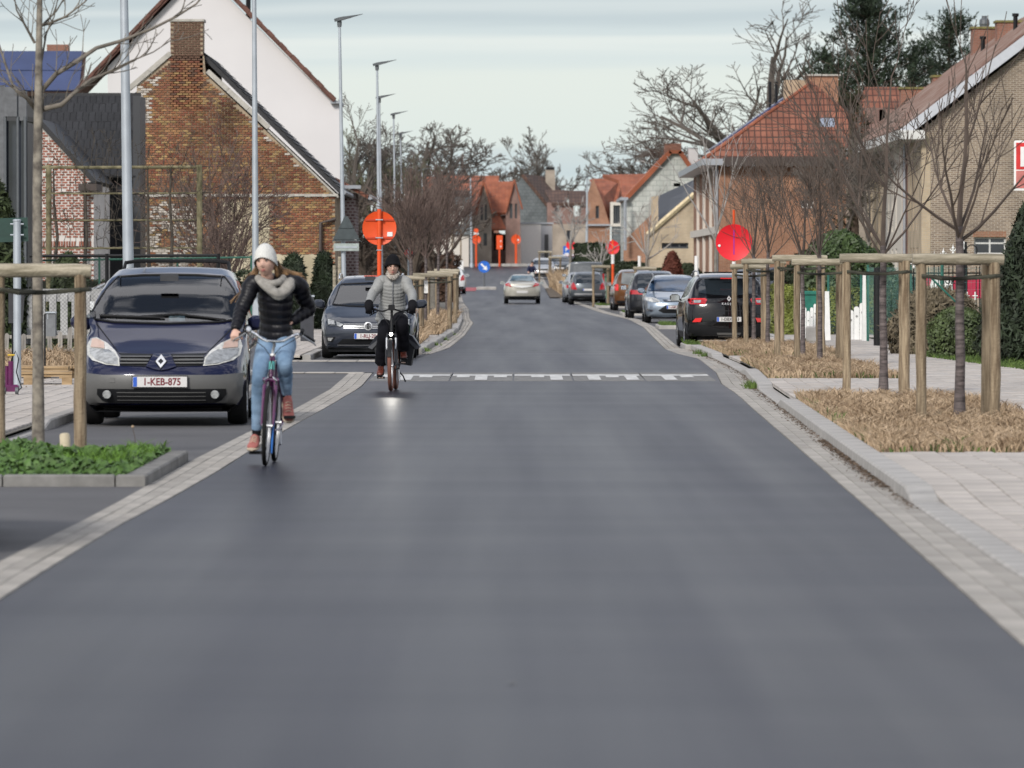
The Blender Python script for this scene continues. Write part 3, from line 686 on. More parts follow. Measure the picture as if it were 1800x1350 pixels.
def left_bg():
    d = 235.0; t = thing('solar_roof_house', 'house far left showing a blue solar panel roof and small brick chimney', 'house', (-19, d, 0))
    x0, x1 = -40/1e4*d*25, (144-900)*d/1e4; x0 = -23.5
    zt_, zb = 1.7+(472-88)*.0235, 1.7+(472-162)*.0235
    MB().box(x0, x1-.1, d+.3, d+8, 0, zb).build('wall', M_darkclad, t, world=True)
    r = slab([(x0,d,zb),(x1,d,zb),(x1,d+2.5,zt_),(x0,d+2.5,zt_)], .2).build('roof', M_btile, t, world=True)
    for i in range(3):
        for j in range(2):
            a = x0+.1+i*1.85; f0, f1 = j/2+.01, (j+1)/2-.01
            q = [(a,d+2.5*f0-.08,zb+(zt_-zb)*f0+.06),(a+1.83,d+2.5*f0-.08,zb+(zt_-zb)*f0+.06),(a+1.83,d+2.5*f1-.08,zb+(zt_-zb)*f1+.06),(a,d+2.5*f1-.08,zb+(zt_-zb)*f1+.06)]
            slab(q, .05).build('solar_panel', M_solar, r).data.transform(Matrix.Translation(-t.location))
    a, b = (74-900)*.0235, (112-900)*.0235; MB().box(a, b, d+2.6, d+3.3, zt_-1, zt_+.32).build('chimney', M_brR, t, world=True)
    # dark modern facade at the left edge
    d = 128.0; t = thing('modern_extension', 'dark anthracite clad modern house front at the left edge', 'house', (-11.4, d, 0))
    X = lambda p: (p-900)*.0128
    Z = lambda p: 1.7+(472-p)*.0128
    MB().box(X(-60), X(46), d+.4, d+3, 0, Z(215)).build('wall', M_darkclad, t, world=True)
    MB().box(X(-60), X(8), d+.1, d+.4, 0, Z(150)).build('fascia_panel', mat('grey_panel', (.12,.125,.135), .6), t, world=True)
    MB().box(X(8), X(30), d+.05, d+.4, Z(205), Z(153)).build('fascia_panel', MT['grey_panel'], t, world=True)
    MB().box(X(30), X(46), d+.12, d+.4, Z(212), Z(160)).build('fascia_panel', MT['grey_panel'], t, world=True)
    for p in (9, 31, 44): MB().path([(X(p), d+.1, .3), (X(p), d+.1, Z(205))], .035, 6).build('mullion', M_lampgrey, t, world=True)
    MB().box(X(10), X(44), d+.34, d+.37, .4, Z(212)).build('pane', M_glassh, t, world=True)
left_bg()
# ---------- far street end: houses left of centre
def far_left():
    d = 490.0; k = d/1e4
    X = lambda p: (p-900)*k
    Z = lambda p: 1.7+(472-p)*k
    def wallp(t, pts, m, holes=(), dep=8, dd=d, name='wall'):
        mb = panel(px2(pts, dd), holes, dep); mb.v = [(x, y+dd, z) for x, y, z in mb.v]; return mb.build(name, m, t, world=True)
    # slate clad box house
    t = thing('slate_clad_house', 'grey slate clad upper storey with three pale curtained windows under orange tiles', 'house', (X(790), d-6, gz(484)))
    dd = d-6
    hs = [rect(765,786,360,396,dd), rect(788,803,360,396,dd), rect(805,817,360,396,dd)]
    wallp(t, [(750,412),(750,343),(827,343),(827,412)], M_slate, hs, 6, dd)
    for h in hs: window(t, dd, h, M_frameD, 1, M_curt, .15, .1)
    wallp(t, [(750,470),(750,412),(824,412),(824,470)], M_renderW, (), 5, dd+.3)
    MB().box(X(735), X(830), dd-.4, dd+5, Z(343), Z(336)).build('eave', M_brown, t, world=True)
    slab([(X(735),dd-.4,Z(336)),(X(842),dd-.4,Z(336)),(X(838),dd+6,Z(311)),(X(742),dd+6,Z(311))], .3).build('roof', M_otile, t, world=True)
    # steep gable pair
    t = thing('twin_gable_house', 'house with a beige gable and a plum brick gable under orange tiles', 'house', (X(870), d, gz(490)))
    hs = [rect(845,849,360,387,d), rect(852,856,360,387,d), rect(850,856,410,432,d)]
    wallp(t, [(830,470),(830,376),(837,374),(850,324),(864,376),(864,470)], M_brBe, hs, 7)
    for h in hs: window(t, d, h, M_frameD, 1, M_glassh, .15, .08)
    dd = d+1; hs = [rect(896,901,358,384,dd), rect(905,909,358,384,dd)]
    wallp(t, [(889,470),(889,372),(903,320),(914,366),(916,470)], M_brP, hs, 7, dd)
    for h in hs: window(t, dd, h, M_frameD, 1, M_glassh, .15, .08)
    wallp(t, [(862,470),(862,378),(892,378),(892,470)], M_brP, (rect(868,888,404,440,d+3),), 4, d+3)
    slab([(X(864),d+2.4,Z(373)),(X(890),d+2.4,Z(373)),(X(902),d+7,Z(317)),(X(853),d+7,Z(317))], .25).build('roof', M_otile, t, world=True)
    slab([(X(862),d+1.0,Z(402)),(X(890),d+1.0,Z(402)),(X(878),d+2.6,Z(377)),(X(864),d+2.6,Z(377))], .2).build('porch_roof', M_otile, t, world=True)
    slab([(X(828),d-.2,Z(374)),(X(839),d-.2,Z(374)),(X(851),d-.2,Z(318)),(X(846),d+7,Z(318)),(X(830),d+7,Z(350))], .2).build('roof', M_otile, t, world=True)
    for q in ([(850,318),(836,376)], [(850,318),(866,378)], ):
        a, b = P(*q[0], d-.25), P(*q[1], d-.25); MB().path([a, b], .09, 5).build('verge', M_otile, t, world=True)
    for q in ([(904,316),(889,374)], [(904,316),(918,368)]):
        a, b = P(*q[0], dd-.25), P(*q[1], dd-.25); MB().path([a, b], .09, 5).build('verge', M_otile, t, world=True)
    t = thing('orange_roof_house', 'long low orange tiled ridge showing behind the twin gables', 'house', (X(830), d+14, 2))
    dd = d+14; a, b = (770-900)*dd/1e4, (877-900)*dd/1e4; h = 1.7+(472-308)*dd/1e4
    slab([(a,dd,h-1.6),(b,dd,h-1.6),(b,dd+3,h),(a,dd+3,h)], .25).build('roof', M_otile, t, world=True); MB().box(a,b,dd+.5,dd+6,2,h-1.7).build('wall', M_brR, t, world=True)
    # slate gable with brown roof and chimney
    d2 = 520.0; k2 = d2/1e4; X2 = lambda p: (p-900)*k2; Z2 = lambda p: 1.7+(472-p)*k2
    t = thing('dark_slate_house', 'grey slate clad gable with brown tiled roof and black topped chimney', 'house', (X2(945), d2, 2))
    wallp(t, [(903,470),(903,332),(920,307),(992,396),(992,470)], M_slate, (), 10, d2)
    slab([(X2(920),d2-.2,Z2(306)),(X2(994),d2-.2,Z2(396)),(X2(1000),d2+14,Z2(345)),(X2(967),d2+14,Z2(307))], .3).build('roof', M_btile, t, world=True)
    MB().box(X2(960), X2(977), d2+9, d2+10, 6, Z2(296)).build('chimney', M_brBe, t, world=True); MB().box(X2(961), X2(976), d2+9.1, d2+9.9, Z2(296), Z2(291)).build('chimney_pot', M_black, t, world=True)
    t = thing('brown_roof_house', 'brown tiled dormered brick house at the far street end', 'house', (X2(985), 505, 2))
    dd = 505.0; k3 = dd/1e4; X3 = lambda p: (p-900)*k3; Z3 = lambda p: 1.7+(472-p)*k3
    wallp(t, [(962,470),(962,356),(1035,356),(1035,470)], M_brP, (rect(975,983,360,372,dd), rect(1008,1020,360,380,dd), rect(1000,1012,400,425,dd), rect(1018,1026,400,425,dd)), 6, dd)
    slab([(X3(970),dd-.3,Z3(357)),(X3(996),dd-.3,Z3(357)),(X3(1000),dd+5,Z3(333)),(X3(957),dd+5,Z3(333))], .25).build('roof', M_btile, t, world=True)
    slab([(X3(1000),dd-.3,Z3(357)),(X3(1034),dd-.3,Z3(357)),(X3(1030),dd+5,Z3(334)),(X3(1000),dd+5,Z3(334))], .25).build('roof', M_btile, t, world=True)
    # white garage block, flat roof; beige garden wall
    dd = 497.0; k3 = dd/1e4
    t = thing('white_garage', 'low white flat roofed block at the bend of the street', 'garage', (X3(935), dd, 2))
    MB().box((914-900)*k3, (951-900)*k3, dd, dd+7, 1.6, 1.7+(472-394)*k3).build('wall', mat('white_block', (.72,.70,.67), .8, var=.04), t, world=True)
    MB().box((951-900)*k3, (972-900)*k3, dd+.1, dd+7, 1.6, 1.7+(472-396)*k3).build('wall', mat('shaded_white_side', (.36,.37,.40), .8, var=.04), t, world=True)  # side of the same white block, its shade painted as grey
    MB().box((957-900)*k3, (964-900)*k3, dd+.05, dd+.09, 1.7, 1.7+(472-412)*k3).build('door', M_darkclad, t, world=True)
    MB().box((913-900)*k3, (973-900)*k3, dd-.1, dd+7.1, 1.7+(472-394)*k3, 1.7+(472-391)*k3).build('roof', M_zinc, t, world=True)
    t = thing('beige_outbuilding', 'beige brick outbuilding with two narrow dark windows right of the white garage', 'outbuilding', (X3(1000), 496, 2))
    dd = 496.0; hs = (rect(996,1003,405,425,dd), rect(1030,1036,400,430,dd))
    wallp(t, [(971,470),(971,394),(1072,394),(1072,470)], M_brBe, hs, 5, dd)
    for h in hs: window(t, dd, h, M_frameD, 1, M_glassh, .15, .08)
far_left()
def far_right():
    d = 440.0; k = d/1e4
    def wallp(t, pts, m, holes=(), dep=8, dd=None, name='wall'):
        dd = dd or d
        mb = panel(px2(pts, dd), holes, dep); mb.v = [(x, y+dd, z) for x, y, z in mb.v]; return mb.build(name, m, t, world=True)
    X = lambda p: (p-900)*k
    Z = lambda p: 1.7+(472-p)*k
    t = thing('orange_tile_house', 'orange brick house with steep orange tiled roof and tall dormer window', 'house', (X(1060), d, 1.5))
    hs = (rect(1047,1053,362,384,d),)
    wallp(t, [(1032,470),(1032,348),(1043,314),(1058,350),(1072,396),(1072,470)], M_brO, hs, 8)
    for h in hs: window(t, d, h, M_frameD, 1, M_glassh, .15, .08)
    slab([(X(1058),d+.2,Z(352)),(X(1074),d+.2,Z(396)),(X(1091),d+4,Z(396)),(X(1099),d+9,Z(311)),(X(1044),d+9,Z(311))], .25).build('roof', M_otile, t, world=True)
    wallp(t, [(1073,398),(1073,355),(1093,355),(1093,398)], M_renderW, (rect(1078,1090,361,393,d-.5),), 3, d-.5, 'dormer')
    window(t, d-.5, rect(1078,1090,361,393,d-.5), M_frameD, 3, M_glassh, .15, .08)
    wallp(t, [(1077,460),(1077,397),(1096,397),(1096,460)], M_slate, (), 4, d-.4)
    MB().box(X(1030),X(1075),d-.3,d,Z(397),Z(394)).build('eave', M_zinc, t, world=True)
    d = 330.0; k = d/1e4
    t = thing('pale_slate_gable_house', 'large pale slate clad gable house with orange verge and brick chimney', 'house', (X(1160), 330, .5))
    wallp(t, [(1098,470),(1098,349),(1176,270),(1198,270),(1216,303),(1262,360),(1262,470)], M_slateL, (rect(1184,1196,322,328,330),), 12, 330.0)
    wallp(t, [(1096,470),(1096,424),(1150,372),(1160,372),(1160,470)], M_brO, (), .2, 329.7)
    V = Vector
    a, b, c = P(1095,350,329.7), P(1176,264,329.7), P(1198,264,329.7); e = P(1226,306,329.7); bk = V((0,13,0))
    slab([a, b, b+bk, a+bk], .25).build('roof', M_otiley, t, world=True); slab([b, c, c+bk, b+bk], .2).build('roof', M_otiley, t, world=True); slab([c, e, e+bk, c+bk], .25).build('roof', M_otiley, t, world=True)
    MB().box(X(1170), X(1199), 332, 334, 7, Z(251)).build('chimney', M_brR, t, world=True)
    MB().box(X(1211), X(1228), 331, 332.5, 6, Z(259)).build('chimney', M_render, t, world=True)
    MB().path([P(1095,352,329), P(1099,352,329), P(1099,440,329)], .1, 6).build('downpipe', M_zinc, t, world=True)
    MB().box(X(1090),X(1104),329.4,342,Z(352),Z(347)).build('gutter_pipe', M_zinc, t, world=True)
    # the wide orange plane of the neighbour between them
    d = 390.0; k = d/1e4
    t = thing('wide_orange_roof_house', 'house with broad orange tiled roof slope left of the pale gable', 'house', (X(1110), 390, 1.2))
    slab([(X(1096),390,Z(352)),(X(1180),390,Z(352)),(X(1180),397,Z(302)),(X(1062),397,Z(304)),(X(1090),395,Z(315))], .25).build('roof', M_otile, t, world=True)
    MB().box(X(1098),X(1175),391,398,1,Z(353)).build('wall', M_brO, t, world=True)
    # beige brick house with dark slate side roof
    d = 285.0; k = d/1e4
    t = thing('beige_brick_house', 'beige brick house end with black slate roof and pale sloping verge', 'house', (X(1190), 285, .1))
    hs = (rect(1163,1210,427,437,d),)
    wallp(t, [(1142,470),(1142,410),(1220,343),(1220,470)], M_brY, hs, 9)
    window(t, d, hs[0], M_frameD, 3, M_glassh, .15, .08)
    a, b = P(1138,412,d-.1), P(1220,341,d-.1); MB().path([a, b], .13, 5).build('verge', mat('cream_verge', (.6,.5,.32), .8), t, world=True)
    slab([P(1150,398,d+1), P(1220,340,d+1), P(1220,316,d+9), P(1156,345,d+9)], .2).build('roof', M_darkclad, t, world=True)
    wallp(t, [(1145,420),(1145,346),(1157,344),(1157,420)], M_brY, (), .9, d+1.3, 'chimney')
    # orange-brown hipped house with solar panels
    d = 230.0; k = d/1e4; Xc = 8.4; db = 262.0
    t = thing('hipped_roof_house', 'big orange brick house with hipped red tiled roof and solar panels', 'house', (12, 230, 0))
    ze = 1.7+(472-290)*k
    hs = (rect(1408,1430,352,366,d), rect(1500,1520,345,370,d))
    wallp(t, [(1265,480),(1265,292),(1545,292),(1545,480)], M_brO, hs, 6)
    for h in hs: window(t, d, h, M_frame, 2, M_glassh, .12, .06)
    # street front, receding: piers, tall window bays and pale bands
    fr = panel([(0,0),(db-d,0),(db-d,ze),(0,ze)], [(2+i*7.6, 4.6+i*7.6, z0, z0+1.6) for i in range(4) for z0 in (1.0, 3.7)], .3, n=(1,0,0), org=(Xc-.04,d-.02,0), u=(0,1,0))
    fr.build('wall', M_brO, t, world=True)
    for i in range(4):
        for z0 in (1.0, 3.7):
            y0 = d+2+i*7.6; w_ = MB().box(Xc+.12,Xc+.18,y0,y0+.07,z0,z0+1.6).box(Xc+.12,Xc+.18,y0+2.53,y0+2.6,z0,z0+1.6).box(Xc+.12,Xc+.18,y0+1.27,y0+1.34,z0,z0+1.6).build('window', M_frame, t, world=True)
            MB().box(Xc+.14,Xc+.16,y0,y0+2.6,z0,z0+1.6).build('pane', M_glassh, w_).data.transform(Matrix.Translation(-t.location))
    for y0 in (d+.35, d+7.8, d+16, d+24): MB().box(Xc-.15, Xc, y0, y0+.5, 0, ze).build('pier', M_renderW, t, world=True)
    MB().box(Xc-.2, Xc-.05, d, db, 3.1, 3.4).build('band', M_renderW, t, world=True)
    MB().path([(Xc-.12,d+.1,0),(Xc-.12,d+.1,ze)], .07, 6).build('downpipe', M_zinc, t, world=True)
    MB().box(Xc-.75, Xc+.1, d-.7, db, ze-.02, ze+.24).build('gutter_pipe', M_zinc, t, world=True)
    MB().box(Xc+.1, 15.2, d-.7, d-.45, ze-.05, ze+.3).build('fascia', M_brown, t, world=True)
    ax, az = (1425-900)*k+.0, 1.7+(472-146)*k; ap = V((ax*1.015, d+3.4, az+.1)); apb = V((ax*1.015, db, az+.1))
    c1 = V((Xc-.6, d-.6, ze+.25)); c2 = V((15.6, d-.6, ze+.25)); cb = V((Xc-.6, db, ze+.25))
    hip = slab([c1, c2, ap], .15).build('roof', M_rtile, t, world=True)
    slab([c1, ap, apb, cb], .15).build('roof', M_otiley, t, world=True)
    slab([c2, ap, apb, V((15.6, db, ze+.25))], .15).build('roof', M_otiley, t, world=True)
    MB().path([c1+V((0,0,.02)), ap+V((0,0,.02))], .07, 6).build('hip_ridge', M_otile, t, world=True); MB().path([c2+V((0,0,.02)), ap+V((0,0,.02))], .07, 6).build('hip_ridge', M_rtile, t, world=True)
    sl = (ap - V((c1.x, ap.y, c1.z))); nn = V((-sl.z, 0, sl.x)).normalized()
    for j in range(3):
        for i in range(2):
            y0 = d+6+j*6; a_ = V((c1.x, y0, c1.z)) + sl*(.18+i*.38) + nn*.15; b_ = a_ + sl*.36
            slab([a_, b_, b_+V((0,5.8,0)), a_+V((0,5.8,0))], .06).build('solar_panel', M_solar, t, world=True)
    MB().box(ap.x-1.0, ap.x-.1, d+5, d+6.3, az-1, 1.7+(472-134)*k).build('chimney', M_brY, t, world=True); MB().box(ap.x-.1, ap.x+1.15, d+4, d+5.5, az-1, 1.7+(472-128)*k).build('chimney', M_brO, t, world=True)
    MB().box(ap.x-.2, ap.x+1.25, d+3.9, d+5.6, 1.7+(472-128)*k, 1.7+(472-125)*k).build('chimney_cap', M_verge, t, world=True)
    for q in (1353, 1364): f = P(q, 165, d+8); MB().path([f-V((0,0,.9)), f+V((0,0,.5))], .06, 8).build('flue', M_black, t, world=True)
    r0 = P(1441,240,d+1); pr = .38
    slab([r0+V((0,-.2,0)), r0+V((.6,-.2,0)), r0+V((.6,.3,.75)), r0+V((0,.3,.75))], .08).build('rooflight', mat('rooflight_glass', (.28,.32,.4), .15, var=.1), t, world=True)
    # dormer row/low wing with weathered tiles between the two big houses
    t = thing('tiled_wing', 'red tiled lower wing partly hidden behind the winter trees', 'house', (14, 224, 0))
    wallp(t, [(1500,480),(1500,300),(1640,300),(1640,480)], M_brBe, (rect(1509,1514,280+60,350,224.0),), 5, 224.0)
    slab([(12.6,223.6,5.5),(16.8,223.6,5.5),(16.8,229,9.0),(14.2,229,9.0)], .2).build('roof', M_rtile, t, world=True)
    for q, y_ in ((1522, 190), (1545, 193)): c_ = P(q, y_, 226.0); MB().box(c_.x, c_.x+.75, 226, 227, 5, c_.z).build('chimney', M_brP, t, world=True)
far_right()
def brown_gable():
    d = 190.0; Xc = (1621-900)*.019; db = 219.0; V = Vector
    t = thing('brown_brick_house', 'large brown brick gable house with white verge at the right', 'house', (16, 190, 0))
    k = .019; Z = lambda p: 1.7+(472-p)*k
    hs = [rect(1712,1768,417,447,d)]
    rx = 19.0; ze = Z(228); zr = Z(228) + (rx - Xc + .5) * .772
    mb = panel([(Xc,0),(Xc,ze),(rx,zr-.35),(26,zr-5.5),(26,0)], hs, 8); mb.v = [(x, y+d, z) for x, y, z in mb.v]; w0 = mb.build('wall', M_brB, t, world=True)
    window(t, d, hs[0], M_frame, 2, M_glassh, .12, .05, .2)
    MB().box(hs[0][0]+.06, hs[0][0]+.5, d+.2, d+.22, hs[0][2]+.05, hs[0][3]-.25).build('curtain', M_curt, t, world=True)
    for i in range(13):
        x = hs[0][0]-.05+i*.087; MB().box(x, x+.075, d-.012, d+.05, hs[0][3]+.01, hs[0][3]+.2).build('soldier_brick', M_brO, w0).data.transform(Matrix.Translation(-t.location))
    # street front going back: yellow brick strip, white rendered bay, red strip
    L = db-d
    segs = [(0, 6.6, M_brY), (7.6, 9.2, M_brR), (9.2, 18.5, M_renderW), (18.5, L, M_brY)]
    for a, b, m in segs:
        holes = []
        n = 3
        for z0, z1 in ((3.0,5.3),(.6,2.4)):
            for i in range(n):
                c = a + (b-a)*(.28+.22*i); holes.append((c, c+(b-a)*.09, z0, z1))
        if m is M_brR: holes = []
        pn = panel([(a,0),(b,0),(b,ze-.1),(a,ze-.1)], holes, .3, n=(1,0,0), org=(Xc-.03 if m is not M_renderW else Xc-.05, d-.02, 0), u=(0,1,0)); pn.build('wall', m, t, world=True)
        for h in holes:
            MB().box(Xc+.1,Xc+.12,d+h[0],d+h[1],h[2],h[3]).build('window', M_glassh, t, world=True)
    MB().box(Xc-.02, Xc+.2, d+6.6, d+7.6, 0, ze-.1).build('wall', M_brR, t, world=True)
    MB().path([(Xc-.1,d+7.1,0),(Xc-.1,d+7.1,ze)], .06, 8).build('downpipe', M_zinc, t, world=True)
    e0 = Xc-.8; z0 = ze - .05
    for a, b in ((d-.5, d+7.2), (d+7.6, db)):
        MB().box(e0-.05, Xc+.05, a, b, z0-.28, z0+.02).build('gutter_pipe', M_frame, t, world=True)
    p0 = V((e0, d-.35, z0+.05)); p1 = V((rx, d-.35, zr+.15)); bk = V((0, db-d+.35, 0))
    rf = slab([p0, p1, p1+bk, p0+bk], .18).build('roof', M_gtiley, t, world=True)
    slab([p1, V((26,d-.35,zr-5.2)), V((26,db,zr-5.2)), p1+bk], .18).build('roof', M_gtiley, t, world=True)
    dr = (p1-p0).normalized(); dn = V((dr.z,0,-dr.x))
    q = [p0+dn*.02, p1+dn*.02, p1+dn*.34, p0+dn*.34]; q = [v+V((0,-.05,0)) for v in q]+[v+V((0,.05,0)) for v in q]
    MB().add(q, [(0,1,2,3),(7,6,5,4),(0,4,5,1),(1,5,6,2),(2,6,7,3),(3,7,4,0)]).build('verge_board', mat('verge_board', (.50,.52,.56), .5, var=.04), t, world=True)
    # ribs of interlocking tiles running up the slope
    rb = MB(); up = V((-dr.z,0,dr.x))
    for i in range(60):
        y = d-.3+i*.48; o_ = V((0, y-d+.35, 0)); rb.path([p0+o_+up*.02, p1+o_+up*.02], .055, 5)
    o = rb.build('tile_ribs', mat('lichen_tile', (.20,.10,.075), .9, var=.3, sc_=1.2, c2=(.27,.215,.19), det=8), rf); o['kind'] = 'stuff'; o.data.transform(Matrix.Translation(-t.location))
    def chim(px0, px1, py, dd, zb, m=M_brR):
        a, b = (px0-900)*dd/1e4, (px1-900)*dd/1e4; h = 1.7+(472-py)*dd/1e4
        c = MB().box(a, b, dd, dd+1.0, zb, h).build('chimney', m, t, world=True)
        MB().box(a-.06, b+.06, dd-.06, dd+1.06, h, h+.08).build('chimney_cap', mat('mossy_cap', (.18,.16,.06), .9, var=.3), c).data.transform(Matrix.Translation(-t.location))
    chim(1752,1806,40,206,8); chim(1709,1750,51,213,8); chim(1640,1668,136,217,6); chim(1583,1620,157,217.5,5)
    for x_, y0, y1, dd in ((1784,30,62,203), (1727,70,105,208)):
        a, b = P(x_, y1+15, dd), P(x_, y0, dd); MB().path([a, b, b+V((0,0,.02)), b+V((0,0,.12))], [.08,.08,.12,.12], 8).build('flue', M_black, t, world=True)
    c_ = P(1729.5, 52, 213.4); MB().lathe([(.28,0),(.2,.06),(.17,.12),(.2,.2),(.18,.35),(.1,.42),(.1,.5)], 12, M=Matrix.Translation(c_-t.location)).build('chimney_pot', M_lampgrey, t)
brown_gable()
# ================================================================ plants
def rv(r): 
    while True:
        v = Vector((r.uniform(-1,1), r.uniform(-1,1), r.uniform(-1,1)))
        if .05 < v.length < 1: return v.normalized()
def grow(mb, p, d, L, r, lvl, o, rnd):
    n = o.get('seg', 4) if lvl < 3 else 3; pts = [p.copy()]; rad = [r]; q = p.copy(); dd = d.normalized()
    up = Vector((0,0,1))
    for i in range(n):
        dd = (dd + rv(rnd)*o['wig'] + up*o['trop']).normalized(); q = q + dd*(L/n); pts.append(q.copy()); rad.append(max(r*(1-.72*(i+1)/n), o['rmin']))
    mb.path(pts, rad, 5 if r > .03 else (4 if r > .012 else 3), cap=False)
    if lvl >= o['lev']: return
    k = o['kids'][min(lvl, len(o['kids'])-1)]; k = int(k + rnd.random())
    for j in range(k):
        t = o['t0'] + (1-o['t0'])*(j+rnd.random())/k; i = min(int(t*n), n-1); f = t*n - i
        a = pts[i].lerp(pts[i+1], f); ax = (pts[i+1]-pts[i]).normalized()
        side = rv(rnd).cross(ax).normalized(); an = R(rnd.uniform(*o['ang']))
        nd = ax*math.cos(an) + side*math.sin(an)
        grow(mb, a, nd, L*rnd.uniform(*o['len'])*(1.15-.5*t), max(rad[i]*o['thin'], o['rmin']), lvl+1, o, rnd)
OPT = dict(wig=.13, trop=.06, lev=4, kids=[5,4,4,3], t0=.25, ang=(22,55), len=(.45,.72), thin=.55, rmin=.004, seg=5)
def opt(**k): o = dict(OPT); o.update(k); return o
def tree(name, label, base, th, tr, limbs, o, seed, m_t=M_barkgrey, m_c=M_twig, group=None, spread=(25,50), llen=1.0, lean=(0,0), cat='tree', tube=10, r1=None, lr=.5):
    rnd = random.Random(seed); base = Vector(base)
    t = thing(name, label, cat, base, 0, group)
    pts = [Vector((lean[0]*i/6 + rnd.uniform(-.01,.01)*th*.5, lean[1]*i/6, th*i/6)) for i in range(7)]; pts[0].x = 0
    rad = [tr*(1.25 if i == 0 else 1-.05*i) for i in range(7)]
    mt = MB().path(pts, rad, tube)
    for _ in range(int(th*2)): 
        pass
    mt.build('trunk', m_t, t, smooth=True, ang=60)
    mb = MB(); top = pts[-1]
    for i in range(limbs):
        a = 6.2832*(i+rnd.uniform(-.3,.3))/limbs; an = R(rnd.uniform(*spread)); d = Vector((math.cos(a)*math.sin(an), math.sin(a)*math.sin(an), math.cos(an)))
        z = top - Vector((0,0, rnd.random()*th*.10)); grow(mb, z, d, llen*rnd.uniform(.8,1.15), tr*lr*rnd.uniform(.8,1.1), 1, o, rnd)
    grow(mb, top, Vector((0,0,1)), llen*1.15, tr*.6, 1, o, rnd)
    mb.build('crown', m_c, t); return t
# ---- staked street trees on the right: trunk centre (X, d) and stakes
M_tie = mat('tie_strap', (.045,.045,.032), .9, var=.3)
def post(parent, x, y, z0, z1, r=.056, seed=0):
    rnd = random.Random(seed+int(x*100)); n = 6
    pts = [(x+rnd.uniform(-.006,.006), y, z0 + (z1-z0)*i/n) for i in range(n+1)]
    return MB().path(pts, [r*rnd.uniform(.93,1.06) for _ in pts], 12).build('stake', M_wood, parent, smooth=True, ang=50)
def stakes(name, label, xl, xr, xt, d, zr, back=1.0, group='wooden stake frames round the street trees', both=False, zg=.1, ext=.09, rr=.058, tilt=0, third=True):
    t = thing(name, label, 'tree stakes', (xl, d, zg+gz(d)), 0, group)
    g0 = -.1
    H = zr - zg
    o_ = post(t, 0, 0, g0, H-.03, seed=1); post(t, xr-xl, 0, g0, H-.03, seed=2)
    if third: post(t, xr-xl+.0, back, g0, H-.05, seed=3)
    if both: post(t, 0, back, g0, H-.05, seed=4)
    def rail(a, b, s):
        rnd = random.Random(s); a, b = Vector(a), Vector(b); n = 6
        MB().path([a.lerp(b, i/n) + Vector((0,0,rnd.uniform(-.004,.004))) for i in range(n+1)], [rr*rnd.uniform(.95,1.05) for _ in range(n+1)], 12).build('rail', M_woodgrey, t, smooth=True, ang=50)
    rail((-ext, -.02, H), (xr-xl+ext, .0, H+tilt), 5)
    if third: rail((xr-xl+.02, .06, H-.012), (xr-xl+.02, back+.1, H-.012), 6)
    # rubber tie running round stakes and trunk
    c = xt - xl
    pts = [(0,-.065,H-.17),(.04,-.07,H-.17),(c*.5,-.02,H-.20),(c-.05,back*.28,H-.2),(c+.05,back*.28,H-.2),((c+xr-xl)/2,.0,H-.19),(xr-xl,-.065,H-.17),(xr-xl+.07,0,H-.17),(xr-xl+.06,back*.5,H-.17),(xr-xl,back+.06,H-.17),(c,back*.7,H-.2),(0,.06,H-.17)]
    MB().path(pts, [(.016,.022)]*len(pts), 6).build('tie', M_tie, t)
    return t
S = [ # left stake px, right px, trunk px, ground px row, rail row
 (1619,1749,1687,740,456,'nearest stake frame on the right pavement, in the big bed of dry grass'),
 (1488,1592,1553,689,454,'second stake frame on the right, behind the nearest one in the same dry bed'),
 (1401,1481,1441,639,461,'third stake frame on the right with pale split rail, in the middle dry bed'),
 (1366,1445,1411,626,454,'fourth stake frame on the right, its rail topped by a loop of rope'),
 (1311,1374,1350,609,460,'fifth stake frame on the right with a black band round its stake'),
 (1291,1345,1325,604,469,'sixth and lowest stake frame on the right, in front of the black suv')]
TREES = []
vase = opt(wig=.07, trop=.085, lev=4, kids=[5,5,6,4], t0=.18, ang=(18,42), len=(.50,.80), thin=.55, rmin=.0045)
for i, (a, b, c, gy, ry, lab) in enumerate(S):
    d = 15.8e3/(gy-472); f = lambda p: (p-900)*d/1e4
    stakes('tree_stakes', lab, f(a), f(b), f(c), d, 1.7-(ry-472)*d/1e4, 1.0 if i != 1 else .5)
    dt = d+.35; xt = (c-900)*dt/1e4
    TREES.append((xt, dt))
fork = [398, 432, 440, 450, 440, 448]
labs = ['cherry tree with open vase crown in the nearest stake frame on the right', 'young cherry tree with tall shoots in the second stake frame on the right','thin dark trunked tree in the third stake frame on the right','thin twiggy tree in the fourth stake frame on the right','thin twiggy tree in the fifth stake frame on the right','thin twiggy tree in front of the black suv']
for i, (x, d) in enumerate(TREES):
    th = 1.7 + (472-fork[i])*d/1e4 - .1
    if i == 0: o = opt(wig=.10, trop=.13, lev=3, kids=[3,3,4], t0=.22, ang=(18,40), len=(.5,.8), thin=.62, rmin=.005); L = 1.45; n = 6; sp = (38,64)
    elif i == 1: o = opt(wig=.10, trop=.10, lev=4, kids=[3,3,3,3], t0=.2, ang=(20,42), len=(.5,.8), thin=.6, rmin=.005); L = 1.95; n = 6; sp = (22,60)
    else: o = opt(wig=.09, trop=.10, lev=4, kids=[3,3,3,3], t0=.15, ang=(16,40), len=(.55,.85), thin=.55, rmin=.0045); L = 1.35; n = 7; sp = (14,52)
    tree('cherry_tree', labs[i], (x, d, .1), th, .056 if i < 2 else .045, n, o, 11+i, M_bark, M_twig, 'young street trees along the right pavement', spread=sp, llen=L, lr=.42 if i == 0 else .30)
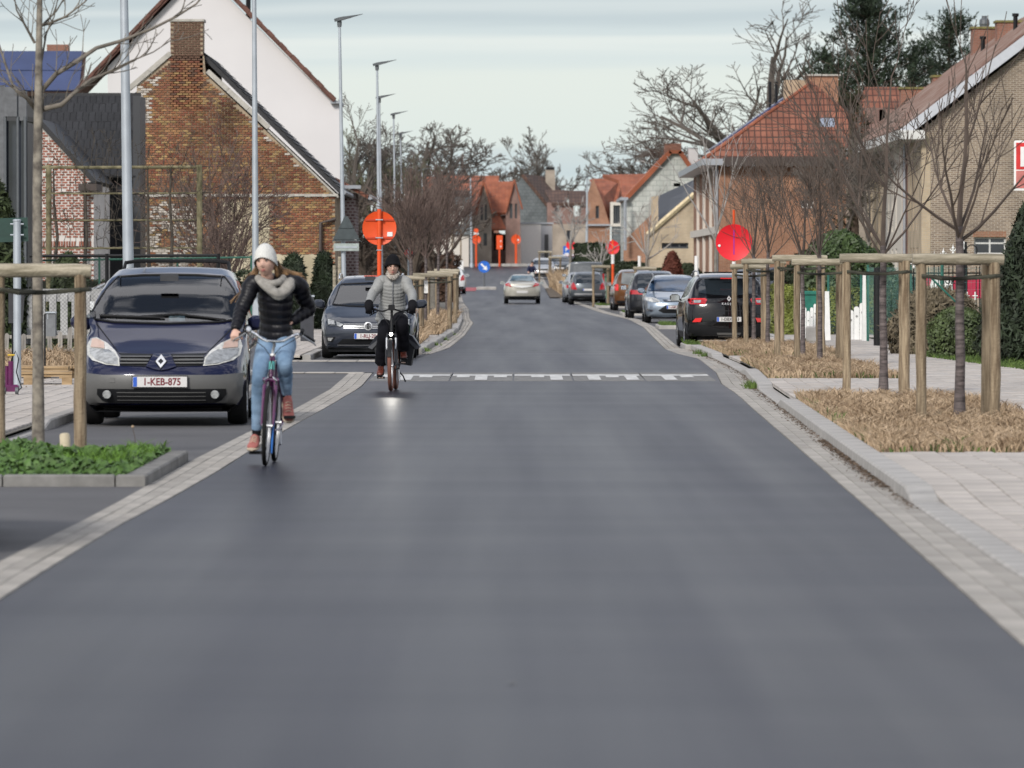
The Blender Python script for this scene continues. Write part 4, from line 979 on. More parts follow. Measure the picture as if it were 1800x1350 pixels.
# whitish bark rings on the near trunks come from the material; white tag on left tree below
# ---- staked trees on the left side beyond the side street
for i, (a, b, c, d, ry, lab) in enumerate([(705,740,722,134,489,'first low stake frame left of the road, half hidden by the older cyclist'), (727,790,748,150,484,'second stake frame left of the road with a white tag on its tree'), (752,800,770,166,480,'third stake frame left of the road'), (768,803,785,182,476,'farthest stake frame of the left row')]):
    f = lambda p: (p-900)*d/1e4
    stakes('tree_stakes', lab, f(a), f(b), f(c), d, 1.7-(ry-472)*d/1e4, 1.2, both=True)
    o = opt(wig=.09, trop=.11, lev=4, kids=[4,4,4,3], t0=.12, ang=(16,42), len=(.55,.85), thin=.55, rmin=.006)
    tree('street_tree', ['twiggy tree behind the older cyclist','twiggy tree with white tag on its trunk, left of the road','dense twiggy tree, third of the left row','dense reddish twiggy tree, last of the left row'][i], (f(c), d+.4, .1), 1.9+.1*i, .05, 8, o, 40+i, M_bark, mat('reddish_twig', (.115,.08,.068), .85, var=.3), 'young street trees left of the road', spread=(12,50), llen=1.25+.12*i, lr=.4)
    if i == 1: tg = MB().box(-.06,.06,-.09,-.07,.95,1.28).build('paper_tag', M_white, None); tg.location = (f(c), d+.36, .1); tg['label'] = 'white paper tag tied to a tree trunk left of the road'; tg['category'] = 'tag'
# ---- big grey-barked tree at the left with drawn limbs
def left_tree():
    d = 52.6; t = thing('grey_bark_tree', 'slender grey barked tree with two long arms, in the planter at left', 'tree', ((67-900)*d/1e4, d, .08))
    Q = lambda x, y, dd=0: P(x, y, d+dd) - t.location
    tr = MB().path([Q(67,800), Q(67,640), Q(66,480), Q(66,330), Q(68,200), Q(69,110), Q(70,40), Q(72,-60)], [.062,.052,.047,.044,.042,.033,.028,.022], 12)
    tr.build('trunk', mat('smooth_grey_bark', (.15,.13,.11), .85, var=.35, sc_=12, c2=(.30,.27,.22)), t, smooth=True, ang=60)
    mb = MB(); rnd = random.Random(4)
    arms = [([(72,193),(110,184),(126,168),(160,140),(200,125),(240,105)], .028), ([(74,160),(100,130),(130,112),(170,85),(215,72),(270,50),(310,30),(345,8),(370,-20)], .026),
        ([(130,165),(180,132),(230,108),(270,92),(300,72)], .013), ([(62,190),(48,172),(30,160),(22,148),(0,82),(-10,50)], .025), ([(64,186),(40,168),(22,150)], .016), ([(62,76),(45,45),(30,18),(24,-20)], .014), ([(74,45),(92,40),(116,30),(150,4),(160,-20)], .016), ([(76,44),(100,20),(118,-10)], .012), ([(70,130),(82,60),(96,30),(104,-10)], .012)]
    for pts, r in arms:
        w = [Q(x, y, .15*math.sin(i*1.3+r*90)) for i, (x, y) in enumerate(pts)]; n = len(w); mb.path(w, [max(r*(1-.75*i/(n-1)), .005) for i in range(n)], 7, cap=False)
        o = opt(wig=.12, trop=.08, lev=3, kids=[3,3,2], t0=.2, ang=(25,60), len=(.5,.8), thin=.6, rmin=.0035)
        for i in range(1, n):
            for _ in range(2):
                if rnd.random() < .8: grow(mb, w[i-1].lerp(w[i], rnd.random()), ((w[i]-w[i-1]).normalized() + rv(rnd)*.7 + Vector((0,0,.25))).normalized(), rnd.uniform(.16,.45), .007, 2, o, rnd)
    mb.build('crown', mat('grey_twig', (.17,.15,.125), .85, var=.3), t, smooth=True, ang=60)
left_tree()
f = lambda p: (p-900)*51.5/1e4
stakes('tree_stakes', 'stake frame over the green planter at the far left', f(-2), f(141), f(67), 51.5, 1.68, .9, zg=.06, ext=.10, rr=.062, third=False)
# ---- background winter trees
farO = opt(wig=.16, trop=.05, lev=5, kids=[4,4,4,4,3], t0=.22, ang=(24,58), len=(.50,.74), thin=.56, rmin=.016, seg=4)
def bgtree(label, px, d, top, base_w=.3, seed=0, n=6, m=M_twigfar, llen=None, rmin=None, wx=1.0, spread=(25,62), lev=5, th=None, kids=None, group='bare winter trees behind the houses'):
    H = 1.7 + (472-top)*d/1e4 - gz(d); o = dict(farO); o['rmin'] = rmin or d*3.6e-5; o['lev'] = lev
    if kids: o['kids'] = kids
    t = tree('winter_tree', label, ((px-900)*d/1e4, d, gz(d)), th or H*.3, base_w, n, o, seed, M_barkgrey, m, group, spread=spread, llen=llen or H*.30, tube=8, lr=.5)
    zs_ = sorted(v.co.z for c in t.children for v in c.data.vertices); k = H/zs_[int(len(zs_)*.985)]
    for c in t.children: c.data.transform(Matrix.Diagonal((k**.8*wx, k**.8*wx, k, 1)) if c.name.startswith('crown') else Matrix.Diagonal((k**.8, k**.8, k, 1)))
    return t
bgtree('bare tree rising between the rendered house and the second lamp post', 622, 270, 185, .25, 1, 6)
bgtree('bare ivy green tinted tree right behind the fourth lamp post', 650, 300, 235, .25, 2, 6, mat('mossy_twig', (.10,.10,.055), .9, var=.3, sc_=.6))
bgtree('broad bare tree left of the orange roofs', 735, 420, 228, .35, 3, 7, wx=1.3)
bgtree('broad bare tree standing over the orange roofs', 800, 560, 232, .4, 4, 7, spread=(30,72), wx=1.35)
bgtree('bare tree behind the brown roofs in the street axis', 948, 620, 240, .35, 5, 7, spread=(25,65), wx=1.0)
bgtree('bare tree behind the pale slate gable', 1155, 560, 222, .4, 6, 7, spread=(35,75), wx=1.15)
bgtree('bare tree just left of the pines with crooked limbs', 1348, 330, 30, .4, 7, 7, spread=(25,75), wx=1.7, kids=[5,4,4,4,3])
bgtree('bare tree in the garden left of the brown brick house', 1478, 205, 215, .09, 12, 5, spread=(12,40))
bgtree('slim bare tree before the white rendered bay of the brown house', 1527, 175, 185, .06, 13, 5, spread=(10,35))
bgtree('white barked young tree near the beige brick house', 1137, 262, 330, .07, 15, 5, mat('pale_twig', (.33,.31,.29), .8, var=.2), spread=(20,60), lev=3, kids=[3,3,2])
bgtree('pale slim tree before the hipped house corner', 1258, 160, 190, .05, 16, 4, mat('pale_twig', (.33,.31,.29)), spread=(15,45), lev=3, kids=[3,3,2], th=2.2, llen=2.2)
bgtree('small pale tree above the green bin', 1055, 300, 400, .06, 17, 5, MT['pale_twig'], spread=(25,60), lev=3, kids=[3,3,2])
bgtree('small bare tree by the beige outbuilding', 1003, 420, 350, .1, 18, 5, MT['pale_twig'], spread=(15,50), lev=4, kids=[3,3,3,2])
bgtree('brown winter shrub left of the lamp posts', 690, 250, 335, .15, 19, 6, mat('brown_twig', (.10,.078,.062), .9, var=.3), spread=(15,55), th=.9)
bgtree('brown winter shrub behind the round orange sign', 640, 235, 365, .15, 20, 8, MT['brown_twig'], spread=(15,55), th=.8)
bgtree('tall brown shrub right of the orange sign', 728, 215, 330, .12, 21, 8, MT['brown_twig'], spread=(12,45), th=.9)
bgtree('dense reddish shrub behind the left stake frames', 762, 235, 322, .12, 22, 6, MT['brown_twig'], spread=(10,42), th=.9)
# upright dark shrub before the brick house
bgtree('dark upright multi stemmed shrub before the old brick wall', 385, 150, 245, .07, 23, 16, MT['reddish_twig'], spread=(4,38), th=.5, llen=2.0, lev=4, kids=[4,4,4,3])
bgtree('dark bushy twigs right of the upright shrub', 402, 146, 362, .06, 24, 8, MT['reddish_twig'], spread=(8,60), th=.7, llen=1.2, lev=4, kids=[4,4,4,3])
# ---- evergreen masses
def leafmesh(pts, size, rnd, stretch=1.6):
    mb = MB()
    for p, n in pts:
        u = rv(rnd).cross(n); 
        if u.length < .1: u = Vector((1,0,0))
        u.normalize(); v = n.cross(u).normalized(); s = size*rnd.uniform(.6,1.25); t = rnd.uniform(-.5,.5); v = (v + n*t).normalized()
        mb.add([p-u*s*.45, p-v*s*stretch*.3, p+u*s*.45, p+v*s*stretch*.7], [(0,1,2,3)])
    return mb
M_yew = mat('yew_leaf', (.018,.030,.012), .7, var=.5, sc_=2.5); M_laurel = mat('laurel_leaf', (.045,.075,.022), .5, var=.5, sc_=3)
M_core = mat('core_shade', (.012,.014,.008), .95, var=.2)  # near-black filling; the shade between the leaves is put into its colour
M_thuja = mat('thuja_leaf', (.035,.050,.016), .75, var=.5, sc_=2); M_hedgeD = mat('dark_hedge_leaf', (.022,.034,.013), .75, var=.4, sc_=1.2)
M_beech = mat('beech_leaf', (.085,.045,.028), .8, var=.5, sc_=1.5); M_gcov = mat('groundcover_leaf', (.060,.125,.022), .6, var=.5, sc_=6)
M_lime = mat('yellow_green_leaf', (.14,.16,.03), .6, var=.4, sc_=4); M_box = mat('box_leaf', (.060,.085,.028), .6, var=.5, sc_=4)
def shrub(name, label, c, rx, ry, h, n, size, m, cat='shrub', kind='ell', seed=1, group=None, taper=0, core=True, rough=.12, spiky=0):
    rnd = random.Random(seed); t = thing(name, label, cat, c, 0, group); pts = []
    for _ in range(n):
        if kind == 'box':
            f = rnd.random(); a, b, z = rnd.uniform(-1,1), rnd.uniform(-1,1), rnd.random()
            if f < .30: a = -1 if rnd.random() < .5 else 1; nn = Vector((a,0,.15))
            elif f < .72: b = -1 if rnd.random() < .85 else 1; nn = Vector((0,b,.15))
            else: z = 1; nn = Vector((0,0,1))
            p = Vector((a*rx, b*ry, z*h)); nz = noise.noise(p*1.3)*rough; p += nn*(nz + rnd.uniform(-.06,.04)*min(1, size*9))
        else:
            v = rv(rnd); z = rnd.random(); prof = math.sqrt(max(0, 1-(2*z-.75)**2/1.6)) if taper == 0 else (1-z)**taper*(1 if z > .1 else .8+2*z)
            a = rnd.uniform(0, 6.2832); nz = 1 + noise.noise(Vector((math.cos(a)*1.5, math.sin(a)*1.5, z*3+seed)))*rough*2.2; rr_ = rnd.uniform(.82,1.03)
            p = Vector((math.cos(a)*rx*prof*nz*rr_, math.sin(a)*ry*prof*nz*rr_, z*h)); nn = Vector((math.cos(a), math.sin(a), .5*(z-.2)))
        pts.append((p, (nn.normalized()*(1.0) + rv(rnd)*.75).normalized()))
    leafmesh(pts, size, rnd, 1.6 + spiky).build('foliage', m, t)
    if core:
        if kind == 'box': MB().box(-rx*.94, rx*.94, -ry*.9, ry*.9, 0, h*.95).build('branches', M_core, t)  # solid dark core, no real twigs: inner shade given as colour
        else: MB().lathe([(rx*.78*max(.05, (math.sqrt(max(0, 1-(2*z-.75)**2/1.6)) if taper == 0 else (1-z)**taper)), z*h*.95) for z in [i/8 for i in range(9)]], 12, M=Matrix.Diagonal((1, ry/rx, 1, 1))).build('branches', M_core, t)  # solid dark core whose colour stands for the shade inside
    return t
shrub('yew_bush', 'tall dark yew bush at the right edge of the picture', (9.55, 97, .05), 1.8, 1.6, 3.25, 30000, .05, M_yew, taper=.42, seed=3, spiky=1.5, rough=.07)
shrub('green_shrub', 'low bright green shrub left of the yew', (8.05, 102.5, .05), .62, .6, .95, 6000, .045, M_box, seed=4)
shrub('green_shrub', 'low green shrub behind the nearest trunk on the right', (8.65, 101, .05), .5, .5, .75, 3500, .045, M_box, seed=5)
shrub('lavender_bush', 'dry grey brown lavender bush behind the stakes on the right', (7.95, 107, .05), .9, .7, 1.25, 5000, .05, mat('dry_lavender', (.16,.13,.085), .9, var=.4, sc_=5), seed=6, spiky=3)
shrub('laurel_bush', 'large rounded laurel bush behind the white gate', (8.75, 152, .05), 1.15, 1.2, 2.65, 9000, .085, M_laurel, seed=7)
shrub('laurel_bush', 'second rounded laurel bush right of the first, behind stakes', (10.0, 160, .05), .9, 1.0, 2.2, 5000, .085, M_laurel, seed=17)
shrub('hedge', 'bright yellow green hedge left of the white gate', (6.75, 141, .1), .35, 1.6, 1.15, 4500, .06, M_lime, 'hedge', 'box', 8)
shrub('hedge', 'low green hedge behind the wire fence near the white gate', (8.2, 140, .1), .9, .4, 1.1, 4500, .06, MT['yellow_green_leaf'], 'hedge', 'box', 9)
shrub('thuja', 'dark thuja at the left edge behind the green sign', (-10.3, 112, .1), .85, .8, 3.4, 9000, .07, M_thuja, taper=.35, seed=10, spiky=.8)
shrub('thuja', 'yellowish thuja left of the brick gable', (-9.2, 118, .1), .5, .5, 1.9, 5000, .06, M_thuja, taper=.35, seed=11, spiky=.8)
shrub('yew_bush', 'dark yew bush between the second lamp post and the brick corner', (-5.75, 150, .1), .48, .45, 1.95, 5000, .07, M_yew, taper=.4, seed=12, spiky=1.5, rough=.25)
shrub('yew_bush', 'dark columnar yew at the corner of the old brick house', (-5.02, 152, .1), .36, .35, 2.0, 5000, .07, M_yew, taper=.3, seed=13, spiky=1.5, rough=.2)
shrub('hedge', 'dark evergreen strip behind the chain link fence', (-9.4, 142, .1), 2.9, .4, 1.35, 7000, .07, M_hedgeD, 'hedge', 'box', 14, rough=.4)
shrub('beech_hedge', 'brown leaved beech hedge left of the orange sign', (-5.6, 240, .1), 1.6, .6, 2.6, 6000, .10, M_beech, 'hedge', 'box', 15, rough=.4)
shrub('beech_hedge', 'brown leafy hedge running behind the left stake frames', (-4.4, 275, .1), 1.6, 1.2, 2.2, 6000, .11, M_beech, 'hedge', 'box', 16, rough=.4)
shrub('hedge', 'long dark clipped hedge across the end of the street', (-2.9, 499, 2.05), 4.7, 1.0, 2.6, 16000, .20, M_hedgeD, 'hedge', 'box', 18, rough=.25)
shrub('hedge', 'dark hedge at the foot of the slate clad house', (-8.6, 492, 2.05), 1.7, 1.0, 2.4, 5000, .18, M_beech, 'hedge', 'box', 19, rough=.4)
shrub('hedge', 'dark hedge before the orange tile house', (6.9, 420, 1.5), 2.2, .8, 1.9, 6000, .16, M_hedgeD, 'hedge', 'box', 20, rough=.3)
shrub('hedge', 'dark hedge below the pale slate gable', (7.0, 310, .15), 2.1, .8, 1.75, 7000, .12, M_hedgeD, 'hedge', 'box', 21, rough=.3)
shrub('copper_beech', 'copper leaved columnar beech before the beige brick house', (6.75, 240, .1), .42, .4, 2.3, 3500, .10, mat('copper_leaf', (.12,.035,.022), .8, var=.4, sc_=2), 'shrub', seed=22)
shrub('shrub', 'dark green shrub right of the copper beech', (7.6, 246, .1), .7, .5, 1.8, 4000, .10, M_hedgeD, seed=23)
shrub('shrub', 'green brown shrub at the corner of the hipped house', (9.3, 226, .1), .9, .7, 1.3, 4000, .10, M_laurel, seed=24)
shrub('shrub', 'dark green shrub below the red round sign at right', (5.9, 150, .1), .45, .5, 1.4, 3000, .07, M_hedgeD, seed=25)
shrub('shrub', 'dark evergreen before the hipped house wall', (11.3, 215, .1), 1.0, .8, 2.3, 5000, .10, M_hedgeD, seed=26, rough=.3)
shrub('shrub', 'low dark shrub right of the laurel bushes', (12.2, 180, .1), 1.1, .8, 1.4, 4000, .10, M_hedgeD, seed=27, rough=.3)
# ---- pines and conifer
M_needle = mat('pine_needle', (.022,.038,.018), .8, var=.55, sc_=.7); M_cbark = mat('conifer_bark', (.09,.065,.05), .9, var=.3)
def pine(label, px, d, top, w_px, nl, seed, z0=.28, tuft=.45, m=M_needle, cone=1.0, name='pine_tree', group='pines behind the houses', up=.16):
    rnd = random.Random(seed); H = 1.7+(472-top)*d/1e4; t = thing(name, label, 'tree', ((px-900)*d/1e4, d, 0), 0, group)
    Rm = w_px*d/2e4
    MB().path([(0,0,0),(.1,0,H*.4),(-.05,0,H*.75),(0,0,H*.97)], [.22,.17,.1,.03], 8).build('trunk', M_cbark, t, smooth=True)
    br = MB(); nd = MB()
    for i in range(nl):
        f = (i+.5)/nl; z = H*(z0 + (.97-z0)*f); rr_ = Rm*1.25*((1-f)**(.6*cone))*rnd.uniform(.55,1.15)+.3
        a = rnd.uniform(0,6.2832); dr = Vector((math.cos(a), math.sin(a), rnd.uniform(-.05,.25)+f*.3)).normalized(); p0 = Vector((0,0,z)); n = 5; pts = [p0]
        for k in range(n): dr = (dr + Vector((0,0,up*.35)) + rv(rnd)*.12).normalized(); pts.append(pts[-1]+dr*rr_/n)
        br.path(pts, [max(.05*(1-f)+.015, .012)*(1-.13*k) for k in range(n+1)], 4, cap=False)
        for k in range(1, n+1):
            for _ in range(2 if k < n else 4):
                b = pts[k] + rv(rnd)*rr_*.16; b.z += abs(rnd.gauss(0,.05)); dd = (dr*.5+Vector((0,0,up+.4))+rv(rnd)*.7).normalized()
                L = tuft*rnd.uniform(.7,1.3)
                for q in range(13):
                    s = b + dd*L*q/13; o_ = (dd*.55 + rv(rnd)).normalized()*L*.34; sd = o_.cross(dd)
                    if sd.length < 1e-4: continue
                    sd = sd.normalized()*L*.06; nd.add([s-sd, s+sd, s+o_], [(0,1,2)])
    br.build('branches', M_cbark, t); nd.build('needles', m, t)
pine('tallest pine with open gaps, behind the winter trees at right', 1528, 255, -8, 245, 200, 31, tuft=.52)
pine('second pine right of the tallest one, nearer the roof chimneys', 1668, 275, 28, 130, 130, 32, z0=.45, cone=.6)
pine('third pine merging into the left side of the tallest one', 1462, 262, 95, 130, 100, 33, z0=.4, cone=.6)
pine('low pine between the brown roof and the tall pine', 1605, 268, 85, 130, 100, 34, z0=.4, cone=.6)
pine('scruffy dark brown spruce between the hipped and brown houses', 1497, 212, 165, 85, 60, 35, z0=.12, tuft=.3, m=mat('spruce_needle', (.045,.045,.018), .85, var=.6, sc_=1), name='spruce_tree')
# ---- dry grass beds and green ground cover
def blades(name, mm, inside, x0, x1, d0, d1, n, h, w_, seed, zf, parent, lean=.5, clump=.0):
    rnd = random.Random(seed); mb = MB(); c = 0
    while c < n:
        x, d = rnd.uniform(x0, x1), rnd.uniform(d0, d1); c += 1
        if not inside(x, d): continue
        g = 1 + noise.noise(Vector((x*2.2, d*1.1, seed)))*.9
        if g < .35: continue
        hh = h*rnd.uniform(.5,1.15)*g; a = rnd.uniform(0,6.2832); l = rnd.uniform(.1,lean)*hh*2; wx = w_*rnd.uniform(.6,1.3)
        z = zf(d) if callable(zf) else zf; b = rnd.uniform(0,6.2832); u = Vector((math.cos(b)*wx, math.sin(b)*wx, 0)); p = Vector((x, d, z)); q = Vector((math.cos(a)*l, math.sin(a)*l, 0))
        m1 = p + q*.35 + Vector((0,0,hh*.6)); m2 = p + q + Vector((0,0,hh*(1-.25*lean)))
        mb.add([p-u, p+u, m1+u*.8, m1-u*.8, m2], [(0,1,2,3),(3,2,4)])
    o = mb.build(name, mm, parent); 
    if parent: o['kind'] = 'stuff'
    return o
M_dry = mat('dry_grass', (.28,.185,.105), .9, var=.25, sc_=2.6, c2=(.58,.44,.295), det=8); M_grass = mat('green_grass', (.05,.11,.018), .85, var=.45, sc_=3, c2=(.13,.20,.04))
def bed(label, B, n, seed):
    a, b, l, r = B; o = sheet('planting_bed', l, C_(r), [a + (b-a)*i/8 for i in range(9)], .085, M_dirt, 2); o['label'] = label; o['category'] = 'planting bed'
    blades('dry_grass', M_dry, lambda x, d: l(d)+.0 < x < r-.05 and a+.1 < d < b-.1, l(a)-.3, r, a, b, n, .15, .0065, seed, .09, o, .75)
    blades('green_grass', M_grass, lambda x, d: (d < a+.9 or x < l(d)+.14 or noise.noise(Vector((x*1.5,d*.4,seed))) > .45) and x > l(d), l(a)-.2, r, a, b, n//9, .11, .009, seed+1, .09, o, .6)
bed('large bed of straw coloured dry grass round the two nearest trees on the right', BED1, 38000, 51)
bed('middle bed of dry grass on the right pavement with green front edge', BED2, 30000, 52)
bed('farther bed of dry grass right before the black suv', BED3, 24000, 53)
for i, (a, b, l, r, lab) in enumerate([(120,134,-2.9,-1.95,'dry grass strip at the foot of the first left stake frame'), (138,157,-2.8,-1.72,'dry grass strip round the second left stake frame'), (161,188,-2.7,-1.75,'dry grass strip under the farthest left stakes')]):
    o = sheet('planting_bed', C_(l), C_(r), [a, b], .10, M_dirt, 1); o['label'] = lab; o['category'] = 'planting bed'
    blades('dry_grass', M_dry, lambda x, d: True, l, r, a, b, 3800, .28, .016, 60+i, .10, o, .6)
o = sheet('planting_bed', C_(1.5+.5), C_(3.1), [300, 345], lambda d: .05, M_dirt, 1); o['label'] = 'bed of tall straw grass between the road bend and the parked grey van'; o['category'] = 'planting bed'
blades('dry_grass', M_dry, lambda x, d: x > RR(d)+.35 and x < RR(d)+1.3, 1.9, 4.2, 298, 352, 9000, .95, .03, 66, lambda d: gz(d)+.05, o, .3)
o = sheet('lawn', C_(7.5), C_(30), frange(85, 126, 4), lambda d: .07, mg, 2); o['kind'] = 'structure'
blades('green_grass', M_grass, lambda x, d: x > 7.5 + max(0, (103-d)*.045), 7.5, 9.4, 86, 112, 16000, .11, .009, 70, .07, o, .6)
# green planter at the left
def planter():
    t = thing('kerbed_planter', 'kerbed planter full of green ground cover at the lower left', 'planter', (-3.9, 47.8, 0))
    x0, x1, d0, d1, h = -5.3, -2.86, 44.4, 50.3, .088
    L_ = t.location
    MB().box(x0, x1-.1, d0+.1, d1-.05, -.02, .06).build('soil', M_dirt, t, world=True)
    xs = [x0, -3.98, -3.10, x1]
    for a, b in zip(xs[:-1], xs[1:]): MB().bbox(a+.006, b-.006, d0, d0+.17, -.03, h, .012).build('kerbstone', mat('grey_kerb', (.20,.195,.185), .88, var=.25, sc_=5, bump=.4, bsc=90), t, world=True)
    for a, b in zip(xs[:-1], xs[1:]): MB().bbox(a+.006, b-.006, d1-.1, d1+.05, -.03, h, .012).build('kerbstone', mat('grey_kerb', (.20,.195,.185), .88, var=.25, sc_=5, bump=.4, bsc=90), t, world=True)
    ys = [d0+.17, 45.5, 46.7, 47.9, 49.1, d1-.1]
    for a, b in zip(ys, ys[1:]): MB().bbox(x1-.17, x1, a+.006, b-.006, -.03, h, .012).build('kerbstone', mat('grey_kerb', (.20,.195,.185), .88, var=.25, sc_=5, bump=.4, bsc=90), t, world=True)
    rnd = random.Random(9); pts = []
    for _ in range(11000):
        x, y = rnd.uniform(x0+.05, x1-.17), rnd.uniform(d0+.17, d1+.1); z = .06 + (.06+.08*noise.noise(Vector((x*2, y*1.2, 0))))*rnd.random()**.6*1.25
        pts.append((Vector((x, y, z)) - L_, (Vector((0,-.35,1)) + rv(rnd)*.9).normalized()))
    o = leafmesh(pts, .055, rnd, 1.3).build('ground_cover', M_gcov, t); o['kind'] = 'stuff'
    g = blades('grass_tuft', mat('fresh_grass', (.10,.20,.025), .8, var=.4), lambda x, d: math.hypot(x+3.62, (d-47)*.5) < .5 or (x > -3.3 and d > 47), x0, x1-.2, d0+.2, d1, 7000, .15, .006, 71, .06, None, .55)
    g.parent = t; g.data.transform(Matrix.Translation(-L_)); g['kind'] = 'stuff'
    MB().path([P(238,800,49)-L_, P(237,770,49)-L_, P(233,752,49)-L_], .003, 4).build('dry_stem', M_twig, t)
    MB().lathe([(.001,0),(.012,.004),(.014,.014),(.001,.022)], 8, M=Matrix.Translation(P(233,752,49)-L_)).build('seed_head', M_dry, t)
planter()
o = MB().lathe([(.042,0),(.047,.02),(.047,.145),(.040,.165),(.02,.172),(.001,.173)], 16).build('marker_post', mat('cream_plastic', (.62,.54,.38), .6), smooth=True); o.location = ((115-900)*50.8/1e4, 50.8, .06); o.rotation_euler=(0,R(-3),0); o['label'] = 'short cream coloured marker post standing in the green planter'; o['category'] = 'post'
# leaf litter and moss along the kerbs
rnd = random.Random(17); lm = MB()
for i in range(2600):
    d = rnd.choice([rnd.uniform(40,72), rnd.uniform(44,56), rnd.uniform(72,118)]); x = KR(d) - abs(rnd.gauss(0,.05)) - .01
    s = rnd.uniform(.006,.018); a = rnd.uniform(0,6.28); lm.add([(x+s*math.cos(a+k*1.57), d+s*1.6*math.sin(a+k*1.57), .006+rnd.uniform(0,.012)) for k in range(4)], [(0,1,2,3)])
o = lm.build('leaf_litter', mat('leaf_litter', (.12,.08,.05), .95, var=.6, sc_=20)); o['kind'] = 'stuff'; o['label'] = 'fine leaf litter and grit along the right kerb'; o['category'] = 'litter'
wd = MB()
for (x, d, n) in ((3.42, 80.5, 160), (3.45, 82, 120), (-1.78, 116, 90), (-1.70, 125, 90), (-1.62, 134, 90), (-1.52, 145, 90), (3.75, 110, 80), (3.7,113,80)):
    for _ in range(n):
        p = Vector((x+rnd.gauss(0,.05), d+rnd.gauss(0,.25), .0)); h = rnd.uniform(.03,.12); u = rv(rnd)*.012; wd.add([p-u, p+u, p+Vector((rnd.gauss(0,.04), rnd.gauss(0,.04), h))], [(0,1,2)])
o = wd.build('kerb_weeds', M_grass); o['kind'] = 'stuff'; o['label'] = 'small weeds growing from the kerb joints'; o['category'] = 'weeds'
# ================================================================ cars
def carpaint(name, c, flake=.35):
    return mat(name, c, .28, metal=flake, var=.03, sc_=3, coat=1, spec=.1)
def lin(t, y):
    if y <= t[0][0]: return t[0][1:]
    for a, b in zip(t, t[1:]):
        if y <= b[0]:
            f = (y-a[0])/(b[0]-a[0]+1e-9); return tuple(p + (q-p)*f for p, q in zip(a[1:], b[1:]))
    return t[-1][1:]
def car_mesh(L, W, st, wheels, wr, fz, rz_, nosew=.16, tailw=.13):
    """body shell lofted along y (front at y=0). st: (y, halfwidth, z_sill, z_belt, z_top, half_top)"""
    n = int(L/.055); rows = []
    ys = [L*i/n for i in range(n+1)]
    raw = [lin(st, y) for y in ys]; sm_ = []
    for i in range(len(raw)):
        a, b, c = raw[max(i-1,0)], raw[i], raw[min(i+1,n)]; sm_.append(tuple((x+2*y+z)/4 for x, y, z in zip(a, b, c)))
    raw = sm_
    for y, (hw, zs, zb, zt, ht) in zip(ys, raw):
        g = zt - zb
        pts = [(0,zs),(hw*.78,zs),(hw*.93,zs+.02),(hw*.975,zs+.09),(hw*.992,zs+(zb-zs)*.35),(hw,zs+(zb-zs)*.58),(hw*.985,zb-.10),(hw*.965,zb-.035),(hw*.93,zb+.005)]
        e = min(.07, g*.5)
        x7 = hw*.93; xr = ht
        pts += [(x7+(xr-x7)*.35, zb+(g-e)*.38),(x7+(xr-x7)*.7, zb+(g-e)*.75),(xr, zt-e),(xr-.05, zt-e*.45),(xr*.8, zt-e*.16),(xr*.45, zt-.008*0),(0, zt+.006)]
        for wy in wheels:
            dy = abs(y-wy)
            if dy < wr*1.17:
                za = .02 + wr + math.sqrt(max(0,(wr*1.17)**2 - dy*dy))
                pts = [(x, max(z, za) if i <= 4 else z) for i, (x, z) in enumerate(pts)]
                pts[5] = (pts[5][0], max(pts[5][1], za+.01)) if za > pts[5][1] else pts[5]
                pts = [(x + (.012 if 2 <= i <= 5 else 0), z) for i, (x, z) in enumerate(pts)]
        rows.append([(-x, z) for x, z in pts[::-1]][0:-1] + pts[0:0] + [(0, pts[0][1])] + pts[1:])
    m = len(rows[0]); v = []; f = []
    for y, r in zip(ys, rows): v += [(x, y, z) for x, z in r]
    # ring open at the roof centre: first and last coincide -> wrap
    for i in range(n):
        for k in range(m-1): a = i*m+k; f.append((a, a+1, a+m+1, a+m))
    # end caps as strips between mirrored points
    h = m//2
    for e, flip in ((0, False), (n, True)):
        K = 12; base = {}
        for k in range(h+1):
            l, r = v[e*m+k], v[e*m+m-1-k]
            row = []
            for j in range(K+1):
                if j == 0: row.append(e*m+k)
                elif j == K: row.append(e*m+m-1-k)
                else: v.append((l[0]+(r[0]-l[0])*j/K, l[1], l[2])); row.append(len(v)-1)
            base[k] = row
        for k in range(h):
            for j in range(K):
                q = (base[k][j], base[k][j+1], base[k+1][j+1], base[k+1][j]); f.append(q if flip else q[::-1])
    o = []
    for x, y, z in v:
        hw = W/2; t = abs(x)/hw
        if y < .9:
            k = (1 - y/.9)**1.0; y2 = y + k*(nosew*t**2.6*1.6 + lin(fz, z)[0])
        elif y > L-.7:
            k = (1 - (L-y)/.7); y2 = y - k*(tailw*t**2.6*1.5 + lin(rz_, z)[0])
        else: y2 = y
        o.append((x, y2, z))
    bm = bmesh.new(); bv = [bm.verts.new(p) for p in o]
    for q in f:
        if len(set(q)) > 2:
            try: bm.faces.new([bv[i] for i in q])
            except ValueError: pass
    bmesh.ops.remove_doubles(bm, verts=bm.verts[:], dist=.0005)
    bmesh.ops.recalc_face_normals(bm, faces=bm.faces[:])
    for _ in range(1): bmesh.ops.smooth_vert(bm, verts=[v_ for v_ in bm.verts if v_.co.y < .35 or v_.co.y > L-.3], factor=.5, use_axis_x=True, use_axis_y=True, use_axis_z=True)
    return bm
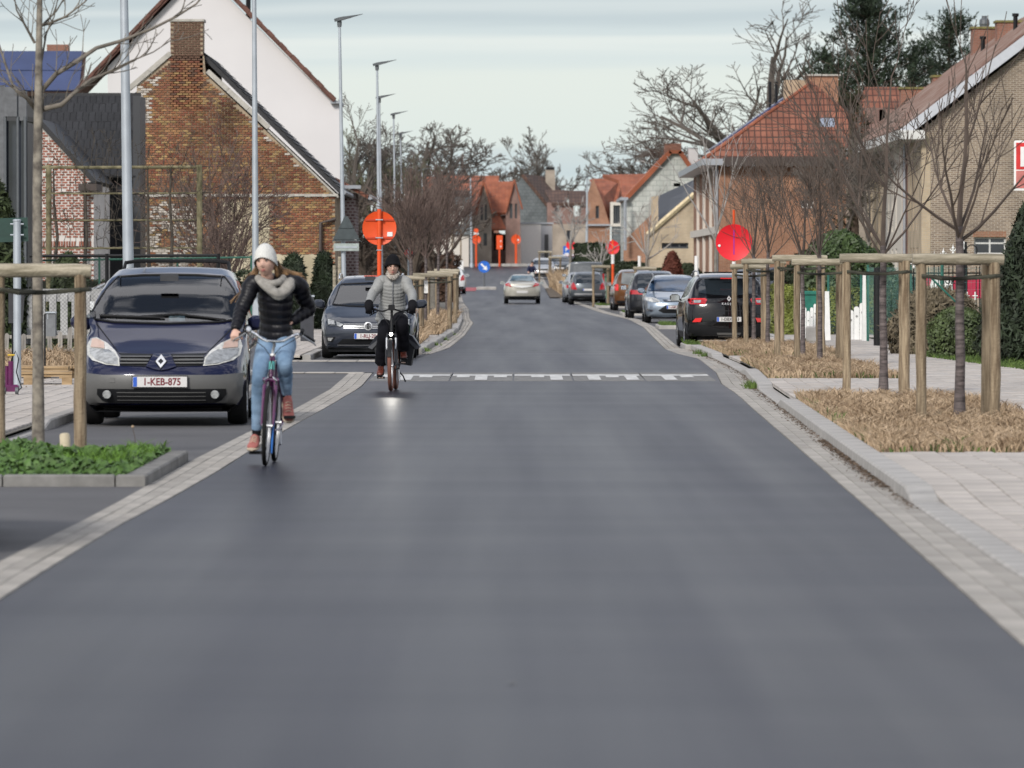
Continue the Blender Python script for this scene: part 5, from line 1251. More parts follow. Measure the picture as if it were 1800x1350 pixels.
def decal(bvh, outline, face, L, off=.006, skirt=.02, grid=.07, bound=None):
    """piece of bodywork cut to an outline (x,z) [or (y,z)] and laid on the body surface"""
    bm = bmesh.new()
    pts = [(p[0], p[1]) for p in outline]
    bm.faces.new([bm.verts.new((a, 0, b)) for a, b in pts])
    xs = [p[0] for p in pts]; zs = [p[1] for p in pts]
    for lo, hi, no in ((min(xs), max(xs), (1,0,0)), (min(zs), max(zs), (0,0,1))):
        k = int((hi-lo)/grid)
        for i in range(1, k+1):
            c = lo + (hi-lo)*i/(k+1); bmesh.ops.bisect_plane(bm, geom=bm.verts[:]+bm.edges[:]+bm.faces[:], plane_co=(c,0,0) if no[0] else (0,0,c), plane_no=no, dist=1e-5)
    bedge = [e for e in bm.edges if e.is_boundary]
    outer = [f for f in bm.faces]
    dirs = {'f': (Vector((0,1,0)), lambda a, b: Vector((a,-3,b))), 'r': (Vector((0,-1,0)), lambda a, b: Vector((a,L+3,b))),
            's': (Vector((-1,0,0)), lambda a, b: Vector((3,a,b))), 'l': (Vector((1,0,0)), lambda a, b: Vector((-3,a,b)))}
    d_, mk = dirs[face]
    last = None
    for v in bm.verts:
        o_ = mk(v.co.x, v.co.z); h = bvh.ray_cast(o_, d_)
        if h[0] is None:
            h = bvh.find_nearest(o_ + d_*(3.0 if face in 'fr' else 2.2)); n = h[1]
            c = Vector((v.co.x, h[0].y, v.co.z)) if face in 'fr' else Vector((h[0].x, v.co.x, v.co.z))
            v.co = c - d_*off
        else:
            nn = h[1] if h[1].dot(d_) < 0 else -h[1]
            v.co = h[0] + nn*off
    r = bmesh.ops.extrude_edge_only(bm, edges=bedge)
    for g in r['geom']:
        if isinstance(g, bmesh.types.BMVert): g.co += d_*skirt
    bmesh.ops.recalc_face_normals(bm, faces=bm.faces[:])
    if sum((f.normal.dot(d_)*f.calc_area() for f in outer), 0) > 0: bmesh.ops.reverse_faces(bm, faces=bm.faces[:])
    bm.verts.index_update(); mb = MB(); mb.add([v.co.copy() for v in bm.verts], [tuple(v.index for v in q.verts) for q in bm.faces]); bm.free()
    return mb
def disc(cx, cz, r, n=16, rz=None): return [(cx + r*math.cos(6.2832*i/n), cz + (rz or r)*math.sin(6.2832*i/n)) for i in range(n)]
def text_mesh(s, size, m, name='lettering', ext=.002):
    c = bpy.data.curves.new('t', 'FONT'); c.body = s; c.size = size; c.align_x = 'CENTER'; c.align_y = 'CENTER'; c.extrude = ext; c.offset = size*.018; c.resolution_u = 2
    o = bpy.data.objects.new('t', c); COL.objects.link(o); dg = bpy.context.evaluated_depsgraph_get(); dg.update()
    me = bpy.data.meshes.new_from_object(o.evaluated_get(dg)); bpy.data.objects.remove(o); me.name = name; me.materials.clear(); me.materials.append(m); return me
def text_part(parent, s, size, loc, rot, m, name='lettering', sx=1, bold=0):
    me = text_mesh(s, size, m, name)
    if bold:
        pass
    o = link(name, me, parent); o.location = loc; o.rotation_euler = rot; o.scale = (sx, 1, 1); return o
def plate(parent, txt, x, z, y, w=.52, h=.11, rear=False, ink=None, tilt=0, blue=True):
    rt = (R(90), 0, 0) if not rear else (R(90), 0, R(180)); s = -1 if not rear else 1
    p = MB().bbox(-w/2-.01, w/2+.01, -h/2-.01, h/2+.01, 0, .012, .003).build('number_plate_holder', M_black, parent); p.location = (x, y, z); p.rotation_euler = rt
    q = MB().bbox(-w/2, w/2, -h/2, h/2, .012, .016, .001).build('number_plate', M_plate, p)
    MB().box(-w/2+.004, -w/2+.046, -h/2+.004, h/2-.004, .016, .0185).build('country_band', M_blue, p)
    if txt: text_part(p, txt, h*.98, (.022, -.002, .018), (0,0,0), ink or M_plred, sx=.86)
    return p
def add_wheel(parent, x, y, r, w_=.21, side=1, spokes=5, rimm=None):
    M = Matrix.Translation((x, y, r)) @ Matrix.Rotation(R(90)*side, 4, 'Y')
    t = MB().lathe([(r*.62,-w_/2),(r*.94,-w_/2),(r*.99,-w_/2+.025),(r,-w_/4),(r,w_/4),(r*.99,w_/2-.025),(r*.94,w_/2),(r*.62,w_/2),(r*.6,w_/2-.06)], 30, M=M)
    for gx in (-.05, 0, .05): pass
    wh = t.build('wheel', M_rubber, parent, smooth=True)
    b = MB().lathe([(r*.1,w_/2-.05),(r*.6,w_/2-.07),(r*.64,w_/2-.012),(r*.62,w_/2-.005),(r*.58,w_/2-.02)], 24, M=M)
    for k in range(spokes):
        a = k*6.2832/spokes; c, s = math.cos(a), math.sin(a)
        q = [(r*.1,-.04),(r*.6,-.055),(r*.6,.055),(r*.1,.04)]
        vs = [(c*px-s*py, s*px+c*py, w_/2-.045+.03*(px/r)) for px, py in q]; vs += [(a_, b_, c_+.02) for a_, b_, c_ in vs]
        b.add(vs, [(4,5,6,7),(0,1,5,4),(1,2,6,5),(2,3,7,6),(3,0,4,7)], M=M)
    b.lathe([(0.001,w_/2-.02),(r*.17,w_/2-.02),(r*.15,w_/2-.005),(0.001,w_/2)], 12, M=M)
    b.build('rim', rimm or M_alu, wh, smooth=True)
def mirror_part(parent, x, y, z, paint, s):
    b = MB(); pr = [(0.0,.0),(.06,.01),(.1,.06),(.105,.13),(.07,.17),(.0,.18)]
    for i, (sc2, yy) in enumerate(((.55,-.07),(.95,-.045),(1,.0),(.96,.035))): 
        for px, pz in [(-.10,-.07),(-.04,-.085),(.06,-.07),(.11,-.03),(.115,.04),(.07,.085),(-.05,.085),(-.11,.04)]: b.v.append((px*sc2*s, yy, pz*sc2))
    for i in range(3):
        for k in range(8): a = i*8+k; c = i*8+(k+1)%8; b.f.append((a, c, c+8, a+8)); b.m.append(0)
    b.f.append(tuple(range(8))); b.m.append(0); b.f.append(tuple(24+k for k in range(8))); b.m.append(0)
    o = b.build('mirror', paint, parent, smooth=True, ang=60); o.location = (x + s*.1, y, z)
    st = MB().path([(0,0,0),(-.15*s,.02,-.05)], .022, 6).build('mirror_arm', M_black, o)
    g = MB().box(-.09,.09,.036,.04,-.06,.065).build('mirror_glass', M_chrome, o); return o
def make_car(name, label, loc, rz, L, W, H, paint, st, fz=None, rz_=None, wheels=(.85, 3.5), wr=.31, front=(), rear=(), sides=None, rails=None, cut=(), interior=False, mirrors=(1.45,.98), extra=None, group=None, cat='car', nosew=.16, tailw=.13, sidelow=None, rimm=None):
    t = thing(name, label, cat, loc, rz, group)
    fz = fz or [(.2,.10),(.32,.02),(.5,.0),(.62,.03),(.8,.14),(1.2,.3)]; rz_ = rz_ or [(.2,.10),(.35,.02),(.55,.0),(.75,.03),(1.0,.08),(1.5,.3)]
    bm = car_mesh(L, W, st, wheels, wr, fz, rz_, nosew, tailw)
    bvh = BVHTree.FromBMesh(bm)
    if cut:
        kill = []
        for f in bm.faces:
            c = f.calc_center_median()
            for face, poly in cut:
                cx, cz = (sum(p[0] for p in poly)/len(poly), sum(p[1] for p in poly)/len(poly))
                sh = [(cx+(p[0]-cx)*.93, cz+(p[1]-cz)*.93) for p in poly]
                if face == 'f' and f.normal.y < -.12 and c.y < L*.6 and pip(c.x, c.z, sh): kill.append(f); break
                if face == 'r' and f.normal.y > .1 and c.y > L*.6 and pip(c.x, c.z, sh): kill.append(f); break
                if face == 's' and abs(f.normal.x) > .4 and pip(c.y, c.z, sh): kill.append(f); break
        bmesh.ops.delete(bm, geom=kill, context='FACES')
    me = bpy.data.meshes.new('body'); bm.to_mesh(me); bm.free(); me.materials.append(paint); me.shade_smooth(); me.set_sharp_from_angle(angle=R(42))
    body = link('body', me, t)
    def put(items, face):
        for it in items:
            nm, m, pts = it[0], it[1], it[2]; off = it[3] if len(it) > 3 else .006; sym = it[4] if len(it) > 4 else True
            for s in ((1, -1) if sym else (1,)):
                q = [(x*s, z) for x, z in pts]
                if sym: q = q if s == 1 else q[::-1]
                o = decal(bvh, q, face, L, off).build(nm, m, t, smooth=True, ang=30)
    put(front, 'f'); put(rear, 'r')
    if sides:
        for nm, m, pts in sides:
            for fc in 'sl': decal(bvh, pts, fc, L, .005, .015, .12).build(nm, m, t, smooth=True, ang=30)
    for y in wheels:
        for s in (1, -1): add_wheel(t, s*(W/2-.115), y, wr, side=s, rimm=rimm)
    # dark underside and wheel wells
    MB().box(-W/2+.26, W/2-.26, .35, L-.3, .17, .3).build('underbody', M_rubber, t)
    if mirrors:
        for s in (1, -1): mirror_part(t, s*(W/2-.03), mirrors[0], mirrors[1], paint, s)
    if rails:
        for s in (1, -1):
            y0, y1, x_, z_ = rails[:4]; h = .05
            MB().path([(s*x_, y0, z_-.03), (s*x_, y0+.12, z_+h), (s*x_, (y0+y1)/2, z_+h+.02), (s*x_, y1-.15, z_+h), (s*x_, y1, z_-.03)], .016, 6).build('roof_rail', rails[4], t, smooth=True)
    for fc, poly in cut:
        q = []
        pp = list(poly) + [poly[0]]
        for (x0, z0), (x1, z1) in zip(pp, pp[1:]):
            for i in range(4):
                x, z = x0+(x1-x0)*i/4, z0+(z1-z0)*i/4; h = bvh.ray_cast(Vector((x, -3 if fc == 'f' else L+3, z)), Vector((0, 1 if fc == 'f' else -1, 0)))
                if h[0]: q.append(h[0] + Vector((0, -.012 if fc == 'f' else .012, .004)))
        MB().path(q + [q[0]], .014, 5, cap=False).build('window_seal', M_black, t, smooth=True)
    if interior:
        y0, zb = interior
        cab = mat('cabin_plastic', (.035,.037,.042), .7); seat = mat('seat_fabric', (.05,.055,.07), .9)
        MB().bbox(-W/2+.14, W/2-.14, y0, y0+.55, .6, zb-.06, .05).build('dashboard', cab, t)
        MB().box(-W/2+.12, W/2-.12, y0+.5, L-.5, .32, .36).build('cabin_floor', cab, t)
        for s in (1, -1):
            x = s*.38
            sb = MB().bbox(x-.25, x+.25, y0+1.05, y0+1.25, .5, zb+.22, .06).build('seat_back', seat, t); MB().bbox(x-.13, x+.13, y0+1.1, y0+1.2, zb+.25, zb+.45, .04).build('headrest', seat, sb)
            MB().bbox(x-.25, x+.25, y0+.62, y0+1.15, .36, .62, .05).build('seat_cushion', seat, t)
            sb = MB().bbox(x-.26, x+.26, L-.95, L-.78, .5, zb+.12, .06).build('seat_back', seat, t); MB().bbox(x-.11, x+.11, L-.92, L-.84, zb+.13, zb+.27, .03).build('headrest', seat, sb)
        MB().bbox(-.1, .1, y0+.28, y0+.32, zb+.42, zb+.5, .01).build('rear_view_mirror', cab, t)
        ring = [(.38+.19*math.cos(a), y0+.52-.1*math.sin(a), zb-.02+.17*math.sin(a)) for a in [i*6.2832/20 for i in range(21)]]
        MB().path(ring, .015, 6, cap=False).build('steering_wheel', cab, t, smooth=True)
        for fc, poly in cut:
            if fc in 'fr': continue
    if extra: extra(t, bvh)
    return t
def pxc(pts, cx, hy, s): return [((x-cx)/s, 1.7-(y-hy)/s) for x, y in pts]
def half(pts): return pts
P_navy = carpaint('navy_paint', (.008,.010,.038), .1); P_grey = carpaint('grey_paint', (.034,.040,.056), .35)
P_blk = carpaint('black_paint', (.003,.003,.004), 0); P_silv = carpaint('silver_blue_paint', (.30,.36,.43), .6)
P_brn = carpaint('brown_paint', (.13,.055,.022), .3); P_char = carpaint('charcoal_paint', (.030,.032,.038), .4)
P_midg = carpaint('mid_grey_paint', (.10,.115,.13), .5); P_champ = carpaint('champagne_paint', (.52,.50,.44), .45)
P_lite = carpaint('light_silver_paint', (.42,.44,.46), .5); P_whit = carpaint('white_car_paint', (.7,.72,.72), 0)
P_van = carpaint('van_grey_paint', (.12,.13,.14), .3)
M_bump = mat('grey_bumper', (.11,.11,.108), .45, var=.08, sc_=2)
# ---- the blue people carrier at the left: all front pieces measured from the photograph
def scenic():
    s, hy = 685, 135
    F = lambda pts, cx=652: pxc(pts, cx, hy, s)
    G = lambda pts, cx=722: pxc(pts, cx, hy, 664)
    ws = G([(150,500),(180,430),(255,290),(330,198),(520,184),(722,181),(924,184),(1114,198),(1189,290),(1264,430),(1294,500),(1100,528),(722,538),(344,528)])
    rw = [(-.60,1.08),(-.58,1.42),(-.5,1.52),(.5,1.52),(.58,1.42),(.60,1.08)]
    st = [(0,.80,.22,.62,.70,.62),(.12,.86,.20,.70,.78,.68),(.5,.885,.19,.86,.90,.74),(.95,.905,.19,.98,1.07,.78),(1.15,.905,.19,1.02,1.17,.87),(1.55,.905,.19,1.04,1.44,.80),(1.95,.905,.19,1.06,1.63,.71),(2.4,.905,.19,1.08,1.715,.66),(3.3,.905,.19,1.10,1.715,.64),(3.85,.895,.2,1.10,1.60,.62),(4.1,.87,.22,1.08,1.45,.62),(4.26,.84,.25,1.05,1.15,.64)]
    hl = F([(335,800),(345,858),(240,850),(130,820),(88,782),(76,715),(95,662),(140,652),(230,695),(300,752)])
    hl2 = F([(325,808),(335,850),(245,842),(160,818),(108,780),(98,735),(250,745),(300,775)])
    ind = F([(110,668),(145,665),(205,694),(215,738),(105,728)])
    gr = F([(340,770),(578,778),(545,862),(352,856)]); 
    front = [
        ('headlight', M_lens, hl, .01), ('headlamp_bowl', M_lensin, hl2, .016), ('indicator', M_amber, ind, .018),
        ('bonnet_gap', M_black, F([(130,548),(330,764),(652,772),(652,778),(330,770),(122,552)]), .004),
        ('grille', M_black, gr, .008),
        ('badge_panel', P_navy, F([(590,780),(540,865),(600,885),(652,893),(704,885),(764,865),(714,780)]), .022, False),
        ('bumper', M_bump, F([(62,910),(220,925),(1084,925),(1242,910),(1232,1080),(1190,1140),(1100,1165),(204,1165),(114,1140),(72,1080)]), .016, False),
        ('lower_grille', M_black, F([(184,1020),(1120,1020),(1124,1060),(1090,1100),(1040,1120),(264,1120),(214,1100),(180,1060)]), .026, False),
        ('skirt', M_black, F([(120,1135),(1184,1135),(1150,1195),(154,1195)]), .022, False),
        ('towing_eye_cover', M_bump, F([(272,942),(312,942),(314,978),(274,978)]), .02, False),
        
        ('windscreen', M_glass, ws, .012, False)]
    for i, y in enumerate((797, 819, 841)): 
        front.append(('grille_bar', M_bump, F([(342,y-5),(572-i*9,y-5),(568-i*9,y+4),(345,y+4)]), .02))
    for y in (1045,1070,1095): front.append(('intake_bar', M_bump, F([(330,y-3),(975,y-3),(975,y+3),(330,y+3)]), .034, False))
    front.append(('logo_surround', M_blackgl, F([(650,786),(697,836),(650,890),(603,836)]), .03, False))
    front.append(('emblem', mat('satin_silver', (.72,.73,.75), .35, metal=.3, var=.02), F([(650,793),(690,836),(650,882),(611,836),(628,836),(650,858),(670,836),(650,815),(628,835),(611,835)]), .038, False))
    rear = [('tail_light', M_redl, [(.66,.75),(.84,.75),(.80,1.35),(.66,1.35)]), ('rear_window', M_glass, rw, .008, False)]
    side = [('side_window', M_glassd, [(1.25,1.12),(1.95,1.5),(2.5,1.56),(2.5,1.12)]), ('side_window', M_glassd, [(2.56,1.12),(2.56,1.56),(3.3,1.54),(3.4,1.14)]), ('side_window', M_glassd, [(3.46,1.15),(3.4,1.53),(3.85,1.45),(4.0,1.2)]), ('side_strip', M_bump, [(1.2,.42),(3.15,.42),(3.15,.52),(1.2,.52)])]
    def extra(t, bvh):
        plate(t, '1-KEB-875', -.008, F([(0,971)])[0][1], -.012 - .008, .585, .112)
        for x in (-.585, .58):
            f = MB().lathe([(.001,0),(.042,.0),(.047,.018),(.042,.03)], 16).build('fog_light', M_lensin, t, smooth=True); f.location = (x, .06, F([(0,1066)])[0][1]); f.rotation_euler = (R(90),0,0)
        for pts in ([(-.74,1.175),(-.3,1.16),(-.02,1.15)], [(-.28,1.16),(.12,1.19),(.65,1.13)]):
            q = []
            for x, z in pts:
                h = bvh.ray_cast(Vector((x,-3,z)), Vector((0,1,0))); q.append((h[0] + Vector((0,-.035,.01))) if h[0] else Vector((x,.95,z)))
            MB().path(q, [.018,.015,.01], 6).build('wiper', M_black, t)
        # black luggage rail at the back of the roof
        MB().path([(-.60,2.9,1.66),(-.58,3.0,1.765),(-.45,3.05,1.785),(.45,3.05,1.785),(.58,3.0,1.765),(.60,2.9,1.66)], .022, 6).build('roof_rail', M_black, t, smooth=True)
        for s_ in (-1, 1): MB().path([(s_*.56,1.75,1.60),(s_*.575,2.6,1.672),(s_*.57,3.6,1.64)], .006, 4).build('roof_seam', M_black, t)
    make_car('people_carrier', 'dark blue people carrier with silver headlights parked nose on beside the young cyclist', (-3.785, 61.3, 0), 0, 4.26, 1.81, 1.66, P_navy, st, front=front, rear=rear, sides=side,
        fz=[(.2,.14),(.3,.06),(.42,.0),(.52,.0),(.62,.05),(.72,.13),(.85,.2),(1.1,.25)], cut=(('f', ws), ('r', rw)), interior=(1.25, 1.14), mirrors=(1.5,1.10), extra=extra, wheels=(.86,3.5), wr=.315)
scenic()
def sportsvan():
    s, hy = 629, 216; F = lambda p, cx=592: pxc(p, cx, hy, s)
    ws = [(-.70,1.02),(-.66,1.12),(-.58,1.37),(-.55,1.40),(0,1.425),(.55,1.40),(.58,1.37),(.66,1.12),(.70,1.02),(.4,.985),(0,.975),(-.4,.985)]
    st = [(0,.78,.2,.60,.68,.60),(.12,.85,.19,.70,.78,.66),(.5,.885,.18,.84,.88,.74),(1.0,.90,.18,.93,1.0,.76),(1.3,.90,.18,.96,1.17,.80),(1.75,.90,.18,.98,1.41,.69),(2.1,.90,.18,1.0,1.53,.59),(2.6,.90,.18,1.0,1.565,.585),(3.5,.90,.18,1.02,1.55,.57),(4.0,.88,.2,1.03,1.42,.56),(4.34,.84,.25,.98,1.08,.6)]
    front = [('windscreen', M_glass, ws, .012, False),
      ('headlight', M_glassd, F([(320,880),(262,918),(215,902),(100,897),(88,860),(92,816),(140,808),(215,840)]), .01),
      ('headlamp_bowl', M_lensin, F([(110,825),(185,838),(198,885),(118,886)]), .018), ('headlamp_bowl', M_lensin, F([(215,850),(300,882),(262,908),(222,897)]), .018),
      ('grille', M_black, F([(310,868),(874,868),(894,880),(872,932),(300,932),(290,905)]), .008, False),
      ('lower_grille', M_black, F([(290,1050),(894,1050),(960,1110),(224,1110)]), .012, False),
      ('skirt', M_black, F([(100,1160),(1084,1160),(1060,1205),(124,1205)]), .02, False),
      ('bumper_trim', M_chrome, F([(225,1113),(960,1113),(955,1127),(230,1127)]), .02, False), ('bumper_trim', M_alu, F([(90,1143),(1094,1143),(1090,1160),(94,1160)]), .024, False),
      ('fog_light', M_black, F([(95,1028),(200,1028),(170,1085),(105,1085)]), .01), ('fog_light', M_lensin, F([(112,1036),(180,1036),(150,1072),(118,1072)]), .018)]
    for y in (880, 903, 925): front.append(('grille_bar', M_alu, F([(300,y-4),(884,y-4),(884,y+3),(300,y+3)]), .016, False))
    rw = [(-.52,1.05),(-.5,1.38),(.5,1.38),(.52,1.05)]
    side = [('side_window', M_glassd, [(1.4,1.03),(2.0,1.38),(2.6,1.44),(2.6,1.03)]), ('side_window', M_glassd, [(2.66,1.03),(2.66,1.44),(3.5,1.42),(3.7,1.06)])]
    def extra(t, bvh):
        plate(t, '1-RLJ-206', F([(590,0)])[0][0], F([(0,1017)])[0][1], -.03, .52, .105)
        e = MB().lathe([(.001,0),(.074,0),(.078,.012),(.06,.02),(.058,.012),(.001,.012)], 24).build('emblem', MT['satin_silver'], t, smooth=True); e.location = (0, -.0, F([(0,899)])[0][1]); e.rotation_euler = (R(90),0,0)
        m = MB()
        for pts in ([(-.038,.045),(-.02,-.002),(0,.03),(.02,-.002),(.038,.045)], [(-.05,.015),(-.022,-.05),(0,-.008),(.022,-.05),(.05,.015)]):
            m.path([(a, -.026, b) for a, b in pts], .0055, 4)
        k = m.build('emblem_letters', MT['satin_silver'], t); k.location = (0, -.002, F([(0,899)])[0][1])
        b = MB().lathe([(.001,0.001),(.058,.001),(.058,.013),(.001,.013)], 24).build('emblem_ground', M_black, t); b.location = (0, -.0, F([(0,899)])[0][1]); b.rotation_euler = (R(90),0,0)
    make_car('compact_car', 'dark grey hatchback parked nose on behind the older cyclist, chrome grille bars', (-2.71, 107.2, 0), 0, 4.34, 1.81, 1.57, P_grey, st, front=front,
        rear=[('tail_light', M_redl, [(.5,.75),(.82,.75),(.78,.98),(.5,.95)]), ('rear_window', M_glass, rw, .008, False)], sides=side, cut=(('f', ws), ('r', rw)), interior=(1.35, 1.05), mirrors=(1.5,1.02), extra=extra,
        rails=(1.9, 3.9, .60, 1.53, M_chrome), wheels=(.88, 3.55), wr=.32)
sportsvan()
def st_suv(H, W, L, zb=1.02):
    w_ = W/2; return [(0,w_*.86,.24,.66,.74,w_*.7),(.12,w_*.94,.22,.76,.84,w_*.76),(.5,w_*.98,.2,.88,.94,w_*.82),(1.0,w_,.2,.97,1.05,w_*.86),(1.3,w_,.2,zb,1.2,w_*.86),(1.8,w_,.2,zb+.01,H-.14,w_*.77),(2.2,w_,.2,zb+.02,H-.03,w_*.70),(2.9,w_,.2,zb+.04,H,w_*.68),(L-1.0,w_,.2,zb+.05,H-.03,w_*.69),(L-.45,w_*.99,.22,zb+.03,H-.12,w_*.74),(L-.16,w_*.97,.24,zb-.02,zb+.20,w_*.82),(L,w_*.94,.26,zb-.06,zb+.03,w_*.84)]
def kadjar():
    s, hy = 376, 549; L = 4.45; W = 1.84; F = lambda p, cx=378: pxc(p, cx, hy, s)
    mir = lambda p: [(-x, z) for x, z in p]
    rear = [('rear_window', M_glassd, F([(140,745),(150,662),(182,634),(280,627),(378,625),(476,627),(574,634),(606,662),(616,745),(500,762),(378,768),(256,762)]), .008, False),
      ('tail_light', M_redl, F([(50,790),(195,790),(206,802),(186,840),(70,836),(58,815)]), .012), ('tail_light_core', M_lensin, F([(100,806),(160,806),(152,826),(104,826)]), .02),
      ('tail_light_line', M_redlit, F([(62,794),(190,794),(188,802),(66,802)]), .02),
      ('bumper', M_black, F([(40,985),(180,1000),(300,1030),(456,1030),(576,1000),(716,985),(700,1080),(650,1110),(106,1110),(56,1080)]), .014, False),
      ('reflector', M_redlit, F([(88,978),(112,948),(165,945),(152,978)]), .016), ('number_plate_recess', M_blackgl, F([(275,930),(488,930),(488,980),(275,980)]), .004, False),
      ('diffuser', M_bump, F([(280,1060),(476,1060),(460,1092),(296,1092)]), .022, False), ('boot_crease', M_black, F([(130,915),(250,885),(506,885),(626,915),(620,921),(500,891),(256,891),(136,921)]), .002, False)]
    rz_ = [(.2,.12),(.35,.03),(.6,.0),(.78,.03),(.95,.06),(1.1,.16),(1.5,.45)]
    side = [('side_window', M_glassd, [(1.35,1.06),(1.95,1.44),(2.55,1.5),(2.55,1.08)]), ('side_window', M_glassd, [(2.62,1.08),(2.62,1.5),(3.4,1.46),(3.5,1.14)]), ('sill', M_black, [(1.2,.22),(3.2,.22),(3.2,.36),(1.2,.36)])]
    def extra(t, bvh):
        z = F([(0,956)])[0][1]; plate(t, '1-DBX-563', 0, z, L-.005, .52, .1, rear=True, ink=M_black)
        text_part(t, 'K A D J A R', .062, (0, L-.0, F([(0,832)])[0][1]), (R(90),0,R(180)), MT['satin_silver'])
        e = MB(); q = [(0,.06),(.045,0),(0,-.06),(-.045,0)]; i_ = [(x*.45, z_*.45) for x, z_ in q]
        for k in range(4): a, b, c, d_ = q[k], q[(k+1)%4], i_[(k+1)%4], i_[k]; e.add([(a[0],0,a[1]),(b[0],0,b[1]),(c[0],0,c[1]),(d_[0],0,d_[1]),(a[0],.02,a[1]),(b[0],.02,b[1]),(c[0],.02,c[1]),(d_[0],.02,d_[1])], [(4,5,6,7),(0,1,5,4),(2,3,7,6)])
        o = e.build('emblem', MT['satin_silver'], t); o.location = (0, L-.04, F([(0,790)])[0][1])
        MB().box(-.5,.5,L-.62,L-.35,1.6,1.63).build('spoiler', P_blk, t)
        MB().box(-.16,.16,L-.42,L-.40,F([(0,632)])[0][1]-.0,F([(0,624)])[0][1]).build('brake_light', M_redlit, t)
    make_car('black_suv', 'glossy black suv seen from behind, parked beyond the staked trees, red tail lights', (4.50, 121.2+L, 0), R(180)+R(1.6), L, W, 1.62, P_blk, st_suv(1.60, W, L), rear=rear, rz_=rz_, sides=side, mirrors=(1.55,1.06), extra=extra,
        rails=(1.9, 3.9, .62, 1.58, M_alu), wheels=(.9, 3.55), wr=.36, front=[('headlight', M_lens, [(.5,.72),(.86,.76),(.86,.88),(.55,.82)]), ('windscreen', M_glassd, [(-.66,1.08),(-.56,1.48),(.56,1.48),(.66,1.08)], .01, False)])
kadjar()
def mondeo():
    s, hy = 385, 486; F = lambda p, cx=1240: pxc(p, cx, hy, s)
    st = [(0,.80,.2,.60,.70,.6),(.12,.88,.19,.70,.78,.68),(.5,.93,.18,.80,.86,.78),(1.1,.945,.18,.90,.99,.8),(1.4,.945,.18,.92,1.12,.83),(1.95,.945,.18,.94,1.36,.73),(2.3,.945,.18,.96,1.47,.63),(2.9,.945,.18,.97,1.50,.62),(3.9,.94,.18,1.0,1.47,.6),(4.5,.92,.2,1.0,1.3,.58),(4.8,.88,.25,.95,1.02,.6)]
    front = [('windscreen_surround', M_blackgl, [(-.83,.99),(-.67,1.40),(.67,1.40),(.83,.99),(0,.965)], .004, False), ('windscreen', mat('blue_glass', (.02,.045,.09), .05, var=.6, sc_=1.6, spec=.9), [(-.80,1.0),(-.64,1.385),(.64,1.385),(.80,1.0),(0,.975)], .01, False),
      ('headlight', M_lens, F([(888,845),(905,832),(960,832),(1020,852),(1068,892),(960,888),(902,872)]), .01), ('headlamp_bowl', M_lensin, F([(960,842),(1015,858),(1050,886),(975,882)]), .016),
      ('grille', M_black, F([(1088,858),(1392,858),(1375,885),(1105,885)]), .008, False), ('grille_bar', M_chrome, F([(1095,866),(1385,866),(1380,874),(1100,874)]), .016, False),
      ('lower_grille', M_black, F([(1038,990),(1125,925),(1355,925),(1442,990),(1380,1020),(1100,1020)]), .01, False), ('fog_light', M_chrome, F([(902,972),(985,978),(965,1004),(915,998)]), .012), ('skirt', M_black, F([(930,1042),(1550,1042),(1530,1066),(950,1066)]), .012, False),
      ('emblem', M_chrome, disc(0, F([(0,865)])[0][1], .075, 16, .035), .025, False)]
    def extra(t, bvh): plate(t, '1-AMU-372', F([(1237,0)])[0][0], F([(0,950)])[0][1], -.03, .52, .105)
    make_car('silver_estate', 'silver blue estate car parked nose on beyond the black suv', (5.08, 177, 0), R(0), 4.8, 1.9, 1.5, P_silv, st, front=front, sides=[('side_window', M_glassd, [(1.6,1.0),(2.2,1.36),(3.0,1.4),(3.0,1.0)]), ('side_window', M_glassd, [(3.05,1.0),(3.05,1.4),(4.1,1.34),(4.3,1.05)])], extra=extra, rails=(2.2,4.3,.63,1.46,M_alu), mirrors=(1.6,1.0), wheels=(.95,3.8), wr=.335)
mondeo()
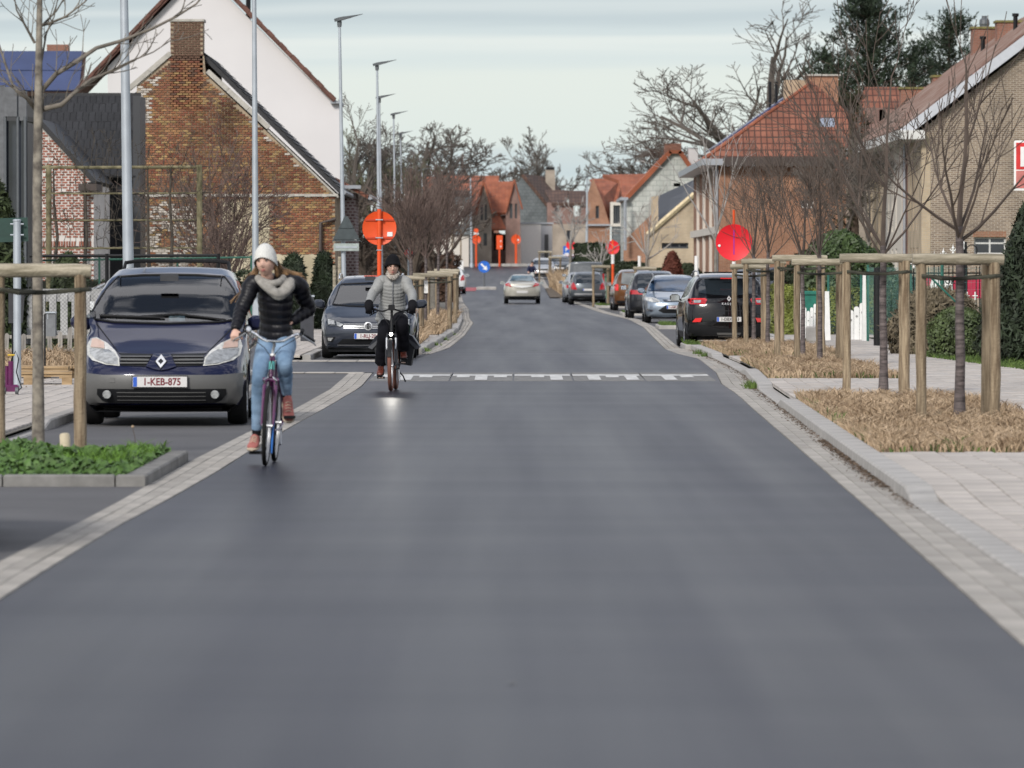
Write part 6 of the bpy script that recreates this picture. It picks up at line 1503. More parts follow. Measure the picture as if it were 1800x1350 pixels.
def generic_rear(name, label, X, d, L, W, H, paint, light='side', rot=0, plat='', glassm=M_glassd, barm=None, zb=.98, wheels=None, lampm=None, cat='car', group=None, wr=.31, mir=True):
    w_ = W/2
    rear = [('rear_window', glassm, [(-w_*.66,zb+.06),(-w_*.60,H-.13),(-w_*.5,H-.09),(w_*.5,H-.09),(w_*.60,H-.13),(w_*.66,zb+.06),(w_*.3,zb+.02),(-w_*.3,zb+.02)], .008, False),
      ('bumper', M_black, [(-w_*.8,.26),(w_*.8,.26),(w_*.88,.40),(-w_*.88,.40)], .012, False)]
    if light == 'side': rear.append(('tail_light', lampm or M_redl, [(w_*.62,zb-.25),(w_*.95,zb-.23),(w_*.93,zb+.0),(w_*.80,zb+.1),(w_*.68,zb-.04)], .012))
    elif light == 'tall': rear.append(('tail_light', lampm or M_redl, [(w_*.78,zb-.22),(w_*.95,zb-.22),(w_*.95,zb+.04),(w_*.78,zb+.04)], .012))
    elif light == 'wide': rear.append(('tail_light', lampm or M_redl, [(w_*.38,zb-.19),(w_*.94,zb-.17),(w_*.92,zb-.02),(w_*.5,zb-.06)], .012))
    if barm: rear.append(('bumper_bar', barm, [(-w_*.75,.46),(w_*.75,.46),(w_*.75,.53),(-w_*.75,.53)], .02, False))
    def extra(t, bvh):
        plate(t, plat, 0, zb-.25 if light != 'plate_low' else .5, L-.0, .5, .1, rear=True)
    z = gz(d)
    return make_car(name, label, (X, d+L, z), R(180+rot), L, W, H, paint, st_suv(H, W, L, zb), rear=rear, extra=extra, mirrors=(1.5, zb+.04) if mir else (), wheels=wheels or (.85, L-.85), wr=wr, cat=cat, group=group,
        rz_=[(.2,.1),(.4,.02),(.6,.0),(.8,.02),(1.0,.06),(1.2,.18),(1.6,.42)], front=[('headlight', M_lens, [(w_*.5,.64),(w_*.9,.68),(w_*.9,.8),(w_*.55,.76)]), ('windscreen', M_glassd, [(-w_*.72,zb+.06),(-w_*.62,H-.14),(w_*.62,H-.14),(w_*.72,zb+.06)], .01, False)],
        sides=[('side_window', M_glassd, [(1.35,zb+.04),(1.95,H-.16),(L*.58,H-.1),(L*.58,zb+.05)]), ('side_window', M_glassd, [(L*.6,zb+.05),(L*.6,H-.1),(L*.78,H-.13),(L*.8,zb+.1)])])
generic_rear('dark_hatchback', 'dark charcoal hatchback seen from behind between the silver estate and the brown car', 4.78, 193, 4.1, 1.8, 1.62, P_char, 'wide', plat='1-XKC-481', zb=1.0, rot=1)
generic_rear('brown_car', 'copper brown car seen from behind with tall bright tail lights and black roof glass', 4.92, 230, 4.3, 1.85, 1.66, P_brn, 'tall', plat='', zb=1.02, rot=1.5, lampm=M_redlit, glassm=mat('grey_glass', (.16,.17,.17), .1, var=.4, sc_=2))
generic_rear('grey_hatchback', 'mid grey hatchback seen from behind with silver bumper bar and white number plate', 3.52, 268, 3.9, 1.72, 1.55, P_midg, 'side', barm=M_alu, zb=.95, rot=1)
generic_rear('silver_hatchback', 'small light silver car mostly hidden behind the mid grey hatchback', 3.28, 279, 3.7, 1.66, 1.50, P_lite, 'side', zb=.95, rot=2)
def astra():
    L = 4.4; W = 1.76; w_ = .88; H = 1.42; zb = .92
    st = [(0,w_*.85,.2,.6,.68,.55),(.15,w_*.94,.19,.68,.76,.62),(1.0,w_,.18,.84,.92,.7),(1.3,w_,.18,.88,1.05,.7),(1.9,w_,.18,.9,1.33,.56),(2.3,w_,.18,.91,1.41,.52),(2.9,w_,.18,.93,1.40,.5),(3.5,w_,.18,.97,1.16,.56),(3.75,w_,.19,.98,1.04,.68),(4.2,w_*.97,.22,.96,1.02,.68),(4.4,w_*.93,.26,.86,.92,.66)]
    F = lambda p: [((x-487)/308, 1.7-(y-608)/308) for x, y in p]
    rear = [('rear_window', mat('pale_glass', (.10,.15,.18), .06, var=.6, sc_=1.5, spec=.9), [(-.60,1.07),(-.47,1.35),(.47,1.35),(.60,1.07)], .01, False),
      ('tail_light', M_redl, [(.50,.80),(.82,.86),(.80,.95),(.66,1.0),(.58,.92)], .012),
      ('number_plate_light', M_plate, [(-.26,.50),(.26,.50),(.28,.62),(-.28,.62)], .012, False),
      ('boot_lip', P_whit, [(-.45,.82),(0,.76),(.45,.82),(.45,.86),(-.45,.86)], .012, False), ('boot_line', M_black, [(-.6,.80),(0,.70),(.6,.80),(.6,.812),(0,.715),(-.6,.812)], .01, False),
      ('bumper', M_black, [(-.8,.26),(.8,.26),(.84,.36),(-.84,.36)], .012, False)]
    make_car('silver_coupe', 'champagne silver coupe driving away in the middle of the road', (.49, 274+L, gz(276)), R(180), L, W, H, P_champ, st, rear=rear, mirrors=(1.6, .98), wheels=(.85, 3.5), wr=.315,
        rz_=[(.2,.1),(.4,.02),(.6,.0),(.8,.02),(1.0,.05),(1.5,.1)], sides=[('side_window', M_glassd, [(1.5,.96),(2.0,1.3),(2.9,1.32),(3.3,1.0)])], front=[('headlight', M_lens, [(.5,.6),(.84,.64),(.8,.76),(.5,.7)])])
astra()
def van():
    L = 5.0; W = 1.9; H = 1.98; w_ = .95; d = 285
    st = [(0,w_*.88,.25,.8,.92,.7),(.15,w_*.95,.22,.95,1.05,.76),(.8,w_,.2,1.1,1.2,.8),(1.1,w_,.2,1.15,1.45,.8),(1.6,w_,.2,1.15,1.88,.78),(2.0,w_,.2,1.15,1.97,.8),(4.9,w_,.2,1.15,1.98,.8),(L,w_*.97,.25,1.15,1.93,.8)]
    make_car('grey_van', 'boxy dark grey van seen from behind at the end of the parked row', (3.65, d+L, gz(d)), R(181), L, W, H, P_van, st, rear=[('tail_light', M_redl, [(.80,.85),(.9,.85),(.88,1.4),(.80,1.4)], .012), ('rear_window', mat('van_glass', (.15,.16,.17), .2), [(-.7,1.3),(-.66,1.8),(.66,1.8),(.7,1.3)], .008, False), ('bumper', M_black, [(-.8,.3),(.8,.3),(.85,.5),(-.85,.5)], .012, False)],
        rz_=[(.2,.1),(.5,.0),(1.2,.02),(2,.08)], mirrors=(1.2,1.3), wheels=(.95,4.0), wr=.33, cat='van', sides=[('side_window', M_glassd, [(1.3,1.2),(1.7,1.75),(2.3,1.78),(2.3,1.2)])])
van()
def simple_front(name, label, px, d, paint, L=4.2, W=1.78, H=1.5, rot=0, X=None, cat='car', z=None, group=None):
    w_ = W/2; zb = .95
    X = X if X is not None else (px-900)*d/1e4
    return make_car(name, label, (X, d, gz(d) if z is None else z), R(rot), L, W, H, paint, st_suv(H, W, L, zb), front=[('windscreen', M_glassd, [(-w_*.76,zb+.08),(-w_*.64,H-.14),(w_*.64,H-.14),(w_*.76,zb+.08)], .01, False), ('headlight', M_lens, [(w_*.5,.62),(w_*.9,.66),(w_*.92,.8),(w_*.55,.74)], .012), ('grille', M_black, [(-w_*.45,.62),(w_*.45,.62),(w_*.42,.72),(-w_*.42,.72)], .01, False), ('lower_grille', M_black, [(-w_*.6,.28),(w_*.6,.28),(w_*.6,.42),(-w_*.6,.42)], .01, False), ('number_plate', M_plate, [(-.26,.48),(.26,.48),(.26,.58),(-.26,.58)], .016, False)],
        rear=[('tail_light', M_redl, [(w_*.62,zb-.2),(w_*.95,zb-.2),(w_*.93,zb+.05),(w_*.68,zb)], .012), ('rear_window', M_glassd, [(-w_*.62,zb+.06),(-w_*.55,H-.14),(w_*.55,H-.14),(w_*.62,zb+.06)], .008, False)],
        sides=[('side_window', M_glassd, [(1.35,zb+.04),(1.95,H-.16),(L*.58,H-.1),(L*.58,zb+.05)]), ('side_window', M_glassd, [(L*.6,zb+.05),(L*.6,H-.1),(L*.8,H-.13),(L*.84,zb+.1)])], mirrors=(1.5, zb+.04), cat=cat, group=group)
simple_front('parked_car', 'silver green car parked nose on behind the distant cyclist', 954, 400, P_lite)
simple_front('parked_car', 'pale car parked below the blue parking sign', 985, 425, P_midg)
simple_front('parked_car', 'pale car farthest right of the distant row, beside the white post', 1003, 436, P_whit)
generic_rear('parked_car', 'pale blue car at the left kerb beyond the staked trees, nearer of two', -3.55, 322, 4.1, 1.75, 1.5, P_whit, 'side', rot=1)
generic_rear('parked_car', 'silver car at the left kerb, farther of two, near the white blocks', -3.95, 352, 4.1, 1.75, 1.5, P_silv, 'side', rot=-2)
simple_front('garden_car', 'white car standing behind the chain link fence at left, seen from the side', 0, 0, P_whit, X=-8.8, rot=-72, L=4.2, z=.30).location = (-10.0, 123, .18)
simple_front('driveway_car', 'dark grey car on the driveway behind the black suv', 0, 0, P_midg, X=9.2, rot=-25, z=.1, H=1.62).location = (8.2, 212, .15)
simple_front('driveway_car', 'silver car partly showing right of the grey driveway car', 0, 0, P_lite, X=9.2, rot=-10, z=.1, H=1.6).location = (10.6, 190, .1)
# sliver of a dark parked car at the left edge, near the camera
generic_rear('dark_parked_car', 'dark car at the bottom left edge, only its corner in view', -4.22, 33.2, 4.3, 1.78, 1.6, P_blk, 'side', mir=False)
# ================================================================ people and bicycles
def remesh(mb, name, mats, parent, vox, smooth=2):
    """fuse overlapping volumes into one continuous skin"""
    me = bpy.data.meshes.new('tmp'); me.from_pydata(mb.v, [], mb.f); o = bpy.data.objects.new('tmp', me); COL.objects.link(o)
    m = o.modifiers.new('r', 'REMESH'); m.mode = 'VOXEL'; m.voxel_size = vox; m.use_smooth_shade = True
    if smooth: s = o.modifiers.new('s', 'SMOOTH'); s.factor = .5; s.iterations = smooth
    dg = bpy.context.evaluated_depsgraph_get(); dg.update(); r = bpy.data.meshes.new_from_object(o.evaluated_get(dg)); bpy.data.objects.remove(o)
    r.name = name; r.materials.clear(); r.materials.append(mats); r.shade_smooth()
    r.transform(Matrix.Translation(-parent.location)); return link(name, r, parent)
def resample(pts, rad, step):
    """smooth path through points with radii (rx, ry), sampled every step metres"""
    P_ = [Vector(p) for p in pts]; R_ = [r if hasattr(r, '__len__') else (r, r) for r in rad]; o = []; n = len(P_)
    for i in range(n-1):
        p0, p1, p2, p3 = P_[max(i-1,0)], P_[i], P_[i+1], P_[min(i+2,n-1)]; r0, r1, r2, r3 = R_[max(i-1,0)], R_[i], R_[i+1], R_[min(i+2,n-1)]
        k = max(2, int((p2-p1).length/step))
        for j in range(k + (1 if i == n-2 else 0)):
            t = j/k; f = lambda a, b, c, d: .5*((2*b)+(c-a)*t+(2*a-5*b+4*c-d)*t*t+(3*b-a-3*c+d)*t**3)
            o.append((Vector((f(p0[q],p1[q],p2[q],p3[q]) for q in range(3))), (max(.004, f(r0[0],r1[0],r2[0],r3[0])), max(.004, f(r0[1],r1[1],r2[1],r3[1])))))
    return o
def limb(mb, pts, rad, pitch=0, amp=0, step=.012, n=20, ph=0):
    s = resample(pts, rad, step); L = 0; q = []; rr = []
    for i, (p, r) in enumerate(s):
        if i: L += (p - s[i-1][0]).length
        a = amp*(abs(math.sin(math.pi*L/pitch+ph))**.6 - .6) if pitch else 0
        q.append(p); rr.append((r[0]+a, r[1]+a))
    mb.path([q[0]-(q[1]-q[0]).normalized()*min(rr[0])*.4] + q + [q[-1]+(q[-1]-q[-2]).normalized()*min(rr[-1])*.4], [(rr[0][0]*.6, rr[0][1]*.6)] + rr + [(rr[-1][0]*.6, rr[-1][1]*.6)], n); return mb
def headmesh(mb, C, M, s=1.0):
    nu, nv = 44, 32; base = len(mb.v); cap = []
    G = lambda x, z, cx, cz, wx, wz, a: a*math.exp(-((x-cx)/wx)**2 - ((z-cz)/wz)**2)
    for j in range(nv+1):
        th = math.pi*j/nv
        for i in range(nu):
            ph = 2*math.pi*i/nu; x, y, z = math.sin(th)*math.cos(ph)*.074, math.sin(th)*math.sin(ph)*.094, math.cos(th)*.118
            if z < -.01: k = 1-.30*((-z-.01)/.108)**1.4; x *= k; y = y*k if y > 0 else y*(1-.12*((-z)/.118)**2)
            if y < 0:
                f = 0
                f += G(x,z,0,-.012,.012,.022,.024) + G(x,z,0,-.028,.017,.010,.008)
                f += G(x,z,0,.034,.05,.012,.005) - G(x,z,.031,.014,.016,.011,.010) - G(x,z,-.031,.014,.016,.011,.010)
                f += G(x,z,.040,-.022,.02,.02,.004) + G(x,z,-.040,-.022,.02,.02,.004)
                f += G(x,z,0,-.052,.022,.006,.007) + G(x,z,0,-.064,.018,.006,.006) - G(x,z,0,-.058,.022,.003,.003) + G(x,z,0,-.094,.018,.016,.009)
                y -= f
            mb.v.append(tuple(C + M @ (Vector((x, y, z))*s)))
    for j in range(nv):
        for i in range(nu): a = base+j*nu+i; b = base+j*nu+(i+1)%nu; mb.f.append((a, b, b+nu, a+nu)); mb.m.append(0)
    mb.f.append(tuple(base+i for i in range(nu))); mb.m.append(0)
    for sx in (-1, 1):
        mb.path([C + M @ Vector((sx*.070*s, .012*s, z*s)) for z in (.028,.02,0,-.022,-.032)], [(.008*s,.014*s),(.014*s,.02*s),(.013*s,.019*s),(.01*s,.014*s),(.006*s,.008*s)], 8)
def hand(mb, w, fwd, palm, side, s=1.0, curl=1.0):
    """palm, four separate bent fingers of different length and a thumb from the side of the palm"""
    fwd = fwd.normalized(); palm = (palm - fwd*palm.dot(fwd)).normalized(); lat = fwd.cross(palm).normalized()*side
    mb.path([w, w+fwd*.03*s, w+fwd*.065*s, w+fwd*.085*s], [(.024*s,.018*s),(.034*s,.017*s),(.040*s,.016*s),(.036*s,.014*s)], 12)
    for i, (o, L) in enumerate(((-.030,.070),(-.010,.080),(.011,.074),(.030,.058))):
        p = w + fwd*.078*s + lat*o*s; d = fwd.copy(); q = [p - fwd*.02*s, p]; seg = (L*.45, L*.32, L*.23); an = 0
        for k in range(3): an += R(62)*curl; d = (fwd*math.cos(an) + palm*math.sin(an)).normalized(); q.append(q[-1] + d*seg[k]*s)
        mb.path(q, [.010*s,.0098*s,.009*s,.0082*s,.0068*s], 8)
    p = w + fwd*.025*s - lat*.028*s; d1 = (fwd*.6 - lat*.75 + palm*.45).normalized(); d2 = (fwd*.5 - lat*.1 + palm*.9).normalized()
    mb.path([p, p+d1*.032*s, p+d1*.032*s+d2*.03*s, p+d1*.032*s+d2*.052*s], [.014*s,.012*s,.0105*s,.008*s], 8)
def shoe(parent, ank, toe_dir, L, m_up, m_sole, tall=.09, w_=.045, lace=None):
    f = toe_dir.normalized(); side = f.cross(Vector((0,0,1))).normalized(); up = side.cross(f).normalized(); O = parent.location
    heel = ank - f*.055 - up*.07
    def ring(t, hw, h0, h1):
        c = heel + f*(t*L); return [c + side*(hw*math.cos(a)) + up*(h0 + (h1-h0)*(.5+.5*math.sin(a))) for a in [2*math.pi*k/14 for k in range(14)]]
    def loft(rs, name, m):
        mb = MB()
        for r in rs: mb.v += [tuple(v) for v in r]
        k = 14
        for i in range(len(rs)-1):
            for j in range(k): a = i*k+j; b = i*k+(j+1)%k; mb.f.append((a, b, b+k, a+k)); mb.m.append(0)
        mb.f.append(tuple(reversed(range(k)))); mb.f.append(tuple((len(rs)-1)*k+j for j in range(k))); mb.m += [0,0]
        return mb.build(name, m, parent, smooth=True, world=True, ang=60)
    up_ = loft([ring(-.02,w_*.5,.02,tall*.9), ring(.0,w_*.72,.016,tall*1.35), ring(.12,w_*.82,.012,tall*1.5), ring(.30,w_*.86,.010,tall*1.45), ring(.42,w_*.88,.010,tall*1.05), ring(.58,w_*.96,.010,tall*.78), ring(.78,w_*1.02,.010,tall*.6), ring(.93,w_*.85,.012,tall*.48), ring(1.0,w_*.5,.015,tall*.34)], 'shoe', m_up)
    sl = loft([ring(-.05,w_*.5,-.012,.022), ring(0,w_*.85,-.014,.022), ring(.3,w_*.92,-.014,.020), ring(.75,w_*1.12,-.014,.020), ring(.95,w_*.95,-.010,.022), ring(1.03,w_*.5,-.004,.022)], 'sole', m_sole)
    sl.parent = up_
    for i in range(4):
        c = heel + f*(L*(.40+.10*i)) + up*(tall*(1.22-.13*i)); MB().path([c - side*w_*.5 - up*.008, c + up*.004, c + side*w_*.5 - up*.008], .0035, 5).build('lace', lace or m_sole, up_).data.transform(Matrix.Translation(-O))
def bike_parts(t, Mx, m_frame, m_tyre, rw=.345, ty=.019, wb=1.08, m_fork=None, bars='city', steer=0, fender=True, susp=False, blue=False, hz=(.76,.94), barz=1.08, disc=False):
    """Mx: bike space (front axle y=0, rear axle y=wb, z up) -> thing space"""
    m_fork = m_fork or m_frame
    B = lambda pts, r, name, m, n=10, par=t: MB().path([Mx @ Vector(p) for p in pts], r, n).build(name, m, par, smooth=True)
    for y, nm in ((0,'front_wheel'),(wb,'rear_wheel')):
        A = Mx @ Matrix.Translation((0,y,rw)) @ Matrix.Rotation(R(90),4,'Y')
        mb = MB(); n = 44; k = 10
        for i in range(n):
            a = 2*math.pi*i/n
            for j in range(k): b = 2*math.pi*j/k; rr = rw-ty+ty*math.cos(b); mb.v.append(tuple(A @ Vector((rr*math.cos(a), rr*math.sin(a), ty*1.05*math.sin(b)))))
        for i in range(n):
            for j in range(k): mb.f.append((i*k+j, i*k+(j+1)%k, ((i+1)%n)*k+(j+1)%k, ((i+1)%n)*k+j)); mb.m.append(0)
        wh = mb.build(nm, m_tyre, t, smooth=True)
        mb = MB(); mb.lathe([(rw-2*ty-.014,-.011),(rw-2*ty+.004,-.013),(rw-2*ty+.004,.013),(rw-2*ty-.014,.011),(rw-2*ty-.014,-.011)], 40, M=A); del mb.f[-2:]; del mb.m[-2:]; mb.build('rim', M_alu, wh, smooth=True)
        mb = MB().lathe([(.001,-.05),(.02,-.045),(.016,-.03),(.016,.03),(.02,.045),(.001,.05)], 12, M=A)
        for i in range(28):
            a = 2*math.pi*i/28; h = a + (.5 if i%2 else -.5); zz = .03 if i%4 < 2 else -.03; mb.path([A @ Vector((.018*math.cos(h), .018*math.sin(h), zz)), A @ Vector(((rw-2*ty)*math.cos(a), (rw-2*ty)*math.sin(a), 0))], .0011, 3, cap=False)
        mb.build('hub_and_spokes', M_alu, wh)
        if disc: MB().lathe([(.04,.03),(.08,.03),(.08,.033),(.04,.033),(.04,.03)], 24, M=A).build('brake_disc', M_alu, wh)
    ht0, ht1 = (0,.17,hz[0]), (0,.235,hz[1]); bb = (0,.60,.29); st = (0,.80,.86)
    fw = .05 if not susp else .062
    for s in (1,-1): 
        B([(s*fw*.7,.165,hz[0]-.01),(s*fw,.12,hz[0]-.08),(s*fw,.03,rw+.05),(s*.048,0,rw)], [.014,.016,.012,.009] if not susp else [.02,.021,.019,.014], 'fork', m_fork)
        if susp: B([(s*fw,.11,hz[0]-.06),(s*fw,.07,.56)], .0145, 'fork_slider', M_alu)
    MB().path([Mx @ Vector((-.07,.165,hz[0]-.02)), Mx @ Vector((.07,.165,hz[0]-.02))], .018, 8).build('fork_crown', m_fork if not susp else M_black, t, smooth=True)
    ht = B([ht0, ht1], .024, 'head_tube', m_frame, 14); B([(0,.24,hz[1]),(0,.245,hz[1]+.02)], .026, 'headset', M_white if bars == 'city' else M_black, 14)
    B([ht0, (0,.36,.48), bb], .021, 'down_tube', m_frame); B([(0,.21,hz[1]-.06),(0,.42,.60),(0,.70,.52)], .017, 'top_tube', m_frame)
    B([bb, st], .017, 'seat_tube', m_frame); B([st, (0,.835,.96)], .013, 'seat_post', M_alu)
    for s in (1,-1): B([(s*.02,.60,.29),(s*.055,.8,.30),(s*.06,wb,rw)], .010, 'chain_stay', m_frame); B([(s*.015,.77,.76),(s*.05,.95,.55),(s*.06,wb,rw)], .008, 'seat_stay', m_frame)
    mb = MB(); 
    for y, w_, h in ((.66,.022,.0),(.74,.035,.012),(.84,.075,.02),(.93,.095,.03),(.97,.08,.03)): mb.v += [tuple(Mx @ Vector((x*w_, y, .955+h+z))) for x, z in ((-1,-.02),(1,-.02),(1,.005),(.5,.018),(-.5,.018),(-1,.005))]
    for i in range(4):
        for j in range(6): a = i*6+j; b = i*6+(j+1)%6; mb.f.append((a,b,b+6,a+6)); mb.m.append(0)
    mb.f.append((5,4,3,2,1,0)); mb.f.append((24,25,26,27,28,29)); mb.m += [0,0]; mb.build('saddle', M_black, t, smooth=True)
    Mcr = Mx @ Matrix.Translation((0,.60,.29)) @ Matrix.Rotation(R(90),4,'Y'); MB().lathe([(.001,-.045),(.085,-.045),(.088,-.042),(.085,-.039),(.001,-.039)], 24, M=Mcr).build('chainring', M_alu, t)
    B([(-.05,.60,.375),(-.05,wb,rw+.035)], .006, 'chain', M_black, 5); B([(-.05,.60,.205),(-.05,wb,rw-.03)], .006, 'chain', M_black, 5)
    if fender:
        for y0 in (wb,) + (() if bars == 'city' else (0,)):
            mb = MB(); k = 16
            for i in range(k+1):
                a = R(-20+ (190)*i/k) if y0 else R(35+(125)*i/k); rr = rw+.018
                for x, dz in ((-.032,-.012),(-.02,.004),(.02,.004),(.032,-.012)): c = Vector((x, y0+(rr+dz)*math.cos(a), rw+(rr+dz)*math.sin(a))); mb.v.append(tuple(Mx @ c))
            for i in range(k):
                for j in range(3): mb.f.append((i*4+j, i*4+j+1, i*4+j+5, i*4+j+4)); mb.m.append(0)
            mb.build('mudguard', M_black, t, smooth=True)
        B([(-.06,.86,.80),(-.06,1.12,.80)], .006, 'carrier', M_black, 5); B([(.06,.86,.80),(.06,1.12,.80),(.06,wb,rw)], .006, 'carrier', M_black, 5); B([(-.06,1.12,.80),(-.06,wb,rw)], .006, 'carrier', M_black, 5)
        for y in (.9,1.0,1.1): B([(-.06,y,.80),(.06,y,.80)], .005, 'carrier', M_black, 5)
    return B, ht
M_skin = mat('skin', (.58,.36,.28), .55, var=.06, sc_=10, c2=(.66,.42,.33)); M_lips = mat('lips', (.40,.13,.12), .5); M_hairb = mat('brown_hair', (.075,.042,.024), .55, var=.5, sc_=14, c2=(.36,.21,.10))
M_down = mat('black_down_jacket', (.006,.006,.009), .42, var=.3, sc_=6, bump=.3, bsc=25, spec=.28); M_jean = mat('light_blue_denim', (.14,.24,.38), .85, var=.25, sc_=5, bump=.25, bsc=90, c2=(.27,.40,.56))
M_knit = mat('white_knit', (.66,.66,.63), .95, var=.06, sc_=30, bump=.5, bsc=140); M_scarf = mat('grey_wool', (.30,.285,.26), .95, var=.22, sc_=22, bump=.5, bsc=120)
M_pink = mat('pink_suede', (.34,.115,.10), .85, var=.3, sc_=9); M_cream = mat('cream_sole', (.50,.42,.32), .8, var=.12)
M_purpf = mat('purple_frame', (.085,.012,.07), .35, coat=.6, var=.1); M_tyre = mat('bike_tyre', (.014,.014,.014), .8, var=.2, spec=.2); M_btyre = mat('brown_tyre', (.16,.065,.045), .8, var=.15)
M_gj = mat('grey_quilted_jacket', (.27,.275,.27), .55, var=.10, sc_=9, bump=.3, bsc=40); M_glove = mat('black_glove', (.007,.007,.009), .85, var=.2, spec=.15); M_pants = mat('black_trousers', (.006,.006,.009), .85, var=.3, sc_=5, bump=.3, bsc=20, spec=.15)
M_bootr = mat('red_brown_boot', (.13,.032,.020), .4, var=.35, sc_=12); M_leo = mat('spotted_scarf', (.55,.50,.44), .9, var=0, sc_=75, c2=(.03,.025,.025), det=1)
M_dhair = mat('dark_brown_hair', (.05,.022,.012), .6, var=.4, sc_=20)
def face_bits(t, C, M, s=1.0, glasses=False):
    O = t.location; W = lambda x, y, z: C + M @ (Vector((x,y,z))*s) - O
    for sx in (1,-1):
        e = MB().lathe([(.001,-.0105),(.007,-.008),(.0105,0),(.007,.008),(.001,.0105)], 12, M=Matrix.Translation(W(sx*.031,-.0755,.013))).build('eye', mat('eye_white', (.60,.56,.53), .3), t, smooth=True)
        MB().lathe([(.001,0),(.0055,.0),(.0055,.004),(.001,.005)], 10, M=Matrix.Translation(W(sx*.031,-.085,.013)) @ M.to_4x4() @ Matrix.Rotation(R(90),4,'X')).build('iris', mat('dark_iris', (.03,.02,.015), .3), e)
        MB().path([W(sx*.014,-.092,.032), W(sx*.03,-.090,.038), W(sx*.046,-.080,.032)], .0038, 5).build('eyebrow', M_dhair, t)
        MB().path([W(sx*.018,-.0845,.020), W(sx*.031,-.0875,.0235), W(sx*.044,-.078,.018)], .0026, 5).build('eyelid', mat('eyelid_line', (.06,.035,.03), .7), t)
    MB().path([W(-.021,-.0855,-.056), W(-.009,-.096,-.053), W(0,-.0965,-.0545), W(.009,-.096,-.053), W(.021,-.0855,-.056)], [.001,.0045,.004,.0045,.001], 6).build('upper_lip', M_lips, t, smooth=True)
    MB().path([W(-.018,-.0855,-.060), W(0,-.0965,-.0635), W(.018,-.0855,-.060)], [.001,.0055,.001], 6).build('lower_lip', M_lips, t, smooth=True)
    if glasses:
        for sx in (1,-1): MB().path([W(sx*.032+.022*math.cos(a), -.100+.004*abs(math.cos(a)), .011+.017*math.sin(a)) for a in [6.2832*i/16 for i in range(17)]], .0018, 5, cap=False).build('spectacle_rim', M_black, t); MB().path([W(sx*.054,-.097,.014), W(sx*.074,-.02,.016)], .0018, 5).build('spectacle_arm', M_black, t)
        MB().path([W(-.010,-.102,.013), W(.010,-.102,.013)], .0018, 5).build('spectacle_bridge', M_black, t)
def hatshell(t, C, M, mats, s, zf, zb, thick=1.12, name='hat', rise=.0, slouch=0, vox=0):
    """knitted hat: dome over the skull with a lower edge that drops from front (zf) to back (zb)"""
    mb = MB(); nu, nv = 36, 14; O = t.location
    for j in range(nv+1):
        for i in range(nu):
            ph = 2*math.pi*i/nu; f = (1 - math.sin(ph))/2       # front when sin = -1
            zend = zb + (zf-zb)*f**1.4; t_ = j/nv; z = .118*thick + rise - (.118*thick + rise - zend)*t_**1.25 if j else .118*thick + rise
            zz = min(.999, max(-.999, (z-rise)/(.118*thick))); rr = math.sqrt(max(0, 1-zz*zz)); rr = max(rr, .02)
            if z < .02: rr = max(rr, .985)
            k = 1 + (.03 if j >= nv-2 else 0)
            mb.v.append(tuple(C + M @ (Vector((.074*thick*rr*k*math.cos(ph), .094*thick*rr*k*math.sin(ph)+slouch*max(0,z), z))*s) - O))
    for j in range(nv):
        for i in range(nu): a = j*nu+i; b = j*nu+(i+1)%nu; mb.f.append((b, a, a+nu, b+nu)); mb.m.append(0)
    mb.f.append(tuple(reversed(range(nu)))); mb.m.append(0)
    return mb.build(name, mats, t, smooth=True, ang=80)
